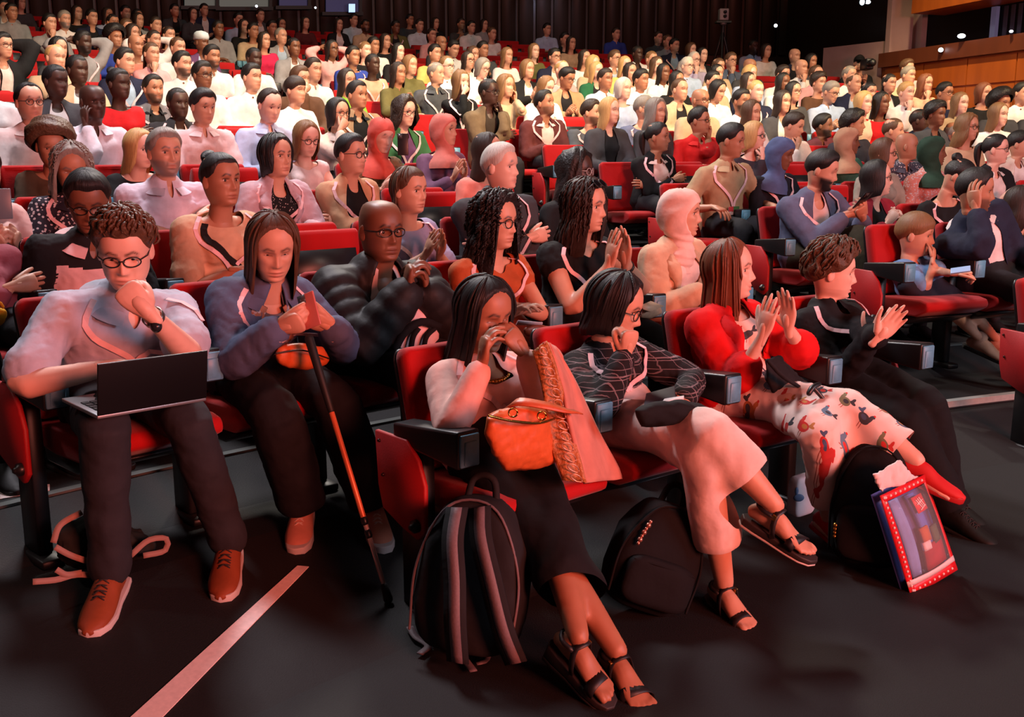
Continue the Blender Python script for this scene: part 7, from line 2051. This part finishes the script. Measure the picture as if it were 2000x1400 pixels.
wb, _, _, _ = pouch('waist_bag', 'orange half-moon bag on the lap of the denim sitter', 'bag', [(533, 690), (545, 672), (590, 668), (630, 676), (648, 700), (640, 716), (600, 724), (560, 722), (540, 710)], 10.60, .08, M_OR, noise=.004, seed=9)
g = Geo(); C = catmull(np.array([wp(10.54, 540, 690), wp(10.53, 590, 684), wp(10.54, 642, 700)]), 12); g.add(*tube_vf(C, np.full(12, .003), 6)); part('zip', g, [plain('dark_zip', (60, 40, 30), .4, .6)], wb)
tb, _, _, _ = pouch('tote_bag', 'white tote bag with black bands on the lap of the puffer jacket sitter', 'bag', [(757, 700), (768, 640), (790, 600), (830, 592), (862, 615), (858, 660), (845, 700), (800, 706)], 10.72, .09, cloth((228, 200, 204)), noise=.004, seed=11)
for pts, w in (([(768, 690), (790, 650), (825, 628), (862, 640)], .03), ([(800, 704), (806, 660), (818, 640)], .022), ([(826, 700), (832, 660), (850, 640)], .02)):
    g = Geo(); C = catmull(np.array([wp(10.66, x, y) for x, y in pts]), 12); g.add(*ribbon_vf(C, [unit(CAM - C[0])] * 12, w, .004)); part('black_band', g, [cloth((22, 20, 22))], tb)
sb_, _, _, _ = pouch('small_bag', 'small beige flap bag between the sunglasses wearer and the plaid jacket', 'handbag', [(1240, 600), (1270, 588), (1292, 596), (1296, 612), (1270, 624), (1250, 622)], 10.62, .06, leather('beige_leather', (196, 156, 128)), noise=.002, seed=13)
g = Geo(); g.add(*slab_vf([wp(10.57, 1243, 600), wp(10.57, 1270, 609), wp(10.57, 1296, 598), wp(10.60, 1270, 588)], .006)); part('flap', g, [leather('beige_flap', (206, 166, 138))], sb_)
yb, _, _, _ = pouch('yellow_bag', 'yellow cloth bundle at the left photo edge', 'bag', [(-20, 600), (2, 598), (16, 606), (18, 622), (8, 636), (-20, 640)], 11.6, .08, cloth((206, 150, 30)), seed=15)
g = Geo(); g.add(*tube_vf([wp(11.55, -12, 600), wp(11.55, -2, 590), wp(11.55, 6, 600)], [.006] * 3, 6, m=7)); part('knot', g, [cloth((190, 136, 26))], yb)
bb, _, _, _ = pouch('brown_bag', 'rust leather bag with papers on the lap of the curly-haired sitter', 'bag', [(1020, 640), (1040, 632), (1080, 636), (1082, 655), (1050, 662), (1022, 655)], 10.66, .08, leather('rust_leather', (150, 66, 40)), noise=.003, seed=17)
g = Geo(); g.add(*slab_vf([wp(10.60, 1012, 626), wp(10.62, 1060, 630), wp(10.66, 1058, 637), wp(10.64, 1008, 634)], .004)); part('papers', g, [plain('paper_pink_white', (232, 196, 196), .7)], bb)

# dark lap bag, folder and paper of the plaid jacket sitter
db, _, _, _ = pouch('dark_cloth_bag', 'black cloth bundle on the lap above the white trousers', 'bag', [(1236, 800), (1270, 786), (1330, 780), (1372, 788), (1402, 806), (1366, 822), (1300, 832), (1250, 836)], 9.54, .15, cloth((22, 21, 23)), noise=.005, seed=19)
g = Geo(); g.add(*tube_vf([wp(9.6, 1250, 815), wp(9.58, 1300, 808), wp(9.6, 1360, 806)], [.006] * 3, 6, m=9)); part('drawstring', g, [cloth((40, 38, 40))], db)
fo = thing('folder', 'dark folder with white paper edge held by the plaid jacket sitter', 'folder', wp(9.70, 1290, 790))
g = Geo(); g.add(*slab_vf([wp(9.66, 1255, 806), wp(9.66, 1320, 785), wp(9.80, 1318, 755), wp(9.80, 1262, 770)], .008)); bevpart('cover', g, [plain('dark_blue_cover', (36, 40, 52), .5)], fo, .002)
g = Geo(); g.add(*slab_vf([wp(9.62, 1292, 788), wp(9.60, 1335, 780), wp(9.63, 1336, 774), wp(9.68, 1298, 780)], .006)); part('pages', g, [plain('white_pages', (226, 214, 210), .7)], fo)
# black shawl and closed umbrella of the red blazer sitter
bs, _, _, _ = pouch('black_shawl', 'black shawl folded on the lap of the red blazer sitter', 'shawl', [(1490, 700), (1520, 688), (1556, 730), (1590, 760), (1580, 776), (1540, 778), (1506, 768), (1494, 740)], 9.74, .10, cloth((30, 28, 31)), noise=.008, seed=21)
g = Geo(); g.add(*tube_vf([wp(9.68, 1500, 704), wp(9.66, 1530, 735), wp(9.66, 1578, 766)], [.008, .010, .006], 6, m=9)); part('fold', g, [cloth((34, 32, 35))], bs)
um = thing('umbrella', 'thin dark folded umbrella lying on the bird print skirt', 'umbrella', wp(9.52, 1610, 790))
g = Geo(); g.add(*tube_vf([wp(9.55, 1588, 756), wp(9.52, 1610, 782), wp(9.50, 1630, 812), wp(9.50, 1632, 826)], [.009, .007, .006, .004], 8, m=12)); part('shaft', g, [plain('umbrella_shaft', (40, 34, 34), .4)], um)
g = Geo(); g.add(*tube_vf([wp(9.55, 1580, 768), wp(9.55, 1588, 756), wp(9.55, 1600, 750)], [.010, .011, .009], 8, m=6)); part('handle', g, [M_BLK], um)

# ---- shawl with embroidered border hanging from the forearm of the person in pink
gl_ = []
LFT = [(1042, 684), (1052, 730), (1066, 800), (1080, 880), (1098, 938)]; MID = [(1066, 666), (1094, 740), (1112, 810), (1130, 885), (1146, 942)]; RGT = [(1086, 676), (1126, 745), (1170, 840), (1208, 910), (1216, 935)]
def sheet(A, B, n, m, fA, fB, amp=.006, ph=0):
    A = catmull(np.array([[*q, 0] for q in A]), n)[:, :2]; B = catmull(np.array([[*q, 0] for q in B]), n)[:, :2]; V = []
    for i in range(n):
        for j in range(m):
            t = j / (m - 1); x, y = A[i] * (1 - t) + B[i] * t; R = fA(i / (n - 1)) * (1 - t) + fB(i / (n - 1)) * t
            V.append(wp(R + amp * math.sin(t * 9 + i * .35 + ph), x, y))
    F = [(i * m + j, i * m + j + 1, (i + 1) * m + j + 1, (i + 1) * m + j) for i in range(n - 1) for j in range(m - 1)]
    return np.array(V), np.array(F)
fL = lambda u: 9.70 - .14 * u; fM = lambda u: 9.68 - .16 * u; fR = lambda u: 9.76 - .10 * u
sw = thing('embroidered_shawl', 'dusty pink shawl with gold embroidered border hanging from a raised arm', 'shawl', wp(9.6, 1130, 800))
V, F = sheet(MID, RGT, 26, 16, fM, fR, .014); me = solid(quad_mesh('s', V, F), .012); me.materials.append(cloth((206, 136, 120))); me.transform(Matrix.Translation(-Vector(sw.location)))
o = bpy.data.objects.new('cloth', me); COL.objects.link(o); o.parent = sw
V, F = sheet(LFT, MID, 26, 8, fL, fM, .003); me = solid(quad_mesh('s', V, F), .010)
mb, nt, b = new_mat('gold_embroidery'); no, src = bump(nt, b, 90, .9, .006); nt.links.new(mix_rgb(nt, no.outputs['Fac'], lin((120, 60, 26)), lin((214, 138, 74))), b.inputs['Base Color']); b.inputs['Roughness'].default_value = .5
me.materials.append(mb); me.transform(Matrix.Translation(-Vector(sw.location))); bo = bpy.data.objects.new('border', me); COL.objects.link(bo); bo.parent = sw
A = catmull(np.array([[*q, 0] for q in LFT]), 40)[:, :2]; B = catmull(np.array([[*q, 0] for q in MID]), 40)[:, :2]
loop = None
for i in range(2, 39, 3):
    u = i / 39; t = .66; g = Geo(); pts = []
    for k_ in range(15):
        a = 2 * math.pi * k_ / 14; tt = t + .26 * math.cos(a) * (.6 + .4 * math.sin(a / 2)); ii = np.clip(i + 1.15 * math.sin(a) + .5 * math.cos(a), 0, 39)
        x = np.interp(ii, range(40), A[:, 0]) * (1 - tt) + np.interp(ii, range(40), B[:, 0]) * tt; y = np.interp(ii, range(40), A[:, 1]) * (1 - tt) + np.interp(ii, range(40), B[:, 1]) * tt
        pts.append(wp(fL(u) * (1 - tt) + fM(u) * tt - .014, x, y))
    g.add(*tube_vf(pts, np.full(15, .0018), 5, cap=False)); sub('paisley_loop', g, [plain('silver_thread', (222, 170, 150), .3, .6)], bo, sw)

# ---- backpacks on the floor
def backpack(label, base, up, front, w, h, d, mat, trim, straps=(), pocket=True, seed=1, sag=1.0):
    up = unit(up); front = unit(np.asarray(front) - up * (np.asarray(front) @ up)); X = np.cross(front, up)
    base = np.asarray(base, float); c = base + up * h * .5
    r = thing('backpack', label, 'backpack', base)
    g = Geo(); V, F = blob_vf(c, X, front, up, (w / 2, d / 2, h / 2), .52, 30, 22)
    t = ((V - base) @ up) / h; sx = (V - c) @ X; V = V - np.outer(sx * sm(t, .55, 1.0) * .30, X) + np.outer((1 - t) * d * .10 * sag, front)
    V = V + np.outer(folds(V, .006, 34, seed), front) + np.outer(folds(V, .005, 30, seed + 1), X); g.add(V, F); body = part('bag_body', g, [mat], r)
    def S(u, v, off=.0):
        """point on the front face: u across -1..1, v up 0..1"""
        ww = w / 2 * (1 - .30 * float(sm(v, .55, 1.0))); bul = (1 - abs(u) ** 3) * (1 - abs(2 * v - 1) ** 4)
        return base + X * u * ww + up * v * h + front * (d / 2 * (.62 + .38 * bul) + (1 - v) * d * .10 * sag + off)
    if pocket:
        g = Geo(); V, F = blob_vf(S(0, .30, .0), X, front, up, (w * .40, d * .20, h * .22), .5, 22, 14); V = V + np.outer(folds(V, .004, 40, seed + 2), front); g.add(V, F); pk = part('front_pocket', g, [mat], r)
        g = Geo(); C = catmull(np.array([S(u, .47 - .02 * u * u, d * .17) for u in np.linspace(-.7, .7, 7)]), 18); g.add(*tube_vf(C, np.full(18, .0035), 6)); sub('zip', g, [trim], pk, r)
    g = Geo(); top_ = base + up * h; C = catmull(np.array([top_ - X * w * .14 - up * .02, top_ - X * w * .10 + up * .045, top_ + up * .062, top_ + X * w * .10 + up * .045, top_ + X * w * .14 - up * .02]), 16); g.add(*tube_vf(C, np.full(16, .011), 8)); part('handle', g, [mat], r)
    g = Geo(); C = catmull(np.array([S(u, v, .004) for u, v in ((-.93, .12), (-.95, .5), (-.82, .82), (-.4, .965), (.4, .965), (.82, .82), (.95, .5), (.93, .12))]), 40); g.add(*tube_vf(C, np.full(40, .0045), 6)); part('piping', g, [trim], r)
    for pts, ww, m_ in straps:
        C = catmull(np.array([S(u, v, o_) for u, v, o_ in pts]), 22); g = Geo(); g.add(*ribbon_vf(C, [front] * 22, ww, .008)); s_ = part('shoulder_strap', g, [mat], r)
        g = Geo(); g.add(*ribbon_vf(C + front * .008, [front] * 22, ww * .50, .003)); sub('strap_webbing', g, [m_], s_, r)
    return r, S, X, up, front
M_BPK = cloth((34, 33, 35)); M_GRY = plain('grey_webbing', (108, 92, 96), .6, bmp=(120, .2)); M_BP2 = cloth((17, 16, 18))
b0 = floor_pt(912, 1268, .02); upv = np.array([.10, .22, .97])
backpack('dark grey backpack with two light grey shoulder straps leaning on the end seat', b0, upv, (-.28, -.95, .2), .335, .46, .20, M_BPK, M_GRY,
         straps=([(-.28, .93, .012), (-.30, .75, .035), (-.42, .50, .05), (-.72, .22, .055), (-.98, .02, .03)], .062, M_GRY) and [([(-.20, .95, .012), (-.34, .78, .03), (-.58, .52, .045), (-.86, .24, .05), (-1.08, .03, .02)], .066, M_GRY), ([(.36, .93, .012), (.22, .74, .035), (.04, .50, .05), (-.06, .24, .055), (-.08, -.02, .04)], .066, M_GRY)], pocket=False, seed=5)
# loose strap ends with buckles of the same bag are part of it: webbing tails on the floor
bp = [o for o in bpy.data.objects if o.name.startswith('backpack')][0]
for pts in ([(890, 1262), (905, 1285), (925, 1312)], [(800, 1225), (812, 1245), (836, 1262), (820, 1278)], [(930, 1270), (955, 1262), (948, 1290), (930, 1296)]):
    g = Geo(); C = catmull(np.array([floor_pt(x, y, .012) for x, y in pts]), 14); g.add(*ribbon_vf(C, [np.array([0, 0, 1.0])] * 14, .022, .004)); part('strap_tail', g, [M_GRY], bp)
g = Geo(); g.add(*blob_vf(floor_pt(925, 1252, .05), np.array([1.0, 0, 0]), np.array([0, 1.0, 0]), np.array([0, 0, 1.0]), (.02, .012, .025), .6, 12, 8)); part('buckle', g, [M_BLK], bp)
r2, S2, X2, u2, f2 = backpack('black backpack with small charms lying behind the crossed bare ankles', floor_pt(1240, 1185, .02), (.34, .20, .92), (.25, -.95, .2), .30, .36, .17, M_BP2, M_BP2, pocket=True, seed=8)
g = Geo()
for i in range(7): g.add(*ball_vf(S2(.72, .80 - i * .035, .02), .009 if i % 2 else .006, 8, 6))
part('charm_chain', g, [plain('pinkish_metal_charm', (214, 150, 130), .3, .8)], r2)
r3, S3, X3, u3, f3 = backpack('black backpack standing under the bird print skirt', floor_pt(1692, 1098, .02), (.04, .05, 1.0), (-.35, -.9, .1), .28, .45, .17, M_BP2, M_BP2, pocket=True, seed=12)
g = Geo()
for i in range(4): g.add(*ball_vf(S3(.80, .34 - i * .03, .03), .010 - i * .001, 8, 6))
part('key_charm', g, [M_GOLD], r3)
# floppy dark bag under the laptop sitter's chair
lb, _, lc, _ = pouch('floor_bag', 'dark bag with loose pale straps lying under the laptop sitter', 'bag', [(105, 1090), (100, 1050), (130, 1015), (180, 1005), (240, 1020), (310, 1060), (300, 1085), (240, 1100), (170, 1105), (120, 1105)], 10.78, .20, cloth((34, 36, 34)), noise=.012, seed=23)
for pts in ([(104, 1060), (118, 1025), (160, 1000)], [(108, 1068), (140, 1085), (190, 1102)], [(64, 1136), (110, 1132), (150, 1122), (200, 1125)], [(110, 1112), (130, 1122), (160, 1118)], [(255, 1085), (290, 1055), (325, 1052), (322, 1075), (280, 1085)]):
    g = Geo(); C = catmull(np.array([wp(10.66, x, y) for x, y in pts]), 14)
    C[:, 2] = np.maximum(C[:, 2], floorz(10.66) + .008)
    g.add(*ribbon_vf(C, [unit(CAM - C[5])] * 14, .018, .004)); part('strap', g, [plain('pale_strap', (150, 112, 100), .7)], lb)

# ---- clear plastic pouch with red printed border and tissue paper
pl = thing('gift_pouch', 'clear plastic pouch with red dotted border, blue scarf and red purse inside', 'pouch', floor_pt(1815, 1150, .01))
d0 = 9.22
TLp, TRp, BRp, BLp = wp(d0 - .03, 1716, 968), wp(d0 - .02, 1803, 926), wp(d0 - .09, 1868, 1112), wp(d0 - .09, 1777, 1166)
def Q(u, v, off=0): 
    p_ = (TLp * (1 - u) + TRp * u) * (1 - v) + (BLp * (1 - u) + BRp * u) * v; nrm = unit(np.cross(TRp - TLp, BLp - TLp)); nrm = nrm if nrm @ (CAM - p_) > 0 else -nrm
    return p_ + nrm * (off + .03 * math.sin(math.pi * u) * math.sin(math.pi * v))
def patch(us, vs, off, th=.002):
    n, m = len(us), len(vs); V = np.array([Q(u, v, off) for u in us for v in vs]); F = np.array([(i * m + j, i * m + j + 1, (i + 1) * m + j + 1, (i + 1) * m + j) for i in range(n - 1) for j in range(m - 1)])
    return solid(quad_mesh('p', V, F), th)
def addmesh(name, me, mat, root, par=None):
    me.materials.append(mat); me.transform(Matrix.Translation(-Vector(root.location))); o = bpy.data.objects.new(name, me); COL.objects.link(o); o.parent = par or root; return o
L8 = np.linspace(0, 1, 9)
M_RB = plain('red_print_border', (206, 30, 38), .4)
addmesh('back_sheet', patch(L8, L8, -.030), plain('blue_violet_print', (66, 74, 140), .5, bmp=(14, .4)), pl)
for us, vs in ((np.linspace(0, .10, 3), L8), (np.linspace(.92, 1, 3), L8), (L8, np.linspace(0, .07, 3)), (L8, np.linspace(.90, 1, 3))): bo_ = addmesh('red_border', patch(us, vs, .004), M_RB, pl)
addmesh('white_band', patch(L8, np.linspace(.845, .90, 3), .005), plain('white_band', (226, 214, 214), .5), pl)
g = Geo()
for k_ in range(20): g.add(*ball_vf(Q(.05, .03 + k_ * .048, .008), (.005, .003, .005), 8, 5))
for k_ in range(9): g.add(*ball_vf(Q(.08 + k_ * .1, .035, .008), (.005, .003, .005), 8, 5)); g.add(*ball_vf(Q(.08 + k_ * .1, .95, .008), (.005, .003, .005), 8, 5))
sub('printed_dot', g, [plain('white_dot', (230, 214, 214), .5)], bo_, pl)
for us, vs, c_, off in ((np.linspace(.16, .34, 4), np.linspace(.1, .85, 8), (120, 150, 206), -.02), (np.linspace(.50, .66, 4), np.linspace(.12, .6, 8), (84, 112, 190), -.018), (np.linspace(.42, .86, 5), np.linspace(.60, .84, 5), (150, 22, 34), -.012), (np.linspace(.44, .60, 4), np.linspace(.42, .56, 4), (176, 96, 52), -.010), (np.linspace(.66, .82, 4), np.linspace(.46, .62, 4), (70, 96, 70), -.010), (np.linspace(.40, .54, 4), np.linspace(.55, .63, 4), (228, 214, 214), -.006)):
    addmesh('contents', patch(us, vs, off, .012), cloth(c_), pl)
lg = addmesh('red_logo_patch', patch(np.linspace(.50, .74, 3), np.linspace(.13, .28, 3), .006), plain('logo_red', (206, 30, 38), .5), pl)
g = Geo()
for a_, b_ in (((.56, .16), (.62, .245)), ((.60, .155), (.65, .235)), ((.64, .15), (.69, .24)), ((.55, .20), (.70, .18)), ((.57, .255), (.71, .235))): g.add(*tube_vf([Q(*a_, .010), Q(*b_, .010)], [.0022, .0016], 5))
sub('logo_stroke', g, [plain('white_ink', (235, 220, 220), .5)], lg, pl)
cm, nt, b = new_mat('clear_plastic'); b.inputs['Base Color'].default_value = (.95, .95, 1, 1); b.inputs['Roughness'].default_value = .08; b.inputs['Alpha'].default_value = .07
addmesh('clear_sheet', patch(np.linspace(.1, .92, 7), np.linspace(.07, .845, 7), .010, .001), cm, pl)
ts_, _, _, _ = pouch('tissue_paper', 'crumpled white tissue paper sticking out of the plastic pouch', 'paper', [(1702, 926), (1735, 905), (1760, 893), (1778, 925), (1800, 930), (1760, 950), (1718, 966), (1710, 945)], d0 - .02, .05, plain('white_tissue', (228, 214, 212), .8), noise=.007, seed=31)
# white printed carrier bag under the seat
wbg = thing('paper_carrier', 'small white carrier bag with blue bird under the red blazer seat', 'bag', wp(9.75, 1565, 1000))
g = Geo(); g.add(*blob_vf(wp(9.80, 1566, 966), np.array([.8, .6, 0]), np.array([.6, -.8, 0]), np.array([0, 0, 1.0]), (.065, .03, .085), .4, 20, 12)); part('bag_body', g, [plain('white_carrier', (206, 206, 214), .6, bmp=(20, .2))], wbg)
g = Geo(); q = wp(9.76, 1560, 972); g.add(*ball_vf(q, (.022, .006, .016), 12, 8)); g.add(*ball_vf(q + (-.010, 0, .028), (.008, .005, .016), 10, 6)); part('printed_bird', g, [plain('blue_ink', (88, 112, 150), .6)], wbg)

# ---- video camera on a tall tripod at the back, and the operator by the side wall
Rt = 25.5; T0 = wp(Rt, 1413, 28); zfl = zf(Rt)
tp = thing('tripod', 'tall black tripod standing on the back rows', 'tripod', (T0[0], T0[1], zfl))
ht = T0[2] - zfl
for a in (20, 140, 260):
    dx, dy = .42 * math.cos(math.radians(a)), .42 * math.sin(math.radians(a)); g = Geo(); g.add(*tube_vf([(T0[0], T0[1], zfl + ht * .80), (T0[0] + dx * .5, T0[1] + dy * .5, zfl + ht * .4), (T0[0] + dx, T0[1] + dy, zfl)], [.028, .024, .018], 8)); part('leg', g, [plain('tripod_grey', (46, 46, 46), .4, .3)], tp)
g = Geo(); g.add(*tube_vf([(T0[0], T0[1], zfl + ht * .74), (T0[0], T0[1], zfl + ht * .93)], [.035, .03], 10)); part('column', g, [plain('tripod_grey', (46, 46, 46), .4, .3)], tp)
g = Geo(); g.add(*blob_vf((T0[0], T0[1], zfl + ht * .90), np.array([1.0, 0, 0]), np.array([0, 1.0, 0]), np.array([0, 0, 1.0]), (.07, .07, .05), .6, 14, 8)); part('head', g, [plain('tripod_head', (120, 116, 112), .4, .4)], tp)
vc = thing('video_camera', 'grey boxy camera mounted on top of the tall tripod', 'camera', (T0[0], T0[1], zfl + ht * .96))
cz = T0[2] - .02; g = Geo(); g.add(*box_vf(T0[0] - .09, T0[0] + .09, T0[1] - .10, T0[1] + .10, cz - .10, cz + .12)); bevpart('housing', g, [plain('camera_grey', (168, 162, 158), .5)], vc, .015)
for dz in (.05, -.03):
    g = Geo(); g.add(*tube_vf([(T0[0] + .01, T0[1] - .10, cz + dz), (T0[0] + .01, T0[1] - .15, cz + dz)], [.035, .03], 12, ref=(0, 0, 1))); part('lens', g, [M_BLK], vc)
g = Geo(); g.add(*box_vf(T0[0] - .15, T0[0] + .15, T0[1] - .10, T0[1] + .10, cz - .15, cz - .11)); bevpart('mount_plate', g, [plain('plate_green_grey', (70, 86, 74), .5)], vc, .01)

Rc = 21.6; Pc = wp(Rc, 1676, 124)
op = empty('person', (Pc[0], Pc[1], zf(Rc) + .0), seat_yaw(Pc)); tag(op, 'camera operator in black cap and black shirt by the side wall', 'person')
zz = Pc[2] - (zf(Rc))
OPS = dict(lod=0, sex='m', hx=0.0, zs=zz - .74, head=(0, .05, zz), hyaw=-.3, arms=(dict(w=(.20, .24, zz - .16), dir=(-.3, .5, .6), palm=(-1, 0, 0), pose='grip'), dict(w=(-.02, .26, zz - .30), dir=(.3, .6, .3), palm=(0, 0, 1), pose='grip')),
           legs=(dict(a=(.12, -.02, .09)), dict(a=(-.12, .05, .09))), top='sweater', tc=(20, 20, 22), skin='b', hc='k', hair='short', bc=(20, 20, 22), shoes=None, seed=3)
pc = build_person(OPS, op)
g = Geo(); g.add(*ball_vf((0, -.005, .05), (.088, .112, .085), 16, 10)); g.add(*hexa_vf([(-.06, .08, .05), (.06, .08, .05), (.05, .17, .04), (-.05, .17, .04)], [(-.06, .08, .06), (.06, .08, .06), (.05, .17, .048), (-.05, .17, .048)])); link('cap', geo_mesh('cap', g, [cloth((16, 16, 18))]), op, head_matrix(pc))
Vc = wp(21.2, 1690, 126); vv = thing('shoulder_camera', 'black shoulder camera with orange light held by the operator', 'camera', Vc)
g = Geo(); g.add(*box_vf(Vc[0] - .05, Vc[0] + .07, Vc[1] - .2, Vc[1] + .12, Vc[2] - .09, Vc[2] + .08)); bevpart('housing', g, [M_BLK], vv, .02)
g = Geo(); g.add(*tube_vf([(Vc[0], Vc[1] - .2, Vc[2]), (Vc[0], Vc[1] - .34, Vc[2])], [.05, .06], 12, ref=(0, 0, 1))); part('lens', g, [M_BLK], vv)
g = Geo(); g.add(*box_vf(Vc[0] + .02, Vc[0] + .065, Vc[1] - .215, Vc[1] - .2, Vc[2] - .01, Vc[2] + .035)); part('tally_light', g, [plain('orange_tally', (255, 110, 30), .4, emit=((255, 100, 30), 2.0))], vv)
# the bench scene was only a workshop
bpy.data.scenes.remove(TMP)
